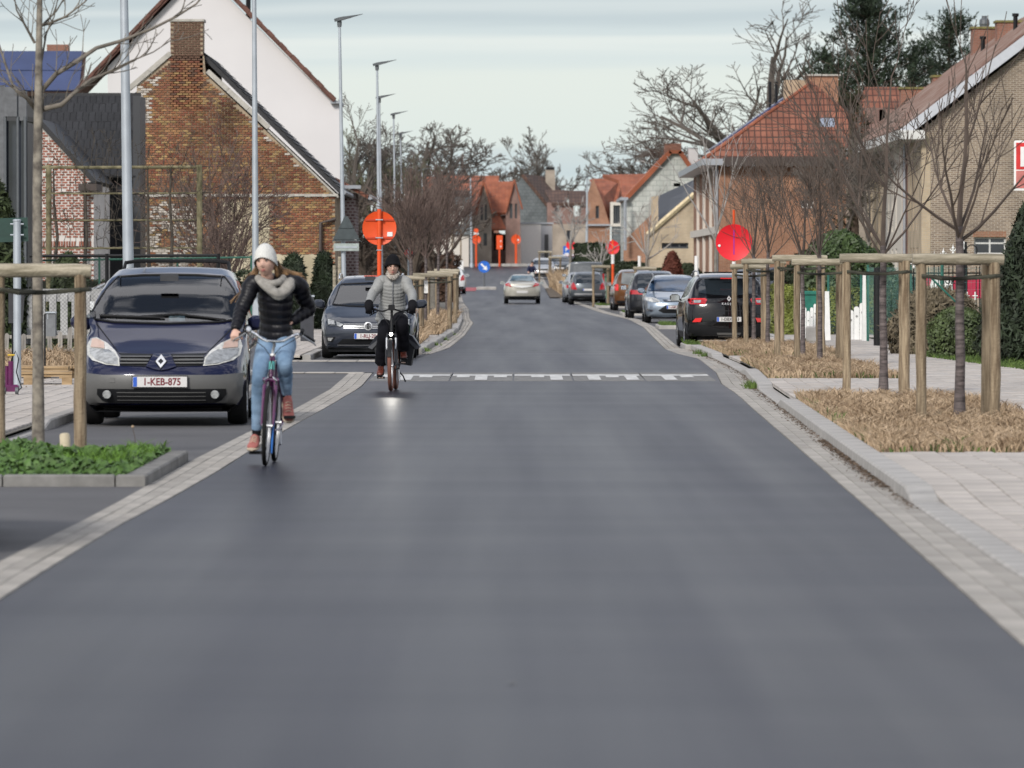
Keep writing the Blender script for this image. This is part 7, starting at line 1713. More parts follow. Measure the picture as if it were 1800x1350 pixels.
def young_cyclist():
    t = thing('person', 'young woman in white knit hat, black down jacket and light jeans riding towards the camera', 'person', (-2.06, 49.6, 0))
    V = Vector; C = P(467,460.5,49.60); M = (Matrix.Rotation(R(-14),3,'Z') @ Matrix.Rotation(R(5),3,'X') @ Matrix.Rotation(R(-3),3,'Y'))
    sh = (P(446,499,49.68), P(522,501,49.74)); el = (P(425,543,49.60), P(543,542,49.88)); wr = (P(414,578,49.42), P(514,565,49.74))
    hp = (P(472,606,49.80), P(500,602,49.80)); kn = (P(457,655,49.36), P(500,636,49.24)); an = (P(451,757,49.52), P(504,694,49.44))
    neck = P(473,493,49.70); chest = P(484,524,49.74); waist = P(484,563,49.78); pel = P(486,598,49.82)
    b = MB(); headmesh(b, C, M, 1.09)
    limb(b, [C+V((.0,.012,-.07)), C+V((.01,.03,-.12)), neck], [.052,.05,.06]); limb(b, [neck, chest, waist, pel], [(.06,.05),(.10,.055),(.085,.05),(.09,.05)])
    for i in (0,1):
        limb(b, [P(478,500,49.70), sh[i], sh[i].lerp(el[i],.5), el[i], el[i].lerp(wr[i],.5), wr[i]], [.035,.036,.034,.03,.027,.024]); limb(b, [pel+V((0,0,.03)), hp[i], hp[i].lerp(kn[i],.5), kn[i], kn[i].lerp(an[i],.35), kn[i].lerp(an[i],.75), an[i]+V((0,0,.015)), an[i]-V((0,0,.05))], [.05,.055,.045,.034,.034,.028,.026,.03])
    hand(b, wr[0]-V((0,.005,.01)), V((-.05,-.55,-.55)), V((.15,.35,-.85)), -1, 1.0, 1.0); hand(b, wr[1], V((-.5,-.25,-.4)), V((0,.6,-.3)), 1, .95, .6)
    remesh(b, 'body', M_skin, t, .0065, 1)
    face_bits(t, C, M, 1.09)
    j = MB(); limb(j, [P(475,494,49.70), P(481,508,49.72), chest, P(484,545,49.76), waist, P(485,583,49.80), P(485,597,49.82)], [(.095,.08),(.185,.115),(.195,.135),(.180,.128),(.168,.120),(.182,.132),(.188,.138)], .066, .011, ph=1.2)
    for i in (0,1): limb(j, [P(478,500,49.70), sh[i], sh[i].lerp(el[i],.5), el[i], el[i].lerp(wr[i],.5), wr[i]], [(.08,.08),(.080,.080),(.070,.070),(.062,.062),(.054,.054),(.042,.042)], .060, .009)
    remesh(j, 'down_jacket', M_down, t, .007, 1)
    O = t.location
    MB().path([P(486,512,49.60)-O, P(486,535,49.615)-O, P(485,563,49.65)-O, P(485,597,49.675)-O], .006, 6).build('zip', M_black, t)
    q = MB()
    for i in (0,1):
        limb(q, [pel+V((0,0,.03)), hp[i], hp[i].lerp(kn[i],.5), kn[i], kn[i].lerp(an[i],.35), kn[i].lerp(an[i],.75), an[i]+V((0,0,.015))], [(.11,.10),(.102,.10),(.090,.090),(.066,.068),(.062,.066),(.050,.052),(.043,.045)], .09, .004)
    limb(q, [pel+V((0,0,.03)), pel+V((0,0,-.05))], [(.165,.12),(.15,.12)])
    remesh(q, 'jeans', M_jean, t, .0075, 1)
    for i in (0,1): MB().path([an[i]+V((0,0,.005))-O, an[i]+V((0,0,-.045))-O], .040, 12).build('sock', M_glove, t, smooth=True)
    shoe(t, an[0]+V((-.012,-.01,-.075)), V((-.12,-1,-.10)), .255, M_pink, M_cream, .082, .050); shoe(t, an[1]+V((.008,-.02,-.055)), V((.10,-.72,-.62)), .255, M_pink, M_cream, .082, .050)
    hatshell(t, C, M, M_knit, 1.10, .046, -.075, 1.22, 'knit_hat', .006, .05)
    # loose hair blown back on both sides
    rnd = random.Random(2)
    def strands(name, guide, n, spread, r):
        mb = MB()
        for k in range(n):
            o_ = rv(rnd)*spread; pts = []
            for i, g in enumerate(guide): f = i/(len(guide)-1); pts.append(g + o_*(.35+f*1.2) + rv(rnd)*.006)
            s = resample(pts, [r*(1-.75*i/(len(guide)-1)) for i in range(len(guide))], .02); mb.path([a for a, _ in s], [b_ for _, b_ in s], 5, cap=False)
        mb.v = [(a-O.x, b_-O.y, c-O.z) for a, b_, c in mb.v]; mb.build(name, M_hairb, t, smooth=True)
    strands('hair', [P(487,463,49.66), P(492,473,49.70), P(503,481,49.74), P(515,487,49.78), P(526,491,49.8)], 80, .036, .012); strands('hair', [P(452,465,49.66), P(448,476,49.68), P(441,486,49.70), P(435,496,49.72)], 50, .020, .010)
    strands('hair', [P(484,466,49.60), P(487,480,49.64), P(490,490,49.68), P(500,497,49.68)], 22, .016, .009); strands('hair', [P(454,468,49.60), P(453,478,49.64), P(449,490,49.66)], 16, .01, .008)
    strands('hair', [P(436,494,49.72), P(428,510,49.72), P(418,520,49.74), P(410,530,49.75)], 7, .02, .003)
    s = MB()
    limb(s, [P(453,488,49.62), P(462,499,49.55), P(474,508,49.52), P(487,515,49.52), P(498,512,49.55), P(508,502,49.60), P(511,493,49.68)], [(.032,.034),(.038,.034),(.046,.036),(.050,.036),(.052,.036),(.048,.036),(.036,.034)])
    limb(s, [P(455,491,49.66), P(466,504,49.56), P(480,516,49.53), P(490,522,49.53), P(500,516,49.56), P(511,505,49.62), P(514,496,49.72)], [(.022,.026),(.03,.03),(.036,.03),(.036,.03),(.036,.03),(.036,.03),(.024,.026)])
    limb(s, [P(454,488,49.66), P(461,493,49.58), P(475,498,49.53), P(490,496,49.57), P(498,489,49.68), P(488,486,49.78), P(466,486,49.78), P(454,488,49.66)], [.030]*8)
    remesh(s, 'scarf', M_scarf, t, .007, 1)
    # bicycle
    bt = thing('bicycle', 'purple city bicycle with silver handlebar ridden by the young woman', 'bicycle', (-2.125, 48.95, 0))
    Mx = Matrix.Rotation(math.atan2(-.033, 1.08)*1, 4, 'Z') @ Matrix.Rotation(R(2.9), 4, 'Y')
    B, ht = bike_parts(bt, Mx, M_purpf, M_tyre, .347, .0185, 1.08)
    MB().path([Mx @ Vector((0,.19,.825)), Mx @ Vector((0,.212,.895))], .0255, 14).build('head_tube_label', mat('turquoise_label', (.10,.42,.40), .5), ht, smooth=True)
    B([(0,.24,.955),(0,.25,.99),(.012,.235,1.04),(.004,.21,1.075)], [.013,.013,.012,.014], 'stem', M_alu)
    B([(-.235,.30,1.15),(-.20,.25,1.148),(-.15,.22,1.125),(-.09,.205,1.085),(-.05,.20,1.073),(.05,.20,1.073),(.09,.205,1.08),(.14,.22,1.115),(.19,.25,1.14),(.225,.30,1.145)], .0125, 'handlebar', M_chrome)
    for s_, zz in ((-1,1.10),(1,1.085)):
        B([(s_*.235,.305,1.145),(s_*.275,.38,1.125),(s_*.335,.46,zz)], .017, 'grip', M_black); B([(s_*.245,.27,1.13),(s_*.29,.30,1.10),(s_*.345,.36,1.07),(s_*.36,.38,1.05)], [.009,.008,.007,.006], 'brake_lever', M_alu); B([(s_*.24,.28,1.16),(s_*.245,.30,1.185)], .016, 'shifter', M_black)
        B([(s_*.235,.27,1.135),(s_*.18,.14,1.09),(s_*.07,.12,1.02),(0,.14,.93),(s_*.02,.14,.76)], .0035, 'cable', M_black, 6)
    B([(-.22,.25,1.165),(-.22,.24,1.19)], [.026,.012], 'bell', M_chrome)
    for s_ in (1,-1): B([(s_*.045,.12,.70),(s_*.055,.105,.735),(s_*.02,.12,.765)], .008, 'brake_arm', M_chrome)
    B([(.075,.60,.29),(.085,.50,.175)], .011, 'crank', M_alu); B([(-.075,.60,.29),(-.085,.66,.40)], .011, 'crank', M_alu)
    O2 = bt.location
    for c, w_ in ((P(449,795.5,49.42),.055), (P(509,733,49.30),.05)): MB().bbox(-w_,w_,-.045,.045,-.014,.012,.004, M=Matrix.Translation(c-O2)).build('pedal', M_black, bt)
    B([(.03,.25,.10),(.022,.33,.26),(.03,.42,.45)], [.008,.013,.010], 'blue_pump', mat('blue_bar', (.03,.17,.55), .4), 8)
    return t
young_cyclist()
def older_cyclist():
    t = thing('person', 'older woman with glasses in grey quilted coat and black hat riding an electric bicycle', 'person', (-1.67, 79.4, 0))
    V = Vector; C = P(690.3,469,79.33); M = (Matrix.Rotation(R(3),3,'Z') @ Matrix.Rotation(R(8),3,'X')); O = t.location
    sh = (P(671,495,79.46), P(711,495,79.46)); el = (P(655,517,79.34), P(724,517,79.34)); wr = (P(648.5,534,79.06), P(725,534,79.06))
    hp = (P(681,560,79.66), P(701,558,79.66)); kn = (P(675,592,79.24), P(706,568,79.14)); an = (P(670,641,79.45), P(709,616,79.36))
    neck = P(690.5,490,79.44); chest = P(690.5,510,79.5); pel = P(690,562,79.7)
    b = MB(); headmesh(b, C, M, 1.07); limb(b, [C+V((0,.012,-.07)), neck], [.054,.062]); limb(b, [neck, chest, P(690,540,79.6), pel], [(.06,.05),(.10,.07),(.10,.07),(.10,.07)])
    for i in (0,1): limb(b, [neck, sh[i], el[i], wr[i]], [.04,.04,.03,.026]); limb(b, [pel, hp[i], kn[i], an[i]], [.06,.06,.045,.035])
    for i, s_ in ((0,-1),(1,1)): hand(b, wr[i], V((0,-.5,-.75)), V((0,.5,-.6)), s_, .95, 1.0)
    remesh(b, 'body', M_skin, t, .0075, 1); face_bits(t, C, M, 1.07, True)
    j = MB(); limb(j, [P(690.5,489,79.44), P(690.5,497,79.46), chest, P(690,526,79.55), P(689.5,541,79.58), P(688,556,79.60), P(687,566,79.60)], [(.09,.08),(.17,.12),(.180,.145),(.178,.150),(.190,.155),(.215,.17),(.220,.175)], .050, .011, ph=.5)
    for i in (0,1): limb(j, [P(690.5,497,79.46), sh[i], sh[i].lerp(el[i],.5), el[i], wr[i]], [(.08,.08),(.085,.085),(.075,.075),(.066,.066),(.05,.05)], .058, .009)
    limb(j, [P(682,560,79.62), P(675,566,79.50), P(668,570,79.45)], [(.06,.06),(.075,.055),(.045,.04)], .05, .006); limb(j, [P(700,556,79.55), P(708,556,79.42), P(714,558,79.4)], [(.08,.06),(.085,.05),(.05,.04)], .05, .006)
    remesh(j, 'quilted_coat', M_gj, t, .0075, 1)
    MB().path([P(690,496,79.32)-O, P(690,510,79.335)-O, P(690,526,79.375)-O, P(689.6,541,79.40)-O], .008, 6).build('zip', M_alu, t)
    q = MB()
    for i in (0,1): limb(q, [pel, hp[i], hp[i].lerp(kn[i],.5), kn[i], kn[i].lerp(an[i],.5), an[i]+V((0,0,.03))], [(.13,.12),(.12,.115),(.11,.11),(.094,.098),(.095,.095),(.09,.09)], .13, .006)
    remesh(q, 'trousers', M_pants, t, .010, 1)
    for i, s_ in ((0,-1),(1,1)):
        g = MB(); w_ = wr[i]; limb(g, [w_+V((0,.03,.02)), w_, w_+V((0,-.05,-.05)), w_+V((0,-.075,-.09))], [(.055,.05),(.062,.052),(.058,.05),(.035,.03)]); hand(g, w_+V((0,-.02,-.02)), V((0,-.5,-.75)), V((0,.5,-.6)), s_, 1.25, 1.1); remesh(g, 'glove', M_glove, t, .008, 1)
    shoe(t, an[0]+V((0,-.01,-.03)), V((-.1,-1,-.35)), .25, M_bootr, M_black, .10, .048, M_black); shoe(t, an[1]+V((0,-.01,-.03)), V((.08,-1,-.12)), .25, M_bootr, M_black, .10, .048, M_black)
    s = MB(); limb(s, [P(681,482,79.36), P(685,487,79.30), P(690.5,489.5,79.28), P(696,487,79.30), P(700,481,79.36), P(696,479,79.5), P(685,479,79.5), P(681,482,79.36)], [.030]*8); limb(s, [P(682,477,79.38), P(686,484,79.31), P(690.5,486,79.29), P(695,484,79.31), P(699,477,79.38)], [.022]*5)
    remesh(s, 'spotted_scarf', M_leo, t, .008, 1)
    hatshell(t, C, M, M_dhair, 1.07, .040, -.06, 1.09, 'hair'); hatshell(t, C+V((0,.01,.0)), M, M_glove, 1.12, .052, -.045, 1.34, 'hat', .004, .05)
    MB().path([C+V((x,-.088-.02*(1-abs(x)/.09),.060-.30*x*x*8))-O for x in (-.085,-.05,0,.05,.085)], [(.012,.02)]*5, 8).build('hat_brim', M_glove, t, smooth=True)
    bt = thing('electric_bicycle', 'black electric bicycle with brown tyres, lit front lamp and black side bags', 'bicycle', (-1.675, 78.7, 0))
    Mx = Matrix.Rotation(math.atan2(-.045,1.10), 4, 'Z') @ Matrix.Rotation(R(-.2), 4, 'Y')
    B, ht = bike_parts(bt, Mx, M_black, M_btyre, .356, .027, 1.10, M_blackgl, 'e', susp=True, hz=(.80,.97), disc=True)
    B([(0,.24,.985),(0,.25,1.06),(0,.24,1.12)], [.02,.018,.017], 'stem', M_black)
    B([(-.30,.40,1.13),(-.22,.33,1.125),(-.13,.26,1.105),(-.05,.235,1.13),(.05,.235,1.13),(.13,.26,1.105),(.22,.33,1.125),(.30,.40,1.13)], .0125, 'handlebar', M_black)
    for s_ in (1,-1): B([(s_*.20,.30,1.105),(s_*.27,.33,1.07),(s_*.31,.36,1.05)], .008, 'brake_lever', M_black); B([(s_*.17,.27,1.10),(s_*.10,.16,1.02),(s_*.03,.14,.92)], .004, 'cable', M_black, 5)
    B([(-.235,.33,1.135),(-.235,.31,1.16)], [.024,.02], 'bell', M_chrome); MB().bbox(-.045,.045,.19,.24,1.12,1.20,.01, M=Mx).build('display', M_black, bt)
    MB().path([Mx @ Vector((0,.13,.79)), Mx @ Vector((0,.075,.79))], [.022,.03], 12).build('lamp_housing', M_black, bt)
    MB().lathe([(.001,0),(.024,0),(.022,.006),(.001,.010)], 14, M=Mx @ Matrix.Translation((0,.073,.79)) @ Matrix.Rotation(R(90),4,'X')).build('lamp_glass', mat('lit_lamp', (1,.97,.9), .3, emit=14), bt)
    ld = bpy.data.lights.new('bike_lamp', 'SPOT'); ld.energy = 16; ld.spot_size = R(15); ld.spot_blend = .9; ld.color = (1,.96,.88); ld.shadow_soft_size = .02
    lo = bpy.data.objects.new('bike_lamp_beam', ld); COL.objects.link(lo); lo.parent = bt; lo.location = Mx @ Vector((0,.05,.79)); lo.rotation_euler = (R(90-5.6), 0, R(180))
    B([(.075,.60,.29),(.085,.58,.13)], .012, 'crank', M_alu); B([(-.075,.60,.29),(-.085,.62,.45)], .012, 'crank', M_alu)
    O2 = bt.location
    for c in (P(669.5,663.5,79.35), P(709,637,79.25)): p_ = MB().bbox(-.055,.055,-.045,.045,-.016,.014,.004, M=Matrix.Translation(c-O2)).build('pedal', M_black, bt); MB().box(-.03,.03,-.05,-.046,-.008,.006, M=Matrix.Translation(c-O2)).build('reflector', M_amber, p_)
    B([(.07,.62,.27),(.13,.66,.20),(.16,.70,.12)], .010, 'kickstand', M_black)
    for s_, lab in ((-1,'pannier'),(1,'pannier')):
        pn = MB(); a = .09 if s_ == 1 else .10
        pn.add([(s_*a,.80,.36),(s_*(a+.14),.80,.34),(s_*(a+.14),1.15,.34),(s_*a,1.15,.36),(s_*a,.80,.80),(s_*(a+.20),.80,.70),(s_*(a+.20),1.15,.70),(s_*a,1.15,.80)], [(0,3,2,1),(4,5,6,7),(0,1,5,4),(1,2,6,5),(2,3,7,6),(3,0,4,7)], M=Mx); o = pn.build(lab, mat('pannier_cloth', (.010,.011,.015), .6, var=.2), bt)
        fl = MB().add([(s_*(a-.02),.77,.82),(s_*(a+.16),.77,.76),(s_*(a+.27),.79,.60),(s_*(a+.21),.78,.57),(s_*(a-.02),1.17,.82),(s_*(a+.16),1.17,.76),(s_*(a+.27),1.15,.60),(s_*(a+.21),1.15,.57)], [(0,1,5,4),(1,2,6,5),(2,3,7,6),(0,3,2,1),(4,5,6,7)], M=Mx); fl.build('flap', mat('pannier_flap', (.022,.025,.036), .45, var=.2), o)
    bg_ = MB(); limb(bg_, [Vector((.18,.92,.80)), Vector((.22,.92,.90)), Vector((.26,.92,1.0)), Vector((.25,.92,1.06))], [(.08,.06),(.10,.07),(.07,.05),(.02,.02)])
    g_ = remesh(bg_, 'plastic_bag', mat('grey_plastic_bag', (.26,.29,.31), .25, var=.35, sc_=14), bt, .012, 1); g_.data.transform(Mx); g_.location = bt.location*1.0 - bt.location
    g_.data.transform(Matrix.Translation(bt.location))
    gb = MB().bbox(.07,.22,.80,.88,.80,.92,.02, M=Mx).build('green_bag', mat('dark_green_bag', (.005,.03,.02), .7), bt); text_part(gb, '1', .11, tuple(Mx @ Vector((.135,.795,.86))), (R(90),0,0), mat('green_print', (.05,.50,.08), .5))
    return t
older_cyclist()
def far_cyclist():
    d = 338.0; z = gz(d); x0 = (934-900)*d/1e4; V = Vector
    t = thing('person', 'distant cyclist in dark blue clothes beyond the silver coupe', 'person', (x0, d, z)); L = t.location
    b = MB(); C = L + V((.06,.1,1.62)); headmesh(b, C, Matrix.Identity(3)); limb(b, [C+V((0,0,-.06)), L+V((.03,.2,1.42)), L+V((0,.3,1.2)), L+V((-.02,.5,.95))], [.05,(.15,.1),(.16,.12),(.16,.13)])
    for s in (-1,1): limb(b, [L+V((s*.15,.2,1.40)), L+V((s*.24+.03,.0,1.22)), L+V((s*.22+.05,-.25,1.08))], [.055,.045,.035]); hand(b, L+V((s*.22+.05,-.25,1.08)), V((0,-1,-.3)), V((0,0,-1)), s, 1, 1)
    for s, zk, za in ((-1,.62,.18),(1,.78,.38)): limb(b, [L+V((s*.09,.5,.95)), L+V((s*.11,.08,zk)), L+V((s*.10,.25,za)), L+V((s*.10,.05,za-.06))], [.09,.065,.045,.04])
    remesh(b, 'body', M_skin, t, .014, 1)
    j = MB(); limb(j, [L+V((.03,.2,1.45)), L+V((0,.3,1.2)), L+V((-.02,.48,.92))], [(.18,.13),(.20,.15),(.19,.16)])
    for s in (-1,1): limb(j, [L+V((s*.13,.2,1.40)), L+V((s*.24+.03,.0,1.22)), L+V((s*.22+.05,-.2,1.10))], [.075,.06,.045])
    remesh(j, 'jacket', mat('navy_jacket', (.010,.014,.05), .7, var=.2), t, .014)
    q = MB()
    for s, zk, za in ((-1,.62,.18),(1,.78,.38)): limb(q, [L+V((s*.09,.5,.95)), L+V((s*.11,.08,zk)), L+V((s*.10,.25,za+.05))], [.11,.08,.055])
    remesh(q, 'trousers', M_pants, t, .014); hatshell(t, C, Matrix.Identity(3), M_glove, 1.0, .03, -.05, 1.12, 'hat')
    bt = thing('bicycle', 'distant bicycle with pale front carrier ridden by the dark blue cyclist', 'bicycle', (x0, d-.1, z)); Mx = Matrix.Rotation(R(-14),4,'Z'); B, ht = bike_parts(bt, Mx, M_black, M_tyre)
    B([(0,.24,.95),(0,.25,1.07)], .013, 'stem', M_alu); B([(-.28,.3,1.08),(-.1,.22,1.06),(.1,.22,1.06),(.28,.3,1.08)], .0125, 'handlebar', M_alu); MB().bbox(-.12,.16,-.08,.12,.78,1.02,.03).build('front_carrier_box', M_lens if 0 else mat('pale_box', (.5,.52,.5), .6), bt)
far_cyclist()
# ================================================================ street furniture
def lamp(px_top, px_base, d, top_z, label, head=1, r=.085, armL=.5):
    xb = (px_base-900)*d/1e4; xt = (px_top-900)*d/1e4; z0 = gz(d)
    t = thing('street_lamp', label, 'street lamp', (xb, d, z0), 0, 'street lamps along the road'); dx = xt-xb; H = top_z - z0
    n = 8; MB().path([(dx*i/n, 0, H*i/n) for i in range(n+1)], [r*(1-.52*i/n) for i in range(n+1)], 14).build('pole', M_galv, t, smooth=True)
    MB().lathe([(r*1.25,0),(r*1.25,.25),(r*1.05,.32),(r*1.0,.36)], 14).build('base_sleeve', M_galv, t, smooth=True)
    MB().box(-.05,.05,-r-.004,-r+.02,.7,1.05).build('service_door', M_galv, t)
    if head:
        M = Matrix.Translation((dx, 0, H)) @ Matrix.Rotation(R(-13), 4, 'Y')
        MB().lathe([(.055,-.14),(.06,-.02),(.05,.04),(.03,.06)], 10, M=Matrix.Translation((dx,0,H))).build('arm_joint', M_lampgrey, t, smooth=True)
        pr = [(-.12,.05,.07),(.0,.13,.085),(.12,.16,.075),(.30,.13,.045),(armL,.05,.022),(armL+.12,.02,.012)]
        mb = MB(); 
        for x, wy, hz in pr: mb.v += [tuple(M @ Vector((x, s*wy, u*hz+.045))) for s, u in ((-1,-.4),(1,-.4),(1,.6),(-1,.6))]
        for i in range(len(pr)-1):
            for k in range(4): a = i*4+k; b = i*4+(k+1)%4; mb.f.append((a, b, b+4, a+4)); mb.m.append(0)
        mb.f.append((3,2,1,0)); mb.f.append(tuple(len(pr)*4-4+k for k in range(4))); mb.m += [0,0]
        h = mb.build('lamp_head', M_lampgrey, t)
        MB().box(.02,.3,-.07,.07,.018,.026, M=M).build('led_panel', mat('led_lens', (.5,.5,.48), .3), h)
    return t
lamp(214, 229, 80, 8.1, 'nearest grey lamp pole standing behind the blue people carrier', 1, .088)
lamp(447, 450, 112, 8.1, 'second grey lamp pole, rising right behind the young cyclist', 1, .075)
lamp(597, 606, 144, 1.7+(472-38)*.0144, 'third grey lamp post with the triangular sign back on it', 1, .068)
lamp(663, 668, 176, 1.7+(472-116)*.0176, 'fourth grey lamp post, directly behind the orange round sign', 1, .068)
lamp(667, 672, 208, 1.7+(472-174)*.0208, 'fifth lamp post, its head peeping out just right of the fourth post', 1, .066)
lamp(692, 697, 236, 1.7+(472-203)*.0236, 'sixth grey lamp post left of the twiggy trees', 1, .066)
lamp(704, 709, 270, 1.7+(472-237)*.0270, 'seventh grey lamp post among the bare trees', 1, .066)
lamp(742, 744, 330, 1.7+(472-300)*.0330, 'pale lamp post lost in the twigs of the left trees', 1, .066)
lamp(827, 829, 478, 1.7+(472-309)*.0478, 'far lamp post before the slate clad house', 1, .12, .3)
lamp(1032, 1031, 430, 1.7+(472-312)*.0430, 'far lamp post right of the road before the orange tile house', 1, .12, .3)
def sign(name, label, px, py, r_px, d, m, base_y=None, pole=M_galv, face='round', back=True, pr=.035, top=None, group=None):
    X = (px-900)*d/1e4; Z = 1.7-(py-472)*d/1e4; r = r_px*d/1e4; z0 = gz(d) if base_y is None else 1.7-(base_y-472)*d/1e4
    t = thing(name, label, 'road sign', (X, d, z0), 0, group); h = Z - z0
    if face == 'round':
        MB().lathe([(.001,-.012),(r*.97,-.012),(r,-.022),(r,.006),(r*.97,.0),(.001,0)], 40, M=Matrix.Translation((0,0,h)) @ Matrix.Rotation(R(90),4,'X')).build('sign_plate', m, t, smooth=True, ang=30)
    MB().path([(0, .05 if not back else -.055, 0), (0, .05 if not back else -.055, (top if top else h + r + .04))], pr, 12).build('pole', pole, t, smooth=True)
    return t, h, r
# large orange disc seen from behind: rails and clamps cross its back
t, h, r = sign('road_sign', 'big orange round sign back with white sticker, left of the road', 667, 401, 30, 117, M_orange, pole=M_orange, pr=.045, base_y=None)
for z in (-.20, .17):
    a = math.sqrt(r*r - z*z)*.96; MB().box(-a, a, -.035, -.012, h+z-.018, h+z+.018).build('stiffening_rail', mat('orange_rail', (.55,.05,.01), .5), t)
    MB().box(-.075,.075,-.11,-.035,h+z-.008,h+z+.012).build('clamp', M_galv, t)
MB().box(.16,.27,-.018,-.014,h-.17,h-.08).build('sticker', M_white, t)
for y in (-.20,-.05): MB().box(-.05,.05,-.105,-.01,.0,.0+.01)
MB().box(-.06,.06,-.11,-.0,h-.46,h-.445).build('clamp', M_galv, t)
# triangle back with plate on the third lamp post
X = (609-900)*.0144; t = thing('warning_sign', 'dark triangular sign back with pale plate below, fixed to the third lamp post', 'road sign', (X, 143.85, 0))
Zc = lambda y: 1.7-(y-472)*.0144
s_ = .36
tri = [(-s_, Zc(424)), (s_, Zc(424)), (.035, Zc(380)), (-.035, Zc(380))]
panel(tri, (), .02, org=(0,0,0)).build('sign_plate', mat('dark_sign_back', (.05,.065,.07), .5), t)
for z in (Zc(420), Zc(400)): 
    w_ = .34 if z < Zc(410) else .2; MB().box(-w_+.02, w_-.02, -.02, 0, z-.015, z+.015).build('stiffening_rail', mat('dark_sign_back', (.05,.065,.07)), t)
MB().box(.2,.27,-.004,-.001,Zc(422),Zc(420)).build('sticker', M_white, t)
MB().bbox(-.32,.32,0,.02,Zc(441),Zc(428),.01).build('supplementary_plate', mat('pale_sign_back', (.33,.38,.36), .5), t)
MB().box(-.27,.27,-.01,0,Zc(436),Zc(433)).build('stiffening_rail', M_galv, t)
X0 = (600-900)*.0144 - X
# right: large red disc on white and orange pole
t, h, r = sign('road_sign', 'large fluorescent red round disc on an orange pole among the right stakes', 1290, 426, 32, 120.6, M_red, pole=M_orange, back=False, pr=.026, top=1.7-(365-472)*.0116)
MB().path([(0,.045,h-r-.02),(0,.045,h-r-.02-.42)], .04, 10).build('white_sleeve', M_white, t)
MB().box(-.012,.012,-.004,-.0005,h-.26,h+.26).build('centre_stripe', mat('purple_stripe', (.32,.02,.30), .5), t)
MB().lathe([(.001,0),(.028,0),(.028,.006),(.001,.006)], 10, M=Matrix.Translation((-.31,-.012,h-.07)) @ Matrix.Rotation(R(90),4,'X')).build('reflector', M_white, t)
t, h, r = sign('road_sign', 'medium fluorescent red disc over the parked cars on a white and orange pole', 1077, 435, 12, 300, M_red, pole=M_orange, back=False, pr=.07)
MB().path([(0,.04,h-r),(0,.04,h-r-.5)], .09, 8).build('white_sleeve', M_white, t)
t, h, r = sign('road_sign', 'small red disc near the blue parking sign', 1003, 431, 8, 440, M_red, pole=M_white, back=False, pr=.09)
t, h, r = sign('road_sign', 'small orange disc, leftmost of the three far orange signs', 837, 421, 8, 484, M_orange, pole=M_orange, pr=.08)
MB().box(-.22,.22,-.02,.02,h+.42,h+.62).build('white_plate', M_white, t); MB().lathe([(.001,0),(.2,0),(.2,.03),(.001,.03)], 14, M=Matrix.Translation((0,0,h+.75)) @ Matrix.Rotation(R(90),4,'X')).build('upper_disc', M_orange, t)
t = thing('road_sign', 'narrow stacked orange sign, middle of the three far orange signs', 'road sign', ((878-900)*.0486, 486, gz(486)))
MB().path([(0,0,0),(0,0,2.6)], .08, 8).build('pole', M_orange, t); MB().bbox(-.26,.26,-.1,-.06,1.45,2.65,.02).build('sign_plate', M_orange, t)
for z in (2.1,1.65): MB().box(.06,.16,-.12,-.1,z,z+.1).build('reflector', M_white, t)
t, h, r = sign('road_sign', 'small orange disc, rightmost of the three far orange signs', 907, 421, 8.5, 488, M_orange, pole=M_orange, pr=.1)
MB().box(.12,.25,-.05,-.02,h-.1,h+.03).build('reflector', M_white, t)
t, h, r = sign('road_sign', 'small red disc hidden in the twigs right of the older cyclist', 718, 445, 7, 210, M_red, pole=M_galv, pr=.03)
# blue arrow sign on its island
d = 346.0; t = thing('arrow_sign', 'round blue sign with a white arrow pointing down right on the traffic island', 'road sign', ((851-900)*d/1e4, d, gz(d)))
h = 1.7-(469-472)*d/1e4 - gz(d); r = .36
MB().path([(0,.04,0),(0,.04,h)], .055, 8).build('pole', M_lampgrey, t)
M = Matrix.Translation((0,0,h)) @ Matrix.Rotation(R(90),4,'X')
MB().lathe([(.001,0),(r,0),(r,.02),(.001,.02)], 28, M=M).build('sign_plate', mat('sign_blue', (.015,.13,.55), .4), t)
ar = MB(); c45 = Matrix.Translation((0,-.026,h)) @ Matrix.Rotation(R(45),4,'Y')
ar.add([(-.26,0,-.05),(.05,0,-.05),(.05,0,-.16),(.28,0,0),(.05,0,.16),(.05,0,.05),(-.26,0,.05)], [(0,1,2,3,4,5,6)], M=c45); ar.build('white_arrow', M_white, t)
isl = thing('traffic_island', 'low kerbed traffic island with red cycle ramp at its left', 'traffic island', ((851-900)*d/1e4, d, gz(d)))
MB().bbox(-.45,.75,-4,4,-.05,.13,.04).build('kerbed_island', M_kerb, isl)
rmp = sheet('cycle_ramp', lambda dd: -3.1, lambda dd: -2.15, frange(334, 352, 3), .02, mat('red_surface', (.38,.09,.10), .8)); rmp['kind'] = 'structure'
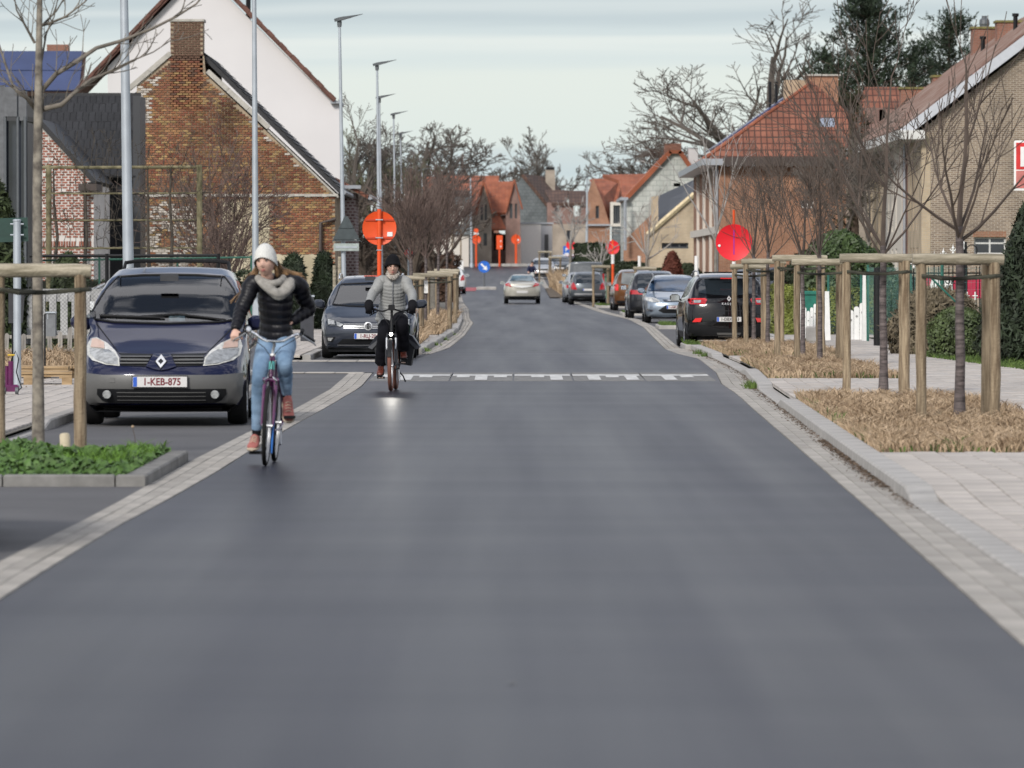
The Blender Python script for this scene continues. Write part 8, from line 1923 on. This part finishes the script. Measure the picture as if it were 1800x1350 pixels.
# blue parking sign, white posts, streetlight-like decoration
d = 450.0; t = thing('parking_sign', 'small blue parking sign right of the road, far away', 'road sign', ((996-900)*d/1e4, d, gz(d)))
h = 1.7-(441-472)*d/1e4 - gz(d); MB().path([(0,.05,0),(0,.05,h)], .06, 8).build('pole', M_galv, t); MB().bbox(-.27,.27,-.02,.02,h-.38,h+.38,.01).build('sign_plate', MT['sign_blue'], t)
p = t.children[-1]; text_part(p, 'P', .42, (0,-.03,h+.08), (R(90),0,0), M_white); MB().box(-.14,.14,-.03,-.021,h-.32,h-.16).build('white_panel', M_white, p)
for px, y0, d, lab in ((1224, 450, 205, 'slim white post beside the copper beech'), (1014, 436, 430, 'white post right of the small red disc'), (1124, 450, 245, 'white post behind the pale staked tree')):
    t = MB().path([(0,0,0),(0,0,1.7-(y0-472)*d/1e4 - gz(d))], .07 if d < 300 else .1, 10).build('white_post', M_white); t.location = ((px-900)*d/1e4, d, gz(d)); t['label'] = lab; t['category'] = 'post'
# stakes in the far right bays
for xl, xr, xt, d, ry, lab in ((1043,1069,1056,252,469,'pale stake frame beside the grey hatchback'), (1117,1150,1137,225,472,'pale stake frame above the silver estate roof'), (948,968,957,380,463,'far stake frame over the tall straw grass'), (966,985,975,350,467,'far stake frame nearest the grey van')):
    f = lambda p: (p-900)*d/1e4
    stakes('tree_stakes', lab, f(xl), f(xr), f(xt), d, 1.7-(ry-472)*d/1e4, 1.0, rr=.07)
# island kerbs in the right bays
for d0, d1, x1 in ((119.5,123,4.0),(160,164,5.6),(206,212,5.6),(246,256,5.6)):
    t = thing('bay_island', ['small grassed kerb island by the left rear wheel of the black suv','kerbed island between parked cars beyond the silver estate','kerbed island behind the dark hatchback','kerbed island with a stake frame beside the grey hatchback'][[119.5,160,206,246].index(d0)], 'kerb island', (RR(d0)+.4, d0, 0))
    w_ = x1 - RR(d0) - .4
    MB().bbox(0,w_,0,.16,-.03,.1,.02).build('kerbstone', M_kerb, t); MB().bbox(0,.16,.17,d1-d0,-.03,.1,.02).build('kerbstone', M_kerb, t); MB().box(.16,w_,.16,d1-d0,-.03,.08).build('soil', M_dirt, t)
    g = blades('grass_tuft', M_grass, lambda x, d: True, .05, w_, .1, d1-d0, 900, .12, .012, int(d0), .07, None, .5); g.parent = t; g['kind'] = 'stuff'
# right edge red and white zone sign
d = 98.0; X = (1782-900)*d/1e4; Zt, Zb = 1.7-(247-472)*d/1e4, 1.7-(335-472)*d/1e4
t = thing('zone_sign', 'red and white rectangular sign cut by the right picture edge, on a grey post', 'road sign', (X+.35, d, .05))
MB().bbox(-.35,.35,-.0,.03,Zb-.05,Zt-.05,.02).build('sign_plate', M_white, t)
MB().box(-.315,.315,-.006,-.001,Zt-.55,Zt-.09).build('red_field', mat('sign_red', (.60,.03,.03), .4), t); MB().box(-.315,.315,-.006,-.001,Zb-.01,Zt-.57).build('faded_red_field', mat('faded_red', (.52,.17,.15), .5), t)
MB().box(-.24,.24,-.011,-.007,Zt-.5,Zt-.16).build('white_field', M_white, t)
MB().path([(0.0,.05,0),(0,.05,Zt)], .035, 10).build('pole', M_galv, t)
# green sign back at the left with its grey pole
d = 76.0; t = thing('green_sign', 'back of a dark green direction sign on a grey pole at the left edge', 'road sign', ((31-900)*d/1e4, d, .09))
Zf = lambda y: 1.7-(y-472)*d/1e4 - .09
MB().path([(0,-.06,0),(0,-.06,Zf(388))], .052, 14).build('pole', M_galv, t, smooth=True); MB().lathe([(.058,0),(.058,.02),(.03,.03)], 12, M=Matrix.Translation((0,-.06,Zf(389)))).build('pole_cap', M_galv, t)
MB().bbox(-.42,.215,0,.03,Zf(425),Zf(383),.008, M=Matrix.Rotation(R(-2),4,'Y')).build('sign_plate', mat('dark_green_panel', (.012,.045,.035), .5), t)
for y in (394,413): MB().path([(-.09,-.07,Zf(y)),(.09,-.07,Zf(y))], .012, 6).build('clamp', M_galv, t)
# letter boxes
d = 80.0; t = thing('letter_box', 'dark grey letter box with pale lid near the green sign pole', 'letter box', ((26-900)*.008, d, .09))
Z8 = lambda y: 1.7-(y-472)*.008-.09
MB().path([(-.02,.06,0),(-.02,.06,Z8(560))], .03, 8).build('post', M_black, t)
MB().add([(-.08,-.1,Z8(568)),(.10,-.1,Z8(568)),(.13,-.1,Z8(512)),(-.08,-.1,Z8(508)),(-.08,.15,Z8(568)),(.10,.15,Z8(568)),(.13,.15,Z8(512)),(-.08,.15,Z8(508))], [(0,1,2,3),(7,6,5,4),(0,4,5,1),(1,5,6,2),(2,6,7,3),(3,7,4,0)]).build('box', mat('dark_box', (.03,.032,.038), .5), t)
MB().add([(-.1,-.13,Z8(509)),(.16,-.13,Z8(514)),(.16,.17,Z8(514)),(-.1,.17,Z8(509)),(-.1,-.13,Z8(506.5)),(.16,-.13,Z8(511)),(.16,.17,Z8(511)),(-.1,.17,Z8(506.5))], [(3,2,1,0),(4,5,6,7),(0,1,5,4),(1,2,6,5),(2,3,7,6),(3,0,4,7)]).build('lid', M_galv, t)
d = 84.0; t = thing('letter_box', 'light grey letter box on a thin black post before the picket fence', 'letter box', ((88-900)*.0084, d, .05))
Z8 = lambda y: 1.7-(y-472)*.0084-.05
MB().bbox(-.055,.085,-.1,.12,Z8(591),Z8(550),.02).build('box', mat('grey_box', (.16,.17,.18), .5), t); MB().path([(-.075,-.02,0),(-.075,-.02,Z8(552))], .014, 6).build('post', M_black, t)
MB().bbox(-.06,.09,-.12,.13,Z8(550.5),Z8(548),.005).build('lid', M_galv, t); MB().box(-.03,-.02,-.105,-.1,Z8(561),Z8(551)).build('latch', M_galv, t)
# picket fence: each pale a piece
d = 100.0; t = thing('picket_fence', 'weathered grey picket fence before the hedge at left', 'fence', (-8.5, d, .05))
k = .01; Zp = lambda y: 1.7-(y-472)*k-.05; rnd = random.Random(3); M_pick = mat('weathered_picket', (.22,.20,.18), .9, var=.4, sc_=4, c2=(.42,.40,.37), rnd=.15, st=(3,3,.5))
i = 0; x = -9.35
while x < -5.9:
    w_ = .04; h0 = Zp(577) + .06*rnd.uniform(-1,1) - (.05 if i%2 else 0)
    o = MB(); pr = [(-w_,0),(w_,0),(w_,h0-.05),(w_*.7,h0-.015),(0,h0),(-w_*.7,h0-.015),(-w_,h0-.05)]
    o.add([(a,-.012,b) for a, b in pr]+[(a,.012,b) for a, b in pr], [tuple(range(7)), tuple(reversed(range(7,14)))] + [(j,j+7,(j+1)%7+7,(j+1)%7) for j in range(7)])
    o = o.build('pale', M_pick, t); o.location = (x+8.5, 0, 0); o.rotation_euler = (0, R(rnd.uniform(-2.5,2.5)), 0); x += .145 + .02*rnd.random(); i += 1
for z in (.18, .42): MB().box(-.9,2.6,.012,.045,z,z+.06).build('rail', M_pick, t)
# second, taller white fence behind with round cut-outs: garden gate panel
d = 112.0; t = thing('garden_fence', 'pale board fence with gaps standing behind the chain link mesh', 'fence', (-8.8, d, .1))
x = -.9
while x < 3.3: o = MB().bbox(-.07,.07,-.012,.012,.25,1.1,.01).build('board', mat('pale_board', (.40,.40,.40), .85, var=.15, rnd=.1), t); o.location = (x, 0, 0); x += .22
MB().box(-1,3.4,.02,.05,.95,1.2).build('rail', MT['pale_board'], t); MB().box(-1,3.4,.02,.05,.3,.38).build('rail', MT['pale_board'], t)
# chain link fence
d = 108.0; k = .0108; t = thing('chain_link_fence', 'black chain link fence with top rail behind the blue people carrier', 'fence', (-8.5, d, .05))
Z = lambda y: 1.7-(y-472)*k-.05; X = lambda p: (p-900)*k+8.5
MB().path([(X(52),0,Z(450)),(X(386),0,Z(449))], .028, 8).build('top_rail', M_black, t)
for p in (188, 384, 60): MB().path([(X(p),0,0),(X(p),0,Z(446))], .035, 8).build('post', M_black, t)
wm = MB(); H = Z(451); x0, x1 = X(55), X(384); s = .075; n = int((x1-x0+H)/s)
for i in range(n):
    for sg in (1,-1):
        a = x0 - H + i*s; p, q = (a, 0), (a+H, H)
        if p[0] < x0: p = (x0, x0-a)
        if q[0] > x1: q = (x1, x1-a)
        if q[0] <= p[0]: continue
        z = lambda v: v if sg == 1 else H-v
        wm.path([(p[0],0,z(p[1])),(q[0],0,z(q[1]))], .0022, 3, cap=False)
o = wm.build('wire_mesh', M_black, t); o['kind'] = 'stuff'
d = 131; t = thing('green_rail', 'green netting rail behind the chain link fence', 'fence', (-8, d, .1))
MB().path([(-3.3,0,1.7+.012*131/10-.1+.02),(2.0,0,1.86)], .025, 6).build('rail', mat('green_rail_paint', (.02,.10,.07), .5), t)
for x in (-3.2,-1.5,.3,2.0): MB().path([(x,0,0),(x,0,1.9)], .025, 6).build('post', MT['green_rail_paint'], t)
# espalier frame
d = 136.0; k = d/1e4; t = thing('espalier_frame', 'wooden espalier frame with trained bare branches before the old brick house', 'trellis', (-9.5, d, .05))
X = lambda p: (p-900)*k+9.5; Z = lambda y: 1.7-(y-472)*k-.05; M_moss = mat('mossy_wood', (.13,.12,.06), .9, var=.4, sc_=5, c2=(.26,.23,.14))
for p, r in ((86,.07),(351,.07),(-40,.07)): MB().path([(X(p),0,0),(X(p),0,Z(290))], r, 10).build('post', M_moss, t, smooth=True)
for y in (294,340,387,436): MB().path([(X(-60),0,Z(y)),(X(150),-.02,Z(y+.5)),(X(352),0,Z(y-.5))], .022 if y > 300 else .038, 7).build('rail', M_moss, t)
mb = MB(); rnd = random.Random(12); o_ = opt(wig=.25, trop=.12, lev=3, kids=[2,2,2], t0=.2, ang=(30,80), len=(.4,.8), thin=.6, rmin=.006)
for y in (294,340,387,436):
    p = -50
    while p < 350:
        a = Vector((X(p),0,Z(y))); grow(mb, a, Vector((rnd.uniform(-.4,.4), rnd.uniform(-.3,.3), 1)), rnd.uniform(.35,1.0), .012, 1, o_, rnd)
        q = [Vector((X(p+j*9), rnd.uniform(-.03,.03), Z(y)+rnd.uniform(-.025,.035))) for j in range(4)]; mb.path(q, .014, 5, cap=False); p += rnd.uniform(8, 16)
for p in (98, 150, 262, 300, 20): 
    q = [Vector((X(p)+rnd.uniform(-.05,.05), 0, z)) for z in (0,.8,1.6,2.4,3.2,Z(294))]; mb.path(q, [.06,.05,.05,.04,.035,.02], 7, cap=False)
mb.build('trained_branches', mat('dark_bark', (.06,.05,.04), .9, var=.4, sc_=6), t)
# pallets, boards and rubble on the earth plot
M_pal = mat('pallet_wood', (.34,.22,.11), .88, var=.35, sc_=4, c2=(.50,.36,.21), rnd=.12, st=(.6,4,4))
def pallet(label, loc, rz, tilt=0):
    t = thing('pallet', label, 'pallet', loc, rz)
    for i in range(6): o = MB().box(-.6,.6,-.05,.05,.125,.147).build('deck_board', M_pal, t); o.location = (0,-.42+i*.168,0)
    for y in (-.4,0,.4):
        MB().box(-.6,.6,y-.05,y+.05,.10,.122).build('stringer', M_pal, t)
        for x in (-.53,0,.53): MB().box(x-.07,x+.07,y-.05,y+.05,.02,.10).build('block', M_pal, t)
        MB().box(-.6,.6,y-.05,y+.05,0,.02).build('bottom_board', M_pal, t)
    t.rotation_euler = (tilt, 0, rz); t.scale = (1,1,1.45); return t
pallet('wooden pallet lying on the bare earth beside the left stake', (-6.75, 79.5, .05), R(4))
pallet('second pallet half under boards farther back', (-7.0, 84, .05), R(-12))
for i, (a, b, m) in enumerate((((60,664),(118,676),M_pal),((55,655),(120,668),M_black),((15,650),(75,652),M_pal))):
    d = 86 - i*.5; o = MB().path([P(*a, d), P(*b, d)], [(.05,.02)]*2, 4).build('loose_board', m); o['label'] = ['long brown board leaning over the far pallet','black board lying across the rubble by the pallets','plank lying behind the pallets at left'][i]; o['category'] = 'board'
rb = MB(); rnd = random.Random(21)
for i in range(420):
    x, y = rnd.uniform(-8.2,-6.1), rnd.uniform(77,99); s = rnd.uniform(.015,.06); z = .05
    rb.add([Vector((x,y,z)) + rv(rnd)*s for _ in range(4)], [(0,1,2),(0,2,3),(0,3,1),(1,3,2)])
o = rb.build('rubble', mat('rubble_mat', (.20,.16,.12), .95, var=.5, sc_=8)); o['kind'] = 'stuff'; o['label'] = 'stones and clods strewn over the bare earth plot'; o['category'] = 'rubble'
g = blades('dry_weeds', M_dry, lambda x, d: True, -8.8, -6.0, 92, 100, 4500, .3, .010, 88, .05, None, .8); g['kind'] = 'stuff'; g['label'] = 'dry weeds along the foot of the picket fence'; g['category'] = 'weeds'
g = blades('rough_grass', M_grass, lambda x, d: True, -10.5, -5.9, 96, 110, 6500, .2, .012, 89, .02, None, .6); g['kind'] = 'stuff'; g['label'] = 'rough green grass under the picket fence'; g['category'] = 'grass'
t = thing('purple_machine', 'small purple wheeled tool with looped cables, at the left edge by the stake', 'tool', ((19-900)*.0073, 73, .09))
M_pur = mat('purple_paint', (.10,.01,.07), .4)
MB().path([(0,0,.1),(0,0,.42)], .035, 8).build('column', M_pur, t); MB().path([(-.05,.05,.1),(-.05,.05,.36)], .03, 8).build('column', M_pur, t); MB().bbox(-.1,.1,-.06,.1,.03,.12,.02).build('base', M_pur, t)
for x in (-.08,.08): MB().lathe([(.001,-.02),(.045,-.02),(.045,.02),(.001,.02)], 12, M=Matrix.Translation((x,-.05,.045)) @ Matrix.Rotation(R(90),4,'Y')).build('wheel', M_lampgrey, t)
MB().path([(0,0,.42),(.06,0,.55),(.10,0,.45),(.07,0,.28),(.10,0,.18),(.14,0,.08),(.06,0,.03)], .008, 5).build('cable', M_black, t); MB().path([(-.04,0,.5),(.05,0,.5)], .012, 6).build('handle', mat('yellow_grip', (.6,.4,.03), .5), t)
# dark screen/bin behind the young cyclist's shoulder
t = thing('dark_cabinet', 'flat dark grey cabinet standing between the young cyclist and the yews', 'cabinet', ((541-900)*.0126, 126, .09))
MB().bbox(-.16,.13,-.08,.12,0,.98,.015).build('door', mat('cabinet_grey', (.035,.038,.048), .5), t); MB().bbox(-.18,.15,-.1,.14,.98,1.02,.01).build('lid', M_galv, t); MB().box(.135,.145,-.09,-.06,.55,.8).build('handle', M_chrome, t)
for px, y0, d, lab in ((597, 455, 130, 'thin wooden post in front of the chequered annex'), (588, 470, 128, 'short grey post before the brick corner')):
    o = MB().path([(0,0,0),(0,0,1.7-(y0-472)*d/1e4)], .04, 8).build('garden_post', M_woodgrey); o.location = ((px-900)*d/1e4, d, .05); o['label'] = lab; o['category'] = 'post'
# white gate posts and concrete gate on the right
M_wg = mat('white_gate_paint', (.76,.76,.74), .6, var=.06)
def wgate(label, x0, x1, d, h, notch=False, seed=1):
    t = thing('white_gate', label, 'gate', (x0, d, .1)); w_ = x1-x0; n = 5; rnd = random.Random(seed)
    for i in range(n):
        a, b = w_*i/n, w_*(i+1)/n-.008; hh = h*(.80+.2*abs(i-2)/2)
        o = MB(); m_ = 6; pr = [(a,0),(b,0),(b,hh-.05)] + [((a+b)/2+(b-a)/2*math.cos(math.pi*j/m_), hh-.05+.05*math.sin(math.pi*j/m_)) for j in range(1,m_)] + [(a,hh-.05)]
        k_ = len(pr); o.add([(p,-.03,q) for p, q in pr]+[(p,.03,q) for p, q in pr], [tuple(range(k_)), tuple(reversed(range(k_,2*k_)))] + [(j,j+k_,(j+1)%k_+k_,(j+1)%k_) for j in range(k_)])
        o.build('board', M_wg, t)
        MB().lathe([(.001,0),((b-a)*.22,0),((b-a)*.22,.01),(.001,.01)], 10, M=Matrix.Translation(((a+b)/2,-.032,hh-.22)) @ Matrix.Rotation(R(90),4,'X')).build('hole_shade_disc', mat('shade_grey', (.30,.30,.29), .8), t)  # grey disc laid on the board, a hole's shade put into its colour
    MB().box(0,w_,.03,.06,.25,.33).build('rail', M_wg, t); MB().box(0,w_,.03,.06,h*.6,h*.6+.08).build('rail', M_wg, t)
    return t
k = .0129
wgate('white boarded gate leaf below the green bin', (1406-900)*k, (1436-900)*k, 129, .80, seed=2)
wgate('white boarded gate leaf with round holes right of the stakes', (1467-900)*k, (1516-900)*k, 128, .83, seed=3)
for px, top, d, w_, lab in ((1405,515,128,.17,'tapered white gate post left of the green bin'),(1452,512,127,.20,'tapered white gate post with dark core at the driveway'),(1519,482,126,.10,'tall thin white concrete post at the fence corner')):
    t = MB().add([(-w_/2,-.08,0),(w_/2,-.08,0),(w_/2,.08,0),(-w_/2,.08,0)] + [(x*.62,y,1.7-(top-472)*d/1e4-.1) for x, y in ((-w_/2,-.08),(w_/2,-.08),(w_/2,.08),(-w_/2,.08))], [(0,1,5,4),(1,2,6,5),(2,3,7,6),(3,0,4,7),(4,5,6,7)]).build('gate_post', M_wg)
    t.location = ((px-900)*d/1e4, d, .1); t['label'] = lab; t['category'] = 'gate post'
t = thing('green_bin', 'green wheeled bin behind the white gate', 'bin', ((1427-900)*.0132, 132, .1)); MB().add([(-.2,-.2,0),(.2,-.2,0),(.2,.2,0),(-.2,.2,0),(-.24,-.24,1.0),(.24,-.24,1.0),(.24,.24,1.0),(-.24,.24,1.0)], [(0,1,5,4),(1,2,6,5),(2,3,7,6),(3,0,4,7)]).build('body', mat('bin_green', (.01,.14,.10), .5), t)
MB().bbox(-.27,.27,-.28,.28,1.0,1.08,.03).build('lid', MT['bin_green'], t)
t = thing('grey_garden_stone', 'mossy grey stone block before the white gate', 'stone', ((1427-900)*.0125, 125, .1)); MB().bbox(-.13,.13,-.1,.1,0,.33,.03).build('block', M_kerb, t); MB().add([(-.22,-.12,0),(.13,-.12,0),(.1,.1,.1),(-.1,.1,.1)], [(0,1,2,3)]).build('moss', M_moss, t)
t = thing('green_container', 'pale green garden container behind the far right stakes', 'bin', ((1052-900)*.0300, 300, .05)); MB().bbox(-.55,.55,0,1,0,1.25,.1).build('body', mat('pale_green_plastic', (.06,.17,.11), .5), t); MB().bbox(-.6,.6,-.05,1.05,1.25,1.33,.04).build('lid', MT['pale_green_plastic'], t)
# green welded mesh fence panels with posts
M_gr = mat('green_wire', (.13,.27,.24), .5); M_grd = mat('green_post_paint', (.02,.12,.09), .5)
def mesh_fence(label, p0, p1, h, cell=.10, m=M_gr, wr=.0017, z0=.15, posts=(0,1)):
    p0, p1 = Vector(p0), Vector(p1); L = (p1-p0).length; rz = math.atan2(p1.y-p0.y, p1.x-p0.x); t = thing('mesh_fence', label, 'fence', p0, rz); wm = MB()
    n = int(L/cell)
    for i in range(n+1): wm.path([(L*i/n,0,z0),(L*i/n,0,h)], wr, 3, cap=False)
    m_ = int((h-z0)/(cell))
    for j in range(m_+1): wm.path([(0,0,z0+(h-z0)*j/m_),(L,0,z0+(h-z0)*j/m_)], wr, 3, cap=False)
    o = wm.build('wire_mesh', m, t); o['kind'] = 'stuff'
    for f in posts: MB().path([(L*f,0,-.1),(L*f,0,h+.06)], .03, 8).build('post', M_grd, t)
    return t
mesh_fence('green welded mesh fence panel between white post and black pole', ((1523-900)*.0126,125.5,.1), ((1545-900)*.0122,121,.1), 1.62, .12)
mesh_fence('green welded mesh fence running towards the nearest stakes', ((1545-900)*.0122,121,.1), ((1642-900)*.0110,108,.1), 1.62, .13, posts=(0,.5,1))
mesh_fence('fine green wire fence before the hedge near the white gates', ((1456-900)*.0131,131,.1), ((1516-900)*.0129,129.5,.1), 1.45, .055, wr=.0012)
mesh_fence('green wire fence beyond the nearest stakes, towards the yew', ((1642-900)*.0110,108,.1), ((1725-900)*.0108,107,.1), 1.60, .13, posts=(1,))
t = MB().path([(0,0,0),(0,0,1.62)], .075, 12).build('black_pole', M_blackgl); t.location = ((1542-900)*.0118, 118, .1); t['label'] = 'thick black pole right of the white concrete post'; t['category'] = 'post'
o = MB().path([P(1632,484,106), P(1702,552,106)], .02, 6).build('green_brace', M_grd); o['label'] = 'slanting dark green brace bar behind the nearest stakes'; o['category'] = 'brace'
# iron fence with white fleur tips, red banner
d = 112.0; k = .0112; t = thing('iron_fence', 'black iron fence with white lily tips behind the nearest stakes', 'fence', ((1640-900)*k, d, .1)); X = lambda p: (p-1640)*k; Z = lambda y: 1.7-(y-472)*k-.1
M_tip = M_wg
for p, y in ((1606,458),(1626,450),(1642,446),(1658,440),(1675,433),(1694,425)):
    MB().path([(X(p),0,.2),(X(p),0,Z(y)-.1)], .012, 5).build('bar', M_black, t)
    tip = MB().lathe([(.008,-.16),(.03,-.13),(.012,-.11),(.02,-.05),(.03,-.03),(.008,.0),(.002,.05)], 8, M=Matrix.Translation((X(p),0,Z(y)))); tip.path([(X(p)-.06,0,Z(y)-.05),(X(p)-.03,0,Z(y)-.09),(X(p),0,Z(y)-.07),(X(p)+.03,0,Z(y)-.09),(X(p)+.06,0,Z(y)-.05)], .012, 5); tip.build('lily_tip', M_tip, t, smooth=True)
for p in (1632,1650,1668,1684,1700,1716,1722): MB().path([(X(p),.02,.2),(X(p),.02,Z(468))], .010, 5).build('bar', M_black, t)
for y in (465,480): MB().path([(X(1600),0,Z(y)),(X(1724),0,Z(y))], .014, 5).build('rail', M_black, t)
MB().path([(X(1708)+.11*math.cos(a/10*6.28), 0, Z(440)+.11*math.sin(a/10*6.28)) for a in range(11)], .012, 5, cap=False).build('scroll', M_black, t)
MB().path([(X(1697),0,.1),(X(1697),0,Z(425))], .03, 6).build('gate_post', M_black, t)
for p, y in ((1653,520),(1700,520),(1714,520),(1635,525)):
    tip = MB(); tip.path([(X(p)-.05,0,Z(y)),(X(p)+.05,0,Z(y))], .012, 5); tip.path([(X(p),0,Z(y)-.08),(X(p),0,Z(y)+.08)], .014, 5); tip.build('lily_tip', M_tip, t)
d = 118.0; t = thing('banner', 'red banner with white panel of dark lettering behind the iron fence', 'banner', ((1672-900)*.0118, d, .1)); k = .0118; X = lambda p: (p-1672)*k; Z = lambda y: 1.7-(y-472)*k-.1
MB().box(X(1612),X(1728),0,.03,Z(524),Z(486)).build('cloth', mat('banner_red', (.42,.02,.06), .7), t)
MB().add([(X(1632),-.004,Z(511)),(X(1675),-.004,Z(511)),(X(1675),-.004,Z(490)),(X(1638),-.004,Z(490))], [(0,1,2,3)]).build('white_panel', M_white, t)
text_part(t, 'HOR', .15, (X(1665),-.01,Z(495)), (R(90),0,0), M_black); text_part(t, 'UIT', .13, (X(1665),-.01,Z(506)), (R(90),0,0), M_black)
for p in (1614,1726): MB().path([(X(p),.04,0),(X(p),.04,Z(484))], .03, 6).build('post', M_black, t)
# white blocks beyond the left cars, planters
for i, px in enumerate((797, 808)):
    o = MB().bbox(-.3,.3,-.3,.3,0,.75,.05).build('white_block', M_wg); o.location = ((px-900)*.046, 460, gz(460)); o['label'] = ['left white block beyond the left parked cars','right white block beyond the left parked cars'][i]; o['category'] = 'block'
stakes('tree_stakes', 'far stake frame over the white blocks', (795-900)*.047, (810-900)*.047, (802-900)*.047, 470, 1.7+(472-441)*.047, 1.0, rr=.08)
